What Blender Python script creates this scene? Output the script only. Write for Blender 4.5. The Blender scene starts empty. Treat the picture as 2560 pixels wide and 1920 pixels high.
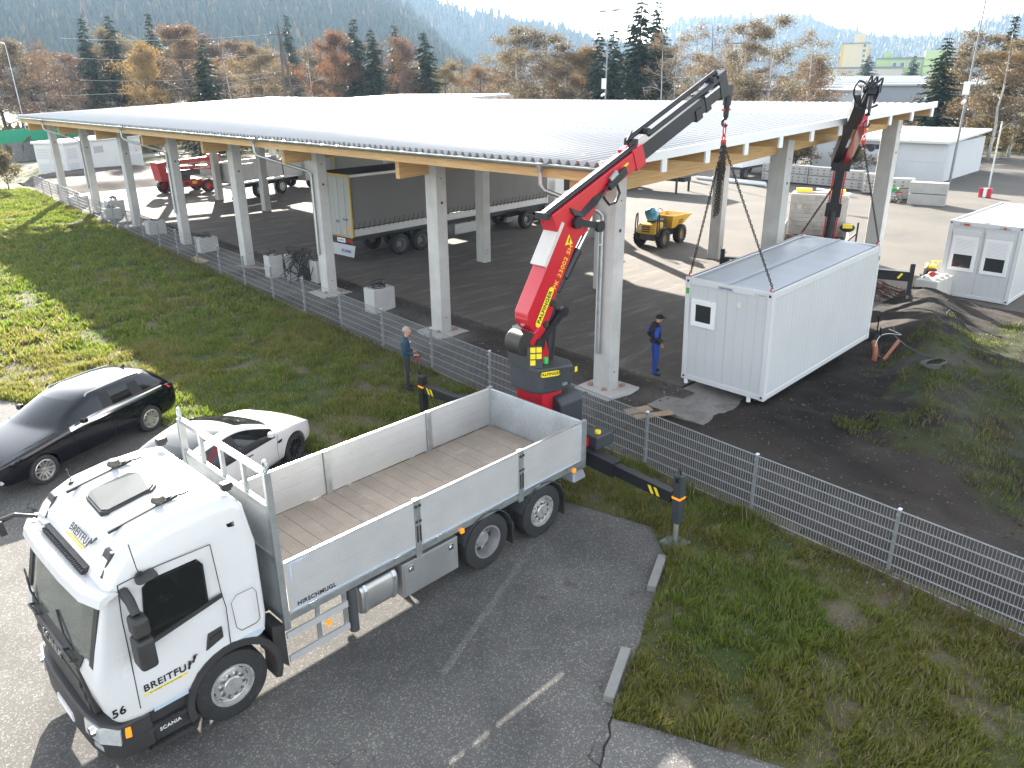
import bpy, bmesh, math, random
import numpy as np
from mathutils import Vector, Matrix, noise

R = math.radians
rnd = random.Random(11)
S = bpy.context.scene
COL = S.collection

# ------------------------------------------------------------------ camera
CAM_H = 7.8
AZ, PITCH, ROLL = R(47.03), R(21.43), R(-0.47)
_f0 = Vector((math.cos(AZ), math.sin(AZ), 0))
_rt = Vector((math.sin(AZ), -math.cos(AZ), 0))
_fw = _f0 * math.cos(PITCH) - Vector((0, 0, math.sin(PITCH)))
_up = _f0 * math.sin(PITCH) + Vector((0, 0, math.cos(PITCH)))
_r2 = _rt * math.cos(ROLL) + _up * math.sin(ROLL)
_u2 = _up * math.cos(ROLL) - _rt * math.sin(ROLL)
cd = bpy.data.cameras.new('camera')
cd.sensor_width = 36.0
cd.lens = 36.0 * 1944.0 / 2560.0
cd.clip_start, cd.clip_end = 0.1, 6000
cam = bpy.data.objects.new('camera', cd)
COL.objects.link(cam)
cam.matrix_world = Matrix(((_r2.x, _u2.x, -_fw.x, 0), (_r2.y, _u2.y, -_fw.y, 0),
                           (_r2.z, _u2.z, -_fw.z, CAM_H), (0, 0, 0, 1)))
S.camera = cam

# ------------------------------------------------------------------ light
SUN_EL = math.atan2(6.1, math.hypot(6.95, 14.5))
SUN_ROT = math.atan2(6.95, 14.5)          # from +Y towards +X
wd = bpy.data.worlds.new('World')
S.world = wd
wd.use_nodes = True
nt = wd.node_tree
nt.nodes.clear()
sky = nt.nodes.new('ShaderNodeTexSky')
sky.sky_type = 'NISHITA'
sky.sun_disc = False
sky.sun_elevation = SUN_EL
sky.sun_rotation = SUN_ROT
sky.altitude = 600
sky.air_density = 1.0
sky.dust_density = 1.2
sky.ozone_density = 1.0
bg = nt.nodes.new('ShaderNodeBackground')
bg.inputs[1].default_value = 0.108
wo = nt.nodes.new('ShaderNodeOutputWorld')
hs = nt.nodes.new('ShaderNodeHueSaturation')      # thin high haze: a whiter sky all round
hs.inputs['Saturation'].default_value = 0.28
nt.links.new(sky.outputs[0], hs.inputs['Color'])
nt.links.new(hs.outputs[0], bg.inputs[0])
nt.links.new(bg.outputs[0], wo.inputs[0])
sl = bpy.data.lights.new('sun', 'SUN')
sl.energy = 4.5
sl.angle = R(0.6)
sl.color = (1.0, 0.93, 0.83)
sun = bpy.data.objects.new('sun', sl)
COL.objects.link(sun)
_sd = Vector((math.sin(SUN_ROT) * math.cos(SUN_EL), math.cos(SUN_ROT) * math.cos(SUN_EL), math.sin(SUN_EL)))
sun.rotation_euler = _sd.to_track_quat('Z', 'Y').to_euler()
sun.location = (0, 0, 60)
S.view_settings.view_transform = 'Standard'
S.view_settings.look = 'None'
S.view_settings.exposure = 2.6
S.view_settings.gamma = 1
S.view_settings.use_curve_mapping = False
S.render.engine = 'CYCLES'
cy = S.cycles
cy.use_denoising = True
try:
    cy.denoiser = 'OPENIMAGEDENOISE'
    cy.denoising_input_passes = 'RGB_ALBEDO_NORMAL'
except Exception:
    pass
cy.max_bounces = 8
cy.diffuse_bounces = 3
cy.glossy_bounces = 3
cy.transmission_bounces = 4
cy.transparent_max_bounces = 12
cy.volume_bounces = 1
cy.caustics_reflective = False
cy.caustics_refractive = False
cy.sample_clamp_indirect = 6
cy.use_adaptive_sampling = True
cy.adaptive_threshold = 0.012

# ------------------------------------------------------------------ photo pixel -> place
def pray(x, y):
    return _r2 * ((x - 1280) / 1944.0) - _u2 * ((y - 960) / 1944.0) + _fw
def gpt(x, y, z=0.0):
    d = pray(x, y)
    t = (z - CAM_H) / d.z
    return Vector((d.x * t, d.y * t, z))
def at_dist(x, y, dist):
    """point on the pixel's ray at a horizontal distance"""
    d = pray(x, y)
    t = dist / math.hypot(d.x, d.y)
    return Vector((d.x * t, d.y * t, CAM_H + d.z * t))

# ------------------------------------------------------------------ mesh builder
class MB:
    def __init__(s):
        s.v, s.f = [], []
    def add(s, vs, fs):
        b = len(s.v)
        s.v += [tuple(v) for v in vs]
        s.f += [tuple(i + b for i in f) for f in fs]
        return s
    def box(s, x0, x1, y0, y1, z0, z1):
        return s.add([(x0, y0, z0), (x1, y0, z0), (x1, y1, z0), (x0, y1, z0), (x0, y0, z1), (x1, y0, z1), (x1, y1, z1), (x0, y1, z1)],
                     [(0, 3, 2, 1), (4, 5, 6, 7), (0, 1, 5, 4), (1, 2, 6, 5), (2, 3, 7, 6), (3, 0, 4, 7)])
    def hexa(s, a, b):
        """two quads of four points"""
        return s.add(list(a) + list(b), [(3, 2, 1, 0), (4, 5, 6, 7), (0, 1, 5, 4), (1, 2, 6, 5), (2, 3, 7, 6), (3, 0, 4, 7)])
    def bar(s, p0, p1, w, h, up=(0, 0, 1)):
        p0, p1 = Vector(p0), Vector(p1)
        d = (p1 - p0).normalized()
        u = Vector(up)
        if abs(d.dot(u)) > 0.98:
            u = Vector((1, 0, 0))
        a = d.cross(u).normalized() * (w / 2)
        b = a.cross(d).normalized() * (h / 2)
        q = lambda p: [p - a - b, p + a - b, p + a + b, p - a + b]
        return s.hexa(q(p0), q(p1))
    def tube(s, pts, r, n=8, closed=False):
        pts = [Vector(p) for p in pts]
        m = len(pts)
        rs = r if isinstance(r, (list, tuple)) else [r] * m
        b = len(s.v)
        prev = None
        for i, p in enumerate(pts):
            if closed:
                d = pts[(i + 1) % m] - pts[i - 1]
            else:
                d = pts[min(i + 1, m - 1)] - pts[max(i - 1, 0)]
            d = d.normalized() if d.length > 1e-9 else Vector((0, 0, 1))
            if prev is None:
                a = d.orthogonal().normalized()
            else:
                a = prev - d * prev.dot(d)
                a = a.normalized() if a.length > 1e-6 else d.orthogonal().normalized()
            prev = a
            c = d.cross(a)
            for k in range(n):
                t = 2 * math.pi * (k + .5) / n
                s.v.append(tuple(p + (a * math.cos(t) + c * math.sin(t)) * rs[i]))
        for i in range(m if closed else m - 1):
            for k in range(n):
                s.f.append((b + i * n + k, b + i * n + (k + 1) % n, b + ((i + 1) % m) * n + (k + 1) % n, b + ((i + 1) % m) * n + k))
        if not closed:
            s.f.append(tuple(b + k for k in reversed(range(n))))
            s.f.append(tuple(b + (m - 1) * n + k for k in range(n)))
        return s
    def cyl(s, p0, p1, r0, r1=None, n=16):
        return s.tube([p0, p1], [r0, r0 if r1 is None else r1], n)
    def prism(s, a, b):
        """two equal polygons in 3D"""
        n = len(a)
        return s.add(list(a) + list(b), [tuple(reversed(range(n))), tuple(range(n, 2 * n))] + [(i, (i + 1) % n, n + (i + 1) % n, n + i) for i in range(n)])
    def py(s, poly, y0, y1):
        return s.prism([(x, y0, z) for x, z in poly], [(x, y1, z) for x, z in poly])
    def px(s, poly, x0, x1):
        return s.prism([(x0, y, z) for y, z in poly], [(x1, y, z) for y, z in poly])
    def pz(s, poly, z0, z1):
        return s.prism([(x, y, z0) for x, y in poly], [(x, y, z1) for x, y in poly])
    def lathe(s, prof, c=(0, 0, 0), axis='y', n=24, close=False, caps=True):
        """prof: (radius, offset along axis)"""
        b = len(s.v)
        c = Vector(c)
        for r, h in prof:
            for k in range(n):
                t = 2 * math.pi * k / n
                ca, sa = r * math.cos(t), r * math.sin(t)
                p = {'x': (h, ca, sa), 'y': (ca, h, sa), 'z': (ca, sa, h)}[axis]
                s.v.append(tuple(c + Vector(p)))
        m = len(prof)
        for i in range(m if close else m - 1):
            for k in range(n):
                j = (i + 1) % m
                s.f.append((b + i * n + k, b + i * n + (k + 1) % n, b + j * n + (k + 1) % n, b + j * n + k))
        if not close and caps:
            if prof[0][0] > 1e-6: s.f.append(tuple(b + k for k in reversed(range(n))))
            if prof[-1][0] > 1e-6: s.f.append(tuple(b + (m - 1) * n + k for k in range(n)))
        return s
    def ball(s, c, r, n=10, sc=(1, 1, 1)):
        prof = []
        b = len(s.v)
        m = n // 2 + 1
        for i in range(m + 1):
            th = math.pi * i / m
            for k in range(n):
                t = 2 * math.pi * k / n
                s.v.append((c[0] + r * sc[0] * math.sin(th) * math.cos(t), c[1] + r * sc[1] * math.sin(th) * math.sin(t), c[2] + r * sc[2] * math.cos(th)))
        for i in range(m):
            for k in range(n):
                s.f.append((b + i * n + k, b + (i + 1) * n + k, b + (i + 1) * n + (k + 1) % n, b + i * n + (k + 1) % n))
        return s
    def xf(s, M, start=0):
        for i in range(start, len(s.v)):
            s.v[i] = tuple(M @ Vector(s.v[i]))
        return s
    def mesh(s, name, smooth=None):
        me = bpy.data.meshes.new(name)
        me.from_pydata(s.v, [], s.f)
        bm = bmesh.new()
        bm.from_mesh(me)
        bmesh.ops.remove_doubles(bm, verts=bm.verts, dist=1e-5)
        bmesh.ops.recalc_face_normals(bm, faces=bm.faces)
        bm.to_mesh(me)
        bm.free()
        if smooth:
            me.shade_smooth()
            me.set_sharp_from_angle(angle=R(smooth))
        return me
    def obj(s, name, mat, parent=None, bevel=0, smooth=None, seg=2, kind=None):
        return link(name, s.mesh(name, smooth), mat, parent, bevel, seg, kind)

def link(name, me, mat, parent=None, bevel=0, seg=2, kind=None):
    o = bpy.data.objects.new(name, me)
    COL.objects.link(o)
    if mat is not None and not me.materials:
        me.materials.append(mat)
    if parent is not None:
        o.parent = parent
    if bevel:
        m = o.modifiers.new('bevel', 'BEVEL')
        m.width, m.segments, m.limit_method, m.angle_limit = bevel, seg, 'ANGLE', R(35)
        m.harden_normals = True
        me.shade_smooth()
        me.set_sharp_from_angle(angle=R(35))
    if kind:
        o['kind'] = kind
    return o
def thing(name, label, cat, loc=(0, 0, 0), rot=0, group=None):
    o = bpy.data.objects.new(name, None)
    COL.objects.link(o)
    o.empty_display_size = 0.2
    o.location = loc
    if isinstance(rot, (int, float)):
        o.rotation_euler = (0, 0, rot)
    else:
        o.rotation_euler = rot
    return tag(o, label, cat, group)
def tag(o, label, cat, group=None):
    o['label'] = label
    o['category'] = cat
    if group: o['group'] = group
    return o
def copy_tree(o, parent=None):
    c = o.copy()
    COL.objects.link(c)
    c.parent = parent
    for ch in list(o.children):
        copy_tree(ch, c)
    return c
def np_mesh(name, verts, faces, mat=None, smooth=False, attr=None):
    """verts (n,3), faces (m,k) with equal k; attr: per-vertex colour (n,3)"""
    verts = np.asarray(verts, np.float32)
    faces = np.asarray(faces, np.int32)
    me = bpy.data.meshes.new(name)
    k = faces.shape[1]
    me.vertices.add(len(verts))
    me.vertices.foreach_set('co', verts.ravel())
    me.loops.add(faces.size)
    me.loops.foreach_set('vertex_index', faces.ravel())
    me.polygons.add(len(faces))
    me.polygons.foreach_set('loop_start', np.arange(0, faces.size, k, dtype=np.int32))
    me.polygons.foreach_set('loop_total', np.full(len(faces), k, np.int32))
    if smooth:
        me.polygons.foreach_set('use_smooth', np.ones(len(faces), bool))
    if attr is not None:
        a = me.color_attributes.new('Col', 'FLOAT_COLOR', 'POINT')
        c = np.ones((len(verts), 4), np.float32)
        c[:, :3] = attr
        a.data.foreach_set('color', c.ravel())
    me.update(calc_edges=True)
    if mat: me.materials.append(mat)
    return me
def evaluated(o):
    """mesh of an object with its modifiers applied"""
    dg = bpy.context.evaluated_depsgraph_get()
    return bpy.data.meshes.new_from_object(o.evaluated_get(dg), depsgraph=dg)
def drop(o):
    bpy.data.objects.remove(o, do_unlink=True)

# ------------------------------------------------------------------ materials
_M = {}
def nodes(name):
    m = bpy.data.materials.new(name)
    m.use_nodes = True
    t = m.node_tree
    t.nodes.clear()
    return m, t
def nn(t, typ, **kw):
    n = t.nodes.new(typ)
    for k, v in kw.items():
        if k.startswith('i_'):
            key = k[2:]
            n.inputs[int(key) if key.isdigit() else key.replace('_', ' ')].default_value = v
        else:
            setattr(n, k, v)
    return n
def noise_tex(t, co, scale, detail=4, rough=0.6, dist=0.0):
    n = nn(t, 'ShaderNodeTexNoise', i_Scale=scale, i_Detail=detail, i_Roughness=rough, i_Distortion=dist)
    t.links.new(co, n.inputs['Vector'])
    return n.outputs['Fac']
def ramp(t, fac, a, b, c0=(0, 0, 0, 1), c1=(1, 1, 1, 1), mid=None):
    r = nn(t, 'ShaderNodeValToRGB')
    e = r.color_ramp.elements
    e[0].position, e[1].position = a, b
    e[0].color, e[1].color = c0, c1
    if mid:
        x = e.new(mid[0]); x.color = mid[1]
    t.links.new(fac, r.inputs[0])
    return r.outputs[0]
def mixc(t, fac, a, b, mode='MIX'):
    m = nn(t, 'ShaderNodeMix', data_type='RGBA', blend_type=mode)
    for sock, v in ((m.inputs[0], fac), (m.inputs[6], a), (m.inputs[7], b)):
        if isinstance(v, (int, float)):
            sock.default_value = v
        elif isinstance(v, tuple):
            sock.default_value = v if len(v) == 4 else v + (1,)
        else:
            t.links.new(v, sock)
    return m.outputs[2]
def maprange(t, v, a, b, c, d):
    m = nn(t, 'ShaderNodeMapRange', i_1=a, i_2=b, i_3=c, i_4=d)
    t.links.new(v, m.inputs[0])
    return m.outputs[0]
def M(name, col=(.5, .5, .5), rough=.5, metal=0.0, var=.08, scale=3.0, fine=60.0, bump=0.0, bscale=80.0, coat=0.0, dirt=None, streak=0.0, emis=None, spec=.5, alpha=None):
    if name in _M: return _M[name]
    m, t = nodes(name)
    co = nn(t, 'ShaderNodeTexCoord').outputs['Object']
    big = noise_tex(t, co, scale, 4, .6)
    small = noise_tex(t, co, fine, 2, .5)
    v = nn(t, 'ShaderNodeMath', operation='ADD')
    t.links.new(maprange(t, big, .25, .75, -var, var), v.inputs[0])
    t.links.new(maprange(t, small, .25, .75, -var * .5, var * .5), v.inputs[1])
    k = nn(t, 'ShaderNodeMath', operation='ADD', i_1=1.0)
    t.links.new(v.outputs[0], k.inputs[0])
    sc = nn(t, 'ShaderNodeVectorMath', operation='SCALE', i_0=col)
    t.links.new(k.outputs[0], sc.inputs['Scale'])
    c = sc.outputs[0]
    if dirt:
        dn = noise_tex(t, co, scale * 1.7, 6, .7)
        c = mixc(t, ramp(t, dn, dirt[1], min(1, dirt[1] + .2)), c, tuple(dirt[0]))
    if streak:
        mp = nn(t, 'ShaderNodeMapping')
        mp.inputs['Scale'].default_value = (9, 9, .7)
        t.links.new(co, mp.inputs[0])
        sn = noise_tex(t, mp.outputs[0], 2.0, 5, .6)
        c = mixc(t, maprange(t, sn, .5, .8, 0, streak), c, tuple(x * .55 for x in col))
    p = nn(t, 'ShaderNodeBsdfPrincipled')
    t.links.new(c, p.inputs['Base Color'])
    t.links.new(maprange(t, big, .2, .8, max(.02, rough * .85), min(1, rough * 1.2)), p.inputs['Roughness'])
    p.inputs['Metallic'].default_value = metal
    p.inputs['Coat Weight'].default_value = coat
    p.inputs['Coat Roughness'].default_value = .04
    p.inputs['Specular IOR Level'].default_value = spec
    if emis:
        p.inputs['Emission Color'].default_value = tuple(emis[0]) + (1,)
        p.inputs['Emission Strength'].default_value = emis[1]
    if bump:
        b = nn(t, 'ShaderNodeBump', i_Strength=bump, i_Distance=.01)
        t.links.new(noise_tex(t, co, bscale, 5, .65), b.inputs['Height'])
        t.links.new(b.outputs[0], p.inputs['Normal'])
    o = nn(t, 'ShaderNodeOutputMaterial')
    t.links.new(p.outputs[0], o.inputs[0])
    _M[name] = m
    return m
def glass(name, tint=(.55, .62, .58), clear=.5, rough=.02, ior=1.5, film=.06):
    """thin tinted pane: part see-through, part mirror"""
    if name in _M: return _M[name]
    m, t = nodes(name)
    tr = nn(t, 'ShaderNodeBsdfTransparent', i_Color=tint + (1,))
    gl = nn(t, 'ShaderNodeBsdfGlossy', i_Roughness=rough, i_Color=(.9, .95, .95, 1))
    df = nn(t, 'ShaderNodeBsdfDiffuse', i_Color=tuple(x * film for x in tint) + (1,))
    m1 = nn(t, 'ShaderNodeMixShader', i_0=1 - clear)
    t.links.new(tr.outputs[0], m1.inputs[1]); t.links.new(df.outputs[0], m1.inputs[2])
    fr = nn(t, 'ShaderNodeFresnel', i_IOR=ior)
    m2 = nn(t, 'ShaderNodeMixShader')
    t.links.new(fr.outputs[0], m2.inputs[0]); t.links.new(m1.outputs[0], m2.inputs[1]); t.links.new(gl.outputs[0], m2.inputs[2])
    o = nn(t, 'ShaderNodeOutputMaterial')
    t.links.new(m2.outputs[0], o.inputs[0])
    _M[name] = m
    return m
def leafmat(name, trans=.5, rough=.6, objcol=False):
    """colour from the 'Col' attribute (times object colour), part light passes through"""
    if name in _M: return _M[name]
    m, t = nodes(name)
    a = nn(t, 'ShaderNodeAttribute', attribute_name='Col')
    c = a.outputs['Color']
    if objcol:
        oi = nn(t, 'ShaderNodeObjectInfo')
        c = mixc(t, 1.0, c, oi.outputs['Color'], 'MULTIPLY')
    d = nn(t, 'ShaderNodeBsdfDiffuse'); tr = nn(t, 'ShaderNodeBsdfTranslucent'); g = nn(t, 'ShaderNodeBsdfGlossy', i_Roughness=.45, i_Color=(1, 1, 1, 1))
    t.links.new(c, d.inputs[0]); t.links.new(c, tr.inputs[0])
    x = nn(t, 'ShaderNodeMixShader', i_0=trans)
    t.links.new(d.outputs[0], x.inputs[1]); t.links.new(tr.outputs[0], x.inputs[2])
    y = nn(t, 'ShaderNodeMixShader', i_0=.03)
    t.links.new(x.outputs[0], y.inputs[1]); t.links.new(g.outputs[0], y.inputs[2])
    o = nn(t, 'ShaderNodeOutputMaterial')
    t.links.new(y.outputs[0], o.inputs[0])
    _M[name] = m
    return m

GALV = M('galvanised', (.46, .49, .50), .42, .85, .12, 6)
ALU = M('aluminium_boards', (.47, .47, .465), .42, .25, .07, 1.5, 30, bump=.05, bscale=30)
STEEL_DK = M('dark_steel', (.03, .032, .035), .5, .2, .25, 4)
BLACK = M('black_plastic', (.032, .031, .031), .55, 0, .2, 4)
RUBBER = M('rubber', (.022, .022, .023), .8, 0, .3, 6, dirt=((.08, .07, .06), .55))
WHITE = M('white_paint', (.63, .63, .625), .25, 0, .03, 1.5, coat=.6, dirt=((.56, .55, .53), .62))
WHITE_MATT = M('white_matt', (.74, .75, .75), .5, 0, .04, 1.2)
CONC = M('concrete', (.46, .455, .435), .85, 0, .14, 1.6, 40, bump=.25, bscale=60, streak=.25)
CONC_LT = M('concrete_blocks', (.44, .44, .43), .85, 0, .10, 2.5, 40, bump=.2, bscale=60)
CHROME = M('chrome', (.75, .76, .77), .12, 1.0, .03)
RED = M('red_paint', (.50, .013, .028), .3, 0, .06, 3, coat=.5)
AMBER = M('amber_lens', (.6, .16, .01), .25, 0, .05, emis=((1, .35, .02), .15))
YELLOW = M('yellow_paint', (.75, .50, .03), .4, 0, .08, 5)
INK = M('black_print', (.012, .012, .013), .5, 0, .02)
YELLOW_PRINT = M('yellow_print', (.80, .62, .02), .45, 0, .03)
WOODLAM = M('glulam', (.56, .37, .18), .6, 0, .1, 1.2, 25)
HOSE = M('hose', (.012, .012, .013), .45, 0, .1)

# ------------------------------------------------------------------ lettering
def text_mesh(s, size=1.0, bold=.0, depth=.004, squeeze=1.0):
    cu = bpy.data.curves.new('lettering', 'FONT')
    cu.body = s
    cu.size = size
    cu.offset = bold
    cu.extrude = depth
    cu.space_character = 1.1
    cu.align_x, cu.align_y = 'CENTER', 'CENTER'
    o = bpy.data.objects.new('lettering', cu)
    COL.objects.link(o)
    o.scale = (squeeze, 1, 1)
    me = evaluated(o)
    if squeeze != 1:
        me.transform(Matrix.Diagonal((squeeze, 1, 1, 1)))
    drop(o)
    me.materials.clear()
    return me
def lettering(s, size, mat, parent, loc, xdir, ydir, bold=.0, depth=.004, squeeze=1.0, name='lettering'):
    me = text_mesh(s, size, bold * size, depth, squeeze)
    x, y = Vector(xdir).normalized(), Vector(ydir).normalized()
    z = x.cross(y)
    Mx = Matrix((x, y, z)).transposed().to_4x4()
    Mx.translation = Vector(loc)
    me.transform(Mx)
    return link(name, me, mat, parent)
# ================================================================== setting
def vnoise(x, y, scale, seed=0):
    """smooth value noise, numpy, 0..1"""
    x = np.asarray(x) / scale; y = np.asarray(y) / scale
    xi = np.floor(x).astype(np.int64); yi = np.floor(y).astype(np.int64)
    fx = x - xi; fy = y - yi
    fx = fx * fx * (3 - 2 * fx); fy = fy * fy * (3 - 2 * fy)
    def h(a, b):
        n = (a * 374761393 + b * 668265263 + seed * 1442695041) & 0x7fffffff
        n = ((n ^ (n >> 13)) * 1274126177) & 0x7fffffff
        return ((n ^ (n >> 16)) & 0xffff) / 65535.0
    return (h(xi, yi) * (1 - fx) + h(xi + 1, yi) * fx) * (1 - fy) + (h(xi, yi + 1) * (1 - fx) + h(xi + 1, yi + 1) * fx) * fy
def fbm(x, y, scale, seed=0, oct=4):
    s = 0; a = .5; t = 0
    for i in range(oct):
        s = s + a * vnoise(x, y, scale / 2 ** i, seed + i * 17); t += a; a *= .5
    return s / t
def inside(poly, x, y):
    x = np.asarray(x); y = np.asarray(y)
    r = np.zeros(x.shape, bool)
    n = len(poly)
    for i in range(n):
        (x0, y0), (x1, y1) = poly[i], poly[(i + 1) % n]
        c = (y0 > y) != (y1 > y)
        with np.errstate(divide='ignore', invalid='ignore'):
            r ^= c & (x < (x1 - x0) * (y - y0) / ((y1 - y0) if y1 != y0 else 1e-9) + x0)
    return r
def fence_x(y):
    return 11.80 + .0455 * y

# ---- materials of the ground
def ground_out(t, c, rough, hgt=None, bs=.4, bd=.02):
    p = nn(t, 'ShaderNodeBsdfPrincipled', i_Roughness=rough)
    p.inputs['Specular IOR Level'].default_value = .3
    t.links.new(c, p.inputs['Base Color'])
    if hgt is not None:
        b = nn(t, 'ShaderNodeBump', i_Strength=bs, i_Distance=bd)
        t.links.new(hgt, b.inputs['Height']); t.links.new(b.outputs[0], p.inputs['Normal'])
    o = nn(t, 'ShaderNodeOutputMaterial')
    t.links.new(p.outputs[0], o.inputs[0])
def asphalt_mat(name='asphalt', gain=1.0):
    m, t = nodes(name)
    co = nn(t, 'ShaderNodeTexCoord').outputs['Object']
    vo = nn(t, 'ShaderNodeTexVoronoi', i_Scale=55.0)
    t.links.new(co, vo.inputs['Vector'])
    sep = nn(t, 'ShaderNodeSeparateColor'); t.links.new(vo.outputs['Color'], sep.inputs[0])
    grain = ramp(t, sep.outputs[0], .0, 1.0, (.040, .040, .041, 1), (.30, .285, .265, 1), (.78, (.078, .076, .073, 1)))
    fine = noise_tex(t, co, 130, 3, .7)
    c = mixc(t, .55, grain, ramp(t, fine, .3, .72, (.03, .03, .03, 1), (.19, .184, .175, 1)))
    big = noise_tex(t, co, .45, 5, .6, .4)
    c = mixc(t, .75, c, ramp(t, big, .32, .70, (.58, .58, .59, 1), (1.34, 1.31, 1.26, 1)), 'MULTIPLY')
    oil = noise_tex(t, co, .9, 3, .5, .8)
    c = mixc(t, ramp(t, oil, .70, .80), c, (.035, .034, .033))
    mid = noise_tex(t, co, 2.5, 5, .7)
    c = mixc(t, .6, c, ramp(t, mid, .3, .7, (.82, .82, .82, 1), (1.1, 1.1, 1.1, 1)), 'MULTIPLY')
    if gain != 1: c = mixc(t, 1.0, c, (gain, gain, gain * .98), 'MULTIPLY')
    # cracks
    mp = nn(t, 'ShaderNodeVectorMath', operation='ADD'); t.links.new(co, mp.inputs[0])
    dn = nn(t, 'ShaderNodeTexNoise', i_Scale=1.6, i_Detail=5.0); t.links.new(co, dn.inputs['Vector'])
    sc = nn(t, 'ShaderNodeVectorMath', operation='SCALE', i_Scale=.9); t.links.new(dn.outputs['Color'], sc.inputs[0]); t.links.new(sc.outputs[0], mp.inputs[1])
    cr = nn(t, 'ShaderNodeTexVoronoi', feature='DISTANCE_TO_EDGE', i_Scale=.55); t.links.new(mp.outputs[0], cr.inputs['Vector'])
    line = ramp(t, cr.outputs['Distance'], .003, .010, (1, 1, 1, 1), (0, 0, 0, 1))
    mask = ramp(t, noise_tex(t, co, .35, 2, .5), .58, .66)
    k = mixc(t, 1.0, line, mask, 'MULTIPLY')
    c = mixc(t, k, c, (.018, .017, .016))
    ground_out(t, c, .88, fine, .35, .006)
    return m
def yard_mat():
    m, t = nodes('compacted_gravel')
    co = nn(t, 'ShaderNodeTexCoord').outputs['Object']
    sx = nn(t, 'ShaderNodeSeparateXYZ'); t.links.new(co, sx.inputs[0])
    mp = nn(t, 'ShaderNodeMapping'); mp.inputs['Rotation'].default_value = (0, 0, R(35)); mp.inputs['Scale'].default_value = (.35, 1.6, 1)
    t.links.new(co, mp.inputs[0])
    swirl = noise_tex(t, mp.outputs[0], 1.1, 6, .62, 1.3)
    fine = noise_tex(t, co, 45, 4, .7)
    g = ramp(t, swirl, .36, .68, (.122, .108, .095, 1), (.225, .202, .178, 1), (.56, (.150, .134, .118, 1)))
    g = mixc(t, .5, g, ramp(t, fine, .3, .7, (.6, .6, .6, 1), (1.35, 1.35, 1.35, 1)), 'MULTIPLY')
    a = ramp(t, noise_tex(t, co, .25, 5, .6, .5), .3, .7, (.080, .075, .068, 1), (.122, .109, .090, 1))
    a = mixc(t, .4, a, ramp(t, fine, .3, .7, (.75, .75, .75, 1), (1.2, 1.2, 1.2, 1)), 'MULTIPLY')
    e = nn(t, 'ShaderNodeMath', operation='ADD'); t.links.new(sx.outputs[0], e.inputs[0])
    t.links.new(maprange(t, noise_tex(t, co, .3, 4, .6), 0, 1, -4, 4), e.inputs[1])
    c = mixc(t, maprange(t, e.outputs[0], 27.5, 33.0, 0, 1), g, a)
    ground_out(t, c, .9, fine, .4, .012)
    return m
def attr_ground(name, stone=.5):
    m, t = nodes(name)
    co = nn(t, 'ShaderNodeTexCoord').outputs['Object']
    a = nn(t, 'ShaderNodeAttribute', attribute_name='Col').outputs['Color']
    f = noise_tex(t, co, 28, 5, .75)
    c = mixc(t, .8, a, ramp(t, f, .28, .72, (.45, .45, .45, 1), (1.6, 1.6, 1.6, 1)), 'MULTIPLY')
    v = nn(t, 'ShaderNodeTexVoronoi', i_Scale=16.0); t.links.new(co, v.inputs['Vector'])
    sep = nn(t, 'ShaderNodeSeparateColor'); t.links.new(v.outputs['Color'], sep.inputs[0])
    k = mixc(t, 1.0, ramp(t, sep.outputs[0], 1 - .12 * stone, 1 - .1 * stone), ramp(t, v.outputs['Distance'], .25, .5, (1, 1, 1, 1), (0, 0, 0, 1)), 'MULTIPLY')
    c = mixc(t, k, c, (.10, .093, .085))
    ground_out(t, c, .95, f, .7, .03)
    return m
ASPHALT = asphalt_mat('asphalt', 1.22)
YARD = yard_mat()
EARTH = attr_ground('earth_and_gravel', .45)
THATCH = attr_ground('lawn_thatch', .12)
GRASS = leafmat('grass_blades', .58)

def sheet(name, poly, z, mat, thick=.3):
    mb = MB(); mb.pz(poly, z - thick, z)
    return mb.obj(name, mat, kind='structure')

# ---- the ground as one sheet to the horizon
def field_mat():
    m, t = nodes('far_field')
    co = nn(t, 'ShaderNodeTexCoord').outputs['Object']
    a = ramp(t, noise_tex(t, co, .03, 6, .6), .35, .65, (.075, .085, .03, 1), (.14, .125, .06, 1))
    f = noise_tex(t, co, 3, 5, .7)
    c = mixc(t, .6, a, ramp(t, f, .3, .7, (.6, .6, .6, 1), (1.3, 1.3, 1.3, 1)), 'MULTIPLY')
    ground_out(t, c, .95, f, .5, .05)
    return m
FIELD = field_mat()
sheet('ground', [(-900, -900), (2300, -900), (2300, 2300), (-900, 2300)], -.07, FIELD, .5)

PARK = [(-4, 37), (3.06, 23.15), (5.6, 18.3), (10.0, 9.0), (10.42, 7.4), (9.75, 6.55), (6.3, 4.9), (7.2, 2.95), (10.4, -4.2), (13, -14), (-30, -14), (-30, 37)]
def roughen(poly, step=.35, amp=.06, seed=3):
    out = []
    for i in range(len(poly)):
        a, b = Vector(poly[i]), Vector(poly[(i + 1) % len(poly)])
        if (b - a).length > 15:
            out.append(tuple(a)); continue
        n = max(1, int((b - a).length / step))
        for k in range(n):
            p = a + (b - a) * k / n
            out.append((p.x + (noise.noise((p.x * 2.1, p.y * 2.1, seed)) * amp), p.y + noise.noise((p.x * 2.1, p.y * 2.1, seed + 9)) * amp))
    return out
sheet('parking_asphalt', roughen(PARK), 0.0, ASPHALT)
sheet('yard', [(16.72, 11.2), (16.72, 66), (24, 70), (95, 70), (95, 11.2)], 0.0, YARD)
sheet('access_road', [(31.0, 11.19), (95, 11.19), (95, -40), (60, -40), (38.5, 2.0), (38.0, 7.0), (31.0, 7.0)], -.006, YARD, .25)
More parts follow.
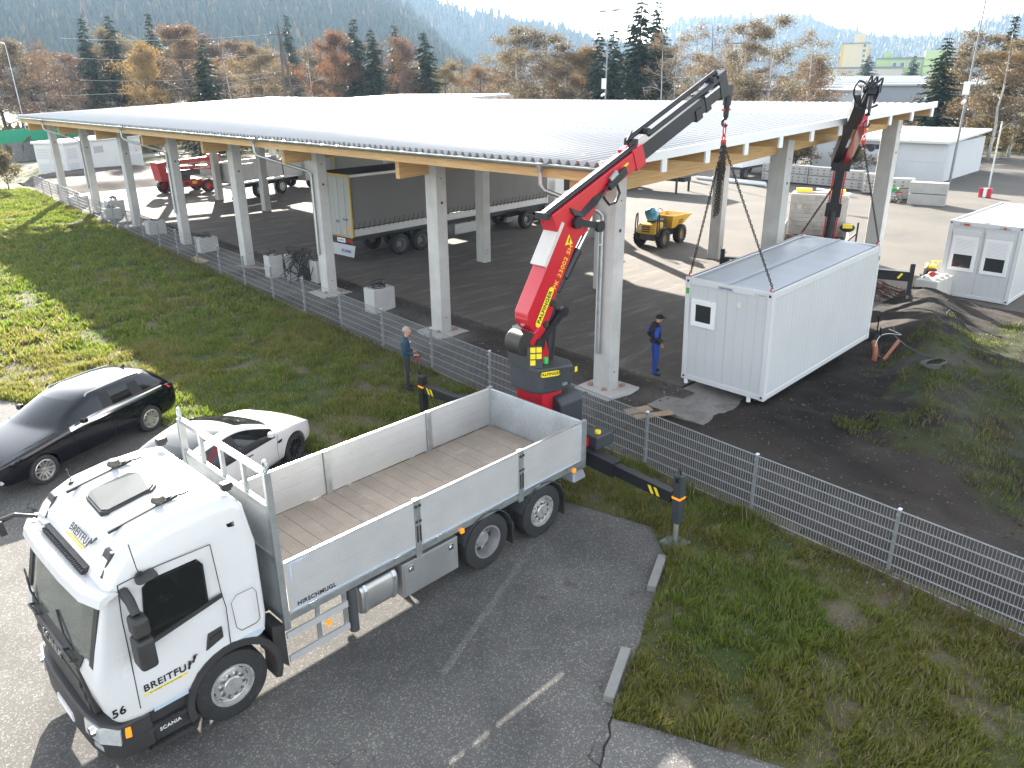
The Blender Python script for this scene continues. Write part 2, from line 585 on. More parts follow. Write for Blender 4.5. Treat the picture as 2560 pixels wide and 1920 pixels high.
# the concrete slab that the container is lowered onto
mb = MB(); mb.pz(roughen([(15.02, 11.05), (14.95, 9.15), (23.4, 9.3), (23.4, 11.15)], .5, .03, 5), -.2, .02)
mb.obj('concrete_slab', M('slab_concrete', (.20, .19, .175), .85, 0, .25, .9, 25, bump=.3, bscale=40, dirt=((.09, .08, .07), .50)), kind='structure')
mb = MB(); mb.pz(roughen([(25.2, 9.55), (25.4, 11.18), (31.0, 11.18), (31.0, 9.6), (29.2, 9.2)], .5, .05, 8), -.2, .018)
mb.obj('concrete_apron', M('slab_concrete'), kind='structure')
# older, coarser asphalt beyond the joint at the lower right
OLD = [(1522, 1797), (1600, 1812), (1700, 1842), (1850, 1892), (1960, 1927), (2010, 1990), (1470, 1990), (1500, 1920)]
mb = MB(); mb.pz([tuple(gpt(x, y))[:2] for x, y in OLD], -.05, .005)
mb.obj('old_asphalt', asphalt_mat('coarse_asphalt', 1.65), kind='structure')
mb = MB(); mb.tube([tuple(gpt(x, y, .004)) for x, y in ((1530, 1790), (1522, 1812), (1526, 1840), (1510, 1868), (1508, 1890), (1498, 1925))], [.012, .02, .012, .02, .012, .015], 5)
mb.obj('asphalt_joint', M('crack_dark', (.012, .011, .010), .95), kind='structure')
# parking bay line
a, b = Vector((8.37, 8.49)), Vector((5.2, 7.06))
d = (b - a).normalized(); n2 = Vector((-d.y, d.x)) * .055
mb = MB(); mb.pz([tuple(a - n2), tuple(b - n2), tuple(b + n2), tuple(a + n2)], -.01, .004)
def worn_paint():
    m, t = nodes('worn_road_paint')
    co = nn(t, 'ShaderNodeTexCoord').outputs['Object']
    p = nn(t, 'ShaderNodeBsdfPrincipled', i_Roughness=.8)
    p.inputs['Base Color'].default_value = (.26, .26, .255, 1)
    tr = nn(t, 'ShaderNodeBsdfTransparent')
    x = nn(t, 'ShaderNodeMixShader')
    t.links.new(ramp(t, noise_tex(t, co, 38, 5, .75), .44, .66), x.inputs[0])
    t.links.new(tr.outputs[0], x.inputs[1]); t.links.new(p.outputs[0], x.inputs[2])
    o = nn(t, 'ShaderNodeOutputMaterial'); t.links.new(x.outputs[0], o.inputs[0])
    return m
PAINT = worn_paint()
mb.obj('bay_marking', PAINT, kind='structure')
a, b = Vector((.4, 15.9)), Vector((4.6, 17.0))
d = (b - a).normalized(); n2 = Vector((-d.y, d.x)) * .05
mb = MB(); mb.pz([tuple(a - n2), tuple(b - n2), tuple(b + n2), tuple(a + n2)], -.01, .004)
mb.obj('bay_marking', PAINT, kind='structure')

# ---- height fields with their own colour
def hfield(name, x0, x1, y0, y1, step, keep, zf, cf, mat):
    xs = np.arange(x0, x1 + step, step); ys = np.arange(y0, y1 + step, step)
    X, Y = np.meshgrid(xs, ys, indexing='ij')
    Z = zf(X, Y)
    nx, ny = X.shape
    idx = np.arange(nx * ny).reshape(nx, ny)
    cx, cyy = X[:-1, :-1] + step / 2, Y[:-1, :-1] + step / 2
    k = keep(cx, cyy)
    f = np.stack([idx[:-1, :-1][k], idx[1:, :-1][k], idx[1:, 1:][k], idx[:-1, 1:][k]], 1)
    v = np.stack([X.ravel(), Y.ravel(), Z.ravel()], 1)
    used = np.zeros(len(v), bool); used[f.ravel()] = True
    remap = np.cumsum(used) - 1
    c = cf(X, Y).reshape(-1, 3)
    me = np_mesh(name, v[used], remap[f], mat, True, c[used])
    return link(name, me, None, kind='structure')
def lerp3(a, b, k):
    k = np.clip(k, 0, 1)[..., None]
    return np.array(a) * (1 - k) + np.array(b) * k
def edge_in(X, Y):
    s = 0
    for dx, dy in ((.0, .0), (.16, 0), (-.16, 0), (0, .16), (0, -.16)):
        s = s + inside(PARK, X + dx, Y + dy)
    return s / 5.0
LAWN_Z = lambda X, Y: -.075 * edge_in(X, Y) + (1 - edge_in(X, Y)) * LAWN_Z0(X, Y)
LAWN_Z0 = lambda X, Y: .012 + .07 * fbm(X, Y, 1.3, 4) * np.clip((fence_x(Y) + .2 - X) * 2, .3, 1)
def lawn_keep(x, y):
    return (~inside(PARK, x, y)) & (x < fence_x(y) + .25)
def lawn_col(X, Y):
    n = fbm(X, Y, 2.2, 21); q = fbm(X, Y, .7, 5)
    c = lerp3((.040, .058, .014), (.085, .082, .032), (n - .42) * 3.2)
    c = c * (1 - np.clip((q - .60) * 6, 0, 1)[..., None]) + np.array((.12, .098, .07)) * np.clip((q - .60) * 6, 0, 1)[..., None]
    edge = np.clip(1 - np.abs(fence_x(Y) - X) * 2.2, 0, 1)[..., None]
    return c * (1 - edge * .7) + np.array((.10, .078, .055)) * edge * .7
hfield('lawn', -4, 16, -8, 74, .2, lambda x, y: (edge_in(x, y) < .95) & (x < fence_x(y) + .25), LAWN_Z, lawn_col, THATCH)
# rubble strip between fence and yard
strip_keep = lambda x, y: (x > fence_x(y) + .2) & (x < 16.78) & (y > 10.6) & (y < 78)
strip_z = lambda X, Y: -.10 + .20 * fbm(X, Y, 1.1, 31) + .10 * np.clip(1 - np.abs(X - 16.2) / .8, 0, 1) * fbm(X, Y, .6, 8) - .12 * np.clip((X - 16.55) * 8, 0, 1)
def strip_col(X, Y):
    n = fbm(X, Y, 1.6, 77)
    c = lerp3((.055, .047, .040), (.135, .125, .115), (n - .36) * 3.4)
    k = np.clip(1 - np.abs(X - 16.1) / .9, 0, 1)
    return c * (1 - k[..., None] * .65) + np.array((.035, .027, .021)) * k[..., None] * .65
hfield('rubble_strip', 12, 17, 10.5, 78, .14, strip_keep, strip_z, strip_col, EARTH)
# dark dug soil right of the slab, partly grown over
SOILG = [(24.5, 7.9), (18.8, 6.8), (16.9, 5.9), (16.0, 4.2), (15.0, 3.1), (14.2, 1.8), (14.6, -8), (31, -8), (31, 4.8), (28, 6.6)]
def soil_keep(x, y):
    return (x > fence_x(y) + .2) & (x < 31.6) & (y < 10.7) & (y > -9)
def soil_z(X, Y):
    m = np.exp(-(((X - 26.6) / 3.4) ** 2 + ((Y - 8.7) / 1.1) ** 2)) * .16
    r = np.exp(-(((Y - (4.3 + (X - 16) * .40)) / 1.0) ** 2)) * .42 * np.clip((X - 14.5) / 3, 0, 1)
    w = np.clip(np.minimum(X - fence_x(Y) - .2, 31.4 - X) * .8, 0, 1)
    flat = 1 - np.exp(-(((Y - 10.2) / 1.2) ** 2)) * ((X < 24).astype(float))
    pit = np.exp(-(((X - 23.2) / 1.6) ** 2 + ((Y - 7.9) / .8) ** 2)) * .25
    return -.05 + (m + r - pit + .26 * fbm(X, Y, 1.4, 51) + .20 * fbm(X, Y, .45, 3)) * w * flat * .95
def soil_col(X, Y):
    n = fbm(X, Y, 1.8, 14); q = fbm(X, Y, .5, 63)
    c = lerp3((.010, .008, .0062), (.040, .032, .026), (n - .38) * 2.6)
    near = np.clip(1.6 - (X - fence_x(Y)) * .42, 0, 1)[..., None]
    c = c * (1 - near * .75) + np.array((.056, .047, .040)) * near * .75
    g = inside(SOILG, X, Y).astype(float) * np.clip((q - .40) * 6, 0, 1)
    return c * (1 - .7 * g[..., None]) + np.array((.035, .045, .012)) * .7 * g[..., None]
hfield('dug_soil', 11, 32, -9, 11, .16, soil_keep, soil_z, soil_col, EARTH)
# the bank round the transformer station
hfield('earth_bank', 10, 31, 64, 80, .4, lambda x, y: (x > fence_x(y) + .4) & (y > 66) & (y < 79.5 + (x - 20) * .6), lambda X, Y: -.1 + np.clip(np.minimum((Y - 66) * .25, (X - fence_x(Y) - .4) * .4), 0, .42) * np.clip((29 - X) * .3, 0, 1) + .3 * fbm(X, Y, 2.2, 5) * np.clip((X - fence_x(Y) - .4), 0, 1),
       lambda X, Y: lerp3((.045, .036, .030), (.10, .082, .068), (fbm(X, Y, 2.5, 9) - .35) * 3), EARTH)

# ---- blades of grass, as uncountable stuff
RG = np.random.default_rng(5)
def blades(name, xy, z, h, w, lean, col, mat=GRASS):
    n = len(xy)
    th = RG.uniform(0, 2 * np.pi, n)
    d = np.stack([np.cos(th), np.sin(th)], 1)
    l = np.stack([np.cos(th + 1.2), np.sin(th + 1.2)], 1) * .35 + lean
    v = np.zeros((n, 5, 3))
    hw = (w / 2)[:, None]
    v[:, 0, :2] = xy - d * hw; v[:, 1, :2] = xy + d * hw
    v[:, :2, 2] = z[:, None] - .01
    m = xy + l * h[:, None] * .30
    v[:, 2, :2] = m - d * hw * .8; v[:, 3, :2] = m + d * hw * .8
    v[:, 2:4, 2] = (z + h * .62)[:, None]
    v[:, 4, :2] = xy + l * h[:, None] * .85; v[:, 4, 2] = z + h * .92
    b = (np.arange(n) * 5)[:, None]
    f = np.concatenate([b + [0, 1, 3], b + [0, 3, 2], b + [2, 3, 4]], 1).reshape(-1, 3)
    c = np.repeat(col, 5, 0).reshape(n, 5, 3).copy()
    c[:, 4] *= 1.15
    me = np_mesh(name, v.reshape(-1, 3), f, mat, False, c.reshape(-1, 3))
    return link(name, me, None, kind='stuff')
def lawn_blades(name, x0, x1, y0, y1, dens, hs, ws, keep, zf, dry=.5, cut=.38, tone=1.0):
    n = int((x1 - x0) * (y1 - y0) * dens)
    x = RG.uniform(x0, x1, n); y = RG.uniform(y0, y1, n)
    k = keep(x, y)
    x, y = x[k], y[k]
    tuft = fbm(x, y, .55, 41, 3); patch = fbm(x, y, 2.4, 21)
    bald = fbm(x, y, .7, 5)
    k = (RG.uniform(0, 1, len(x)) < np.clip((tuft - .22) * 2.4, .12, 1)) & (RG.uniform(0, 1, len(x)) > np.clip((bald - cut - .20) * 6, 0, .86))
    x, y, tuft, patch = x[k], y[k], tuft[k], patch[k]
    n = len(x)
    h = hs * (.40 + 1.4 * np.clip(tuft - .25, 0, 1)) * RG.uniform(.35, 1.35, n)
    w = ws * RG.uniform(.7, 1.3, n)
    ang = fbm(x, y, .5, 90, 2) * 14 + RG.normal(0, .85, n)
    lean = np.stack([np.cos(ang), np.sin(ang)], 1) * RG.uniform(.1, .75, n)[:, None]
    g = RG.uniform(0, 1, n)
    c = lerp3((.070, .130, .014), (.200, .245, .028), g)
    c = c * (1 - np.clip((patch - .48) * 2.5, 0, .65)[:, None]) + np.array((.20, .19, .03)) * np.clip((patch - .48) * 2.5, 0, .65)[:, None]
    s = RG.uniform(0, 1, n) < (.10 + .25 * dry * np.clip((patch - .4) * 3, 0, 1))
    c[s] = np.array((.30, .225, .13)) * RG.uniform(.7, 1.1, s.sum())[:, None]
    return blades(name, np.stack([x, y], 1), zf(x, y), h, w, lean, c * tone)
NEAR = lambda x, y: lawn_keep(x, y) & (x < fence_x(y) - .02)
o = lawn_blades('lawn_grass', 5.5, 12.6, -4, 11.5, 3000, .145, .0145, NEAR, LAWN_Z)
o['label'] = 'unmown grass in the shade right of the white truck'; o['category'] = 'grass'
o = lawn_blades('lawn_grass', 3, 13.0, 11.5, 26, 1500, .145, .021, NEAR, LAWN_Z)
o['label'] = 'unmown grass behind the parked cars'; o['category'] = 'grass'
o = lawn_blades('lawn_grass', -3, 15.0, 26, 72, 460, .19, .042, NEAR, LAWN_Z)
o['label'] = 'sunlit and shaded grass along the far end of the fence'; o['category'] = 'grass'
o = lawn_blades('soil_grass', 14, 31, -8, 8.2, 520, .13, .016, lambda x, y: inside(SOILG, x + (vnoise(x, y, .9, 2) - .5) * 2.4, y + (vnoise(x, y, .9, 5) - .5) * 2.4), soil_z, .9, .26, .62)
o['label'] = 'sparse grass grown over the dark dug soil'; o['category'] = 'grass'
# weeds along the foot of the fence
n = 5200
y = RG.uniform(-4, 60, n); x = fence_x(y) + RG.normal(-.22, .16, n)
k = (fbm(x, y, 1.3, 8) > .42) & (x < fence_x(y) + .2)
x, y = x[k], y[k]; n = len(x)
c = lerp3((.15, .10, .045), (.10, .12, .03), RG.uniform(0, 1, n))
o = blades('fence_weeds', np.stack([x, y], 1), LAWN_Z(x, y), RG.uniform(.10, .34, n), RG.uniform(.012, .03, n), RG.normal(0, .35, (n, 2)), c)
o['label'] = 'withered weeds along the foot of the wire fence'; o['category'] = 'weeds'

# ---- loose stones, as stuff
def stones(name, x, y, z, s, col, label):
    n = len(x)
    base = np.array([(1, 0, 0), (0, 1, 0), (-1, 0, 0), (0, -1, 0), (0, 0, .75), (0, 0, -.5)])
    v = base[None] * s[:, None, None] * RG.uniform(.6, 1.3, (n, 6, 3))
    a = RG.uniform(0, 6.28, n); ca, sa = np.cos(a)[:, None], np.sin(a)[:, None]
    vx = v[:, :, 0] * ca - v[:, :, 1] * sa; vy = v[:, :, 0] * sa + v[:, :, 1] * ca
    v = np.stack([vx + x[:, None], vy + y[:, None], v[:, :, 2] + z[:, None] + s[:, None] * .25], 2)
    f0 = np.array([(0, 1, 4), (1, 2, 4), (2, 3, 4), (3, 0, 4), (1, 0, 5), (2, 1, 5), (3, 2, 5), (0, 3, 5)])
    f = ((np.arange(n) * 6)[:, None, None] + f0[None]).reshape(-1, 3)
    m, t = nodes('stone_' + name)
    at = nn(t, 'ShaderNodeAttribute', attribute_name='Col')
    ground_out(t, at.outputs['Color'], .9)
    o = link(name, np_mesh(name, v.reshape(-1, 3), f, m, False, np.repeat(col, 6, 0)), None, kind='stuff')
    o['label'] = label; o['category'] = 'stones'
n = 5200
y = 10.8 + 50 * RG.uniform(0, 1, n) ** 1.7; x = fence_x(y) + .25 + RG.uniform(0, 1, n) * (16.5 - fence_x(y) - .25)
stones('rubble_stones', x, y, strip_z(x, y), .010 + .045 * RG.uniform(0, 1, n) ** 4, lerp3((.06, .054, .048), (.21, .20, .185), RG.uniform(0, 1, n) ** 1.7), 'grey rubble stones between fence and yard edge')
n = 1500
x = RG.uniform(12, 31, n); y = RG.uniform(-3, 9.2, n)
k = (x > fence_x(y) + .3) & (RG.uniform(0, 1, n) < np.clip(1.3 - (x - 12.2) * .09, .2, 1))
x, y = x[k], y[k]; n = len(x)
stones('soil_stones', x, y, soil_z(x, y), .010 + .05 * RG.uniform(0, 1, n) ** 4, lerp3((.04, .034, .03), (.115, .10, .09), RG.uniform(0, 1, n) ** 1.5), 'scattered pale stones on the dark soil behind the fence')
n = 700
y = RG.uniform(-3, 14, n); x = fence_x(y) - RG.uniform(-.2, .5, n)
stones('fence_stones', x, y, LAWN_Z(x, y) - .01, .012 + .05 * RG.uniform(0, 1, n) ** 4, lerp3((.10, .09, .08), (.24, .22, .20), RG.uniform(0, 1, n)), 'small stones along the fence foot near the truck')

# ---- hills
def hill_mat(name, a, b):
    m, t = nodes(name)
    co = nn(t, 'ShaderNodeTexCoord').outputs['Object']
    c = ramp(t, noise_tex(t, co, .02, 6, .65), .35, .65, a + (1,), b + (1,))
    f = noise_tex(t, co, .25, 5, .7)
    c = mixc(t, .8, c, ramp(t, f, .3, .7, (.5, .5, .5, 1), (1.4, 1.4, 1.4, 1)), 'MULTIPLY')
    ground_out(t, c, 1.0, f, 1.0, 3.0)
    return m
def hill(name, crest, base, mat, rows=14, amp=2.0, seed=1, cols=90):
    """crest: (pixel x, pixel y, distance); foot of the slope at distance base"""
    cx = np.array([c[0] for c in crest], float)
    px = np.linspace(cx[0], cx[-1], cols)
    py = np.interp(px, cx, [c[1] for c in crest]); pd = np.interp(px, cx, [c[2] for c in crest])
    V = []
    for i in range(cols):
        p = at_dist(px[i], py[i], pd[i])
        u = Vector((p.x, p.y)).normalized()
        for j in range(rows + 3):
            t = j / rows
            d = base + (pd[i] - base) * t
            z = -1 + (p.z + 1) * (t ** .85 if t <= 1 else max(0, 1 - (t - 1) * 2.2))
            x, y = u.x * d, u.y * d
            z += amp * (float(fbm(x, y, 60, seed)) - .5) * min(1, t * 2)
            V.append((x, y, z))
    m = rows + 3
    F = [(i * m + j, (i + 1) * m + j, (i + 1) * m + j + 1, i * m + j + 1) for i in range(cols - 1) for j in range(m - 1)]
    link(name, np_mesh(name, V, F, mat, True), None, kind='structure')
    return px, py, pd, np.array(V).reshape(cols, m, 3)
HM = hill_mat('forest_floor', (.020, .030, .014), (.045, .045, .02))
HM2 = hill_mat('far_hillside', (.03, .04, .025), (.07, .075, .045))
def forest(name, V, n, hs, label, seed):
    """conifers and a few larches on a slope that read as one wood"""
    r = np.random.default_rng(seed)
    c, m, _ = V.shape
    u = r.uniform(0, c - 1.001, n); w = r.uniform(.5, m - 3.2, n)
    i, j = u.astype(int), w.astype(int); fu, fw = (u - i)[:, None], (w - j)[:, None]
    P = (V[i, j] * (1 - fu) + V[i + 1, j] * fu) * (1 - fw) + (V[i, j + 1] * (1 - fu) + V[i + 1, j + 1] * fu) * fw
    h = hs * r.uniform(.6, 1.25, n); rad = h * r.uniform(.16, .26, n)
    k = 6
    lev = [(0.05, 1.0), (.38, .62), (.36, .78), (.68, .32), (.66, .45), (1.0, .0)]
    vs = []
    for a, s in lev:
        for q in range(k):
            t = 2 * np.pi * q / k + r.uniform(0, 1, n)
            rr = rad * s * r.uniform(.7, 1.25, n)
            vs.append(np.stack([P[:, 0] + rr * np.cos(t), P[:, 1] + rr * np.sin(t), P[:, 2] + h * a * r.uniform(.97, 1.03, n)], 1))
    v = np.stack(vs, 1).reshape(-1, 3)
    fl = []
    for a in (0, 2, 4):
        for q in range(k):
            fl.append((a * k + q, a * k + (q + 1) % k, (a + 1) * k + (q + 1) % k, (a + 1) * k + q))
    f = ((np.arange(n) * len(lev) * k)[:, None, None] + np.array(fl)[None]).reshape(-1, 4)
    col = lerp3((.014, .026, .012), (.04, .055, .022), r.uniform(0, 1, n))
    au = r.uniform(0, 1, n) < .07
    col[au] = np.array((.17, .10, .035)) * r.uniform(.5, 1.1, au.sum())[:, None]
    o = link(name, np_mesh(name, v, f, leafmat('far_foliage', .08), False, np.repeat(col, len(lev) * k, 0)), None, kind='stuff')
    o['label'] = label; o['category'] = 'forest'
_, _, _, VA = hill('hill_slope', [(-350, -70, 880), (300, -70, 880), (700, -70, 890), (900, -30, 900), (1000, 20, 910), (1060, 70, 920), (1120, 135, 920), (1175, 178, 920), (1230, 215, 920)], 420, HM, 14, 14, 3)
forest('hill_forest', VA, 9500, 11, 'hazy conifer forest covering the slope at left', 2)
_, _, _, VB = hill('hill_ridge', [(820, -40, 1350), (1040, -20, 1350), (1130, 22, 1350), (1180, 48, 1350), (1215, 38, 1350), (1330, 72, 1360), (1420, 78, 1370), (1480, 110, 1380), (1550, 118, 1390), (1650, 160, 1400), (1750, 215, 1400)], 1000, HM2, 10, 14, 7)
forest('ridge_forest', VB, 3000, 18, 'pale hazy forest on the second ridge', 4)
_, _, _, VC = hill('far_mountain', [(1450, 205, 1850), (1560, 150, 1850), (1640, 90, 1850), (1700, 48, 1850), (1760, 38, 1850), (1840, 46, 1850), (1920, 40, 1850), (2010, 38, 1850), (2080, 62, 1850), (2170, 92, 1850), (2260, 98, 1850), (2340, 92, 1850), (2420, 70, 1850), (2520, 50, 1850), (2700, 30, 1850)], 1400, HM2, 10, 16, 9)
forest('mountain_forest', VC, 2200, 14, 'faint forest on the far mountain at right', 6)

# ---- the hazy air of the valley
mb = MB(); mb.box(-905, 2305, -905, 2305, -1.6, 178)
hm, t = nodes('valley_haze')
pv = nn(t, 'ShaderNodeVolumePrincipled', i_Density=.00012, i_Anisotropy=.3)
pv.inputs['Color'].default_value = (.50, .72, 1, 1)
t.links.new(pv.outputs[0], nn(t, 'ShaderNodeOutputMaterial').inputs['Volume'])
hz = mb.obj('haze', hm, kind='stuff')
# ================================================================== the open timber-roofed shed
def roof_z(x, y):
    return 6.09 + .0425 * (x - 13.4) - .006 * (y - 11.5)
def glulam_mat():
    m, t = nodes('glulam_timber')
    co = nn(t, 'ShaderNodeTexCoord').outputs['Object']
    mp = nn(t, 'ShaderNodeMapping'); mp.inputs['Scale'].default_value = (.5, .5, 14); t.links.new(co, mp.inputs[0])
    g = noise_tex(t, mp.outputs[0], 2.2, 4, .6, .3)
    c = ramp(t, g, .3, .7, (.43, .25, .10, 1), (.62, .42, .20, 1))
    w = nn(t, 'ShaderNodeSeparateXYZ'); t.links.new(co, w.inputs[0])
    fr = nn(t, 'ShaderNodeMath', operation='FRACT'); mu = nn(t, 'ShaderNodeMath', operation='MULTIPLY', i_1=22.0)
    t.links.new(w.outputs[2], mu.inputs[0]); t.links.new(mu.outputs[0], fr.inputs[0])
    c = mixc(t, ramp(t, fr.outputs[0], .0, .07, (.45, .45, .45, 1), (0, 0, 0, 1)), c, (.30, .17, .07))
    vo = nn(t, 'ShaderNodeTexVoronoi', i_Scale=2.6); t.links.new(co, vo.inputs['Vector'])
    c = mixc(t, ramp(t, vo.outputs['Distance'], .045, .075, (1, 1, 1, 1), (0, 0, 0, 1)), c, (.22, .10, .035))
    ground_out(t, c, .6)
    return m
TIMBER = glulam_mat()
ROOFM = M('white_roof_sheet', (.36, .37, .38), .42, .1, .04, .6, 12)
shed = thing('open_shed', 'long open shed with white corrugated roof on concrete columns', 'shed')
YE0, YE1, XE0, XE1, PITCHW = 11.42, 62.4, 13.36, 31.95, .2865
nw = int(round((YE1 - YE0) / PITCHW))
prof = []
for i in range(nw):
    for u, h in ((0, 0), (.17, .0), (.27, .045), (.36, .095), (.44, .105), (.56, .105), (.64, .095), (.73, .045), (.83, 0)):
        prof.append((YE0 + (i + u) * PITCHW, h))
prof.append((YE0 + nw * PITCHW, 0))
pr = np.array(prof)
xs = [XE0, 19.6, 25.8, XE1]
V, F = [], []
m = len(pr)
for lay, dz in ((0, -.105), (1, -.113)):
    for x in xs:
        for yv, h in prof:
            V.append((x, yv, roof_z(x, yv) + h + dz))
nx = len(xs)
for lay in (0, 1):
    b = lay * nx * m
    for i in range(nx - 1):
        for j in range(m - 1):
            q = (b + i * m + j, b + i * m + j + 1, b + (i + 1) * m + j + 1, b + (i + 1) * m + j)
            F.append(q if lay else q[::-1])
b = nx * m
for j in range(m - 1):
    F.append((j, j + 1, b + j + 1, b + j))
    F.append(((nx - 1) * m + j, b + (nx - 1) * m + j, b + (nx - 1) * m + j + 1, (nx - 1) * m + j + 1))
roof = link('roof', np_mesh('roof', V, F, ROOFM), None, shed)
# seams between the sheet lengths: rows of screw caps
mb = MB()
for x in (19.6, 25.8):
    for j in range(nw):
        yv = YE0 + (j + .5) * PITCHW
        z = roof_z(x, yv)
        mb.box(x - .02, x + .02, yv - .02, yv + .02, z - .002, z + .012)
mb.obj('screw_caps', GALV, roof, kind='stuff')
# purlins
PX = [13.52] + [15.62 + 1.785 * k for k in range(10)]
for x in PX:
    mb = MB()
    a = [(x - .08, YE0 + .05), (x + .08, YE0 + .05)]
    q = lambda yv: [(x - .08, yv, roof_z(x, yv) - .45), (x + .08, yv, roof_z(x, yv) - .45), (x + .08, yv, roof_z(x, yv) - .118), (x - .08, yv, roof_z(x, yv) - .118)]
    mb.hexa(q(YE0 + .05), q(YE1 - .05))
    mb.obj('purlin', TIMBER, shed)
# columns, girders
CY = [12.26 + 7.09 * k for k in range(8)]
CX = [14.92, 22.98, 30.95]
CW, CD, NOTCH = .40, .56, .20     # along x, along y, seat for the girder
def gir_bot(x, yv):
    return roof_z(x, yv) - 1.02 - .0 * x + .010 * (x - 14)
col_mesh = {}
for k, yv in enumerate(CY):
    for x in CX:
        zt = roof_z(x, yv) - .46
        zs = gir_bot(x, yv + .45) - .004
        mb = MB()
        p = [(0, 0), (CD, 0), (CD, zs), (CD - NOTCH, zs), (CD - NOTCH, zt), (0, zt)]
        mb.px([(yv + a, b - (.05 if b == 0 else 0)) for a, b in p], x, x + CW)
        co = mb.obj('column', CONC, shed, bevel=.018, seg=1)
        co.location.z = 0
        for z in (zs - .85, zs - .12, .55):
            d = MB(); r = .045 if z == zs - .85 else .022
            d.cyl((x + .2, yv - .006, z), (x + .2, yv + .01, z), r, n=12)
            d.obj('fixing_hole', STEEL_DK, co)
    g0, g1 = yv + CD - NOTCH + .004, yv + CD - .006
    mb = MB()
    q = lambda x: [(x, g0, gir_bot(x, yv)), (x, g1, gir_bot(x, yv)), (x, g1, roof_z(x, yv) - .455), (x, g0, roof_z(x, yv) - .455)]
    mb.hexa(q(13.85), q(31.75))
    mb.obj('girder', TIMBER, shed)
for k in range(3):
    mb = MB(); x, yv = CX[0] + CW / 2, CY[k] + CD / 2
    mb.pz(roughen([(x - .62, yv - .62), (x + .62, yv - .66), (x + .60, yv + .62), (x - .6, yv + .6)], .3, .05, k), -.1, .055)
    mb.obj('footing', CONC, shed)
    mb = MB()
    for a, b_ in ((-.3, -.2), (-.28, .3), (.28, -.36)):
        mb.box(x + a, x + a + .12, yv + b_, yv + b_ + .1, .055, .125)
    mb.obj('packing_bricks', M('brick_packing', (.35, .22, .15), .9), shed, kind='stuff')
# white verge trim over the purlin ends at both gables
for yv, s in ((YE0 - .02, 1), (YE1 + .02, -1)):
    mb = MB()
    q = lambda x: [(x, yv, roof_z(x, yv) - .17), (x, yv + .05 * s, roof_z(x, yv) - .17), (x, yv + .05 * s, roof_z(x, yv) + .035), (x, yv, roof_z(x, yv) + .035)]
    mb.hexa(q(XE0 - .03), q(XE1 + .05))
    mb.obj('verge_trim', WHITE_MATT, shed)
    for x in PX[1:]:
        mb = MB(); z = roof_z(x, yv)
        y2 = yv + .008 * s
        mb.box(x - .095, x + .095, min(y2, y2 + .055 * s), max(y2, y2 + .055 * s), z - .47, z - .172)
        mb.obj('purlin_cap', WHITE_MATT, shed)
# gutter with brackets
gx = XE0 - .065
pts = []
mb = MB()
arc = [(math.cos(R(a)) * .085, math.sin(R(a)) * .085) for a in range(180, 361, 20)]
def ring(yv, r):
    z = roof_z(XE0, yv) - .125
    return [(gx + a * r, yv, z + b * r) for a, b in arc]
n = len(arc)
A0, A1, B0, B1 = ring(YE0 - .06, 1), ring(YE1 + .06, 1), ring(YE0 - .06, .93), ring(YE1 + .06, .93)
mb.add(A0 + A1, [(i, i + 1, n + i + 1, n + i) for i in range(n - 1)])
mb.add(B0 + B1, [(i + 1, i, n + i, n + i + 1) for i in range(n - 1)])
mb.add(A0 + [(gx, YE0 - .06, roof_z(XE0, YE0) - .125)], [tuple(range(n))])
mb.add(A1 + [(gx, YE1 + .06, roof_z(XE0, YE1) - .125)], [tuple(range(n))])
gut = mb.obj('gutter', GALV, shed, smooth=40)
mb = MB()
for i in range(int((YE1 - YE0) / .86)):
    yv = YE0 + .4 + i * .86
    z = roof_z(XE0, yv) - .125
    mb.bar((gx - .09, yv, z + .004), (XE0 + .1, yv, z + .03), .03, .006)
mb.obj('gutter_brackets', GALV, gut, kind='stuff')
for k in (0, 2, 4, 6):
    yc = CY[k] + .36
    y0 = yc + 1.15 if k else yc + .62
    zt = roof_z(XE0, y0) - .18
    px_ = CX[0] - .075
    mb = MB()
    mb.tube([(gx, y0, zt + .05), (gx, y0, zt - .42), (gx + .06, y0 - .05, zt - .55), (px_ - .12, yc + .08, zt - 1.12), (px_, yc, zt - 1.25), (px_, yc, 1.55 if k else 1.05)], .055, 12)
    pipe = mb.obj('downpipe', GALV, shed, smooth=50)
    mb = MB()
    mb.tube([(gx, y0, zt + .07), (gx, y0, zt - .14)], [.13, .06], 14)
    for z in (1.6 if k else 1.15, 2.4, 3.9):
        mb.cyl((px_, yc, z), (px_, yc, z + .05), .062, n=12)
    mb.obj('pipe_collar', GALV, pipe, kind='stuff')

# ================================================================== wire fence
FENCEM = M('galvanised_wire', (.25, .265, .275), .5, .3, .08, 5)
fence = thing('wire_fence', 'galvanised double rod mesh fence between lawn and yard', 'fence')
SP = 2.62
mbp = MB()
hh, w2 = 1.22, SP - .02
for i in range(int(w2 / .0524) + 1):
    yv = .01 + i * .0524
    mbp.bar((0, yv, .03), (0, yv, hh + .03), .0078, .0078)
for j in range(7):
    z = .05 + j * .2
    for s in (-.009, .009):
        mbp.bar((s, 0, z), (s, w2, z), .011, .011)
mbf = MB()
for i in range(int(w2 / .105) + 1):
    mbf.bar((0, .01 + i * .1048, .03), (0, .01 + i * .1048, hh + .03), .006, .006)
for j in range(7):
    mbf.bar((0, 0, .05 + j * .2), (0, w2, .05 + j * .2), .014, .011)
far_me = mbf.mesh('mesh_panel'); far_me.materials.append(FENCEM)
panel_me = mbp.mesh('mesh_panel'); panel_me.materials.append(FENCEM)
mbq = MB(); mbq.box(-.03, .03, -.02, .02, -.1, 1.30)
post_me = mbq.mesh('post'); post_me.materials.append(FENCEM)
mbc = MB(); mbc.box(-.034, .034, -.025, .025, 1.30, 1.325)
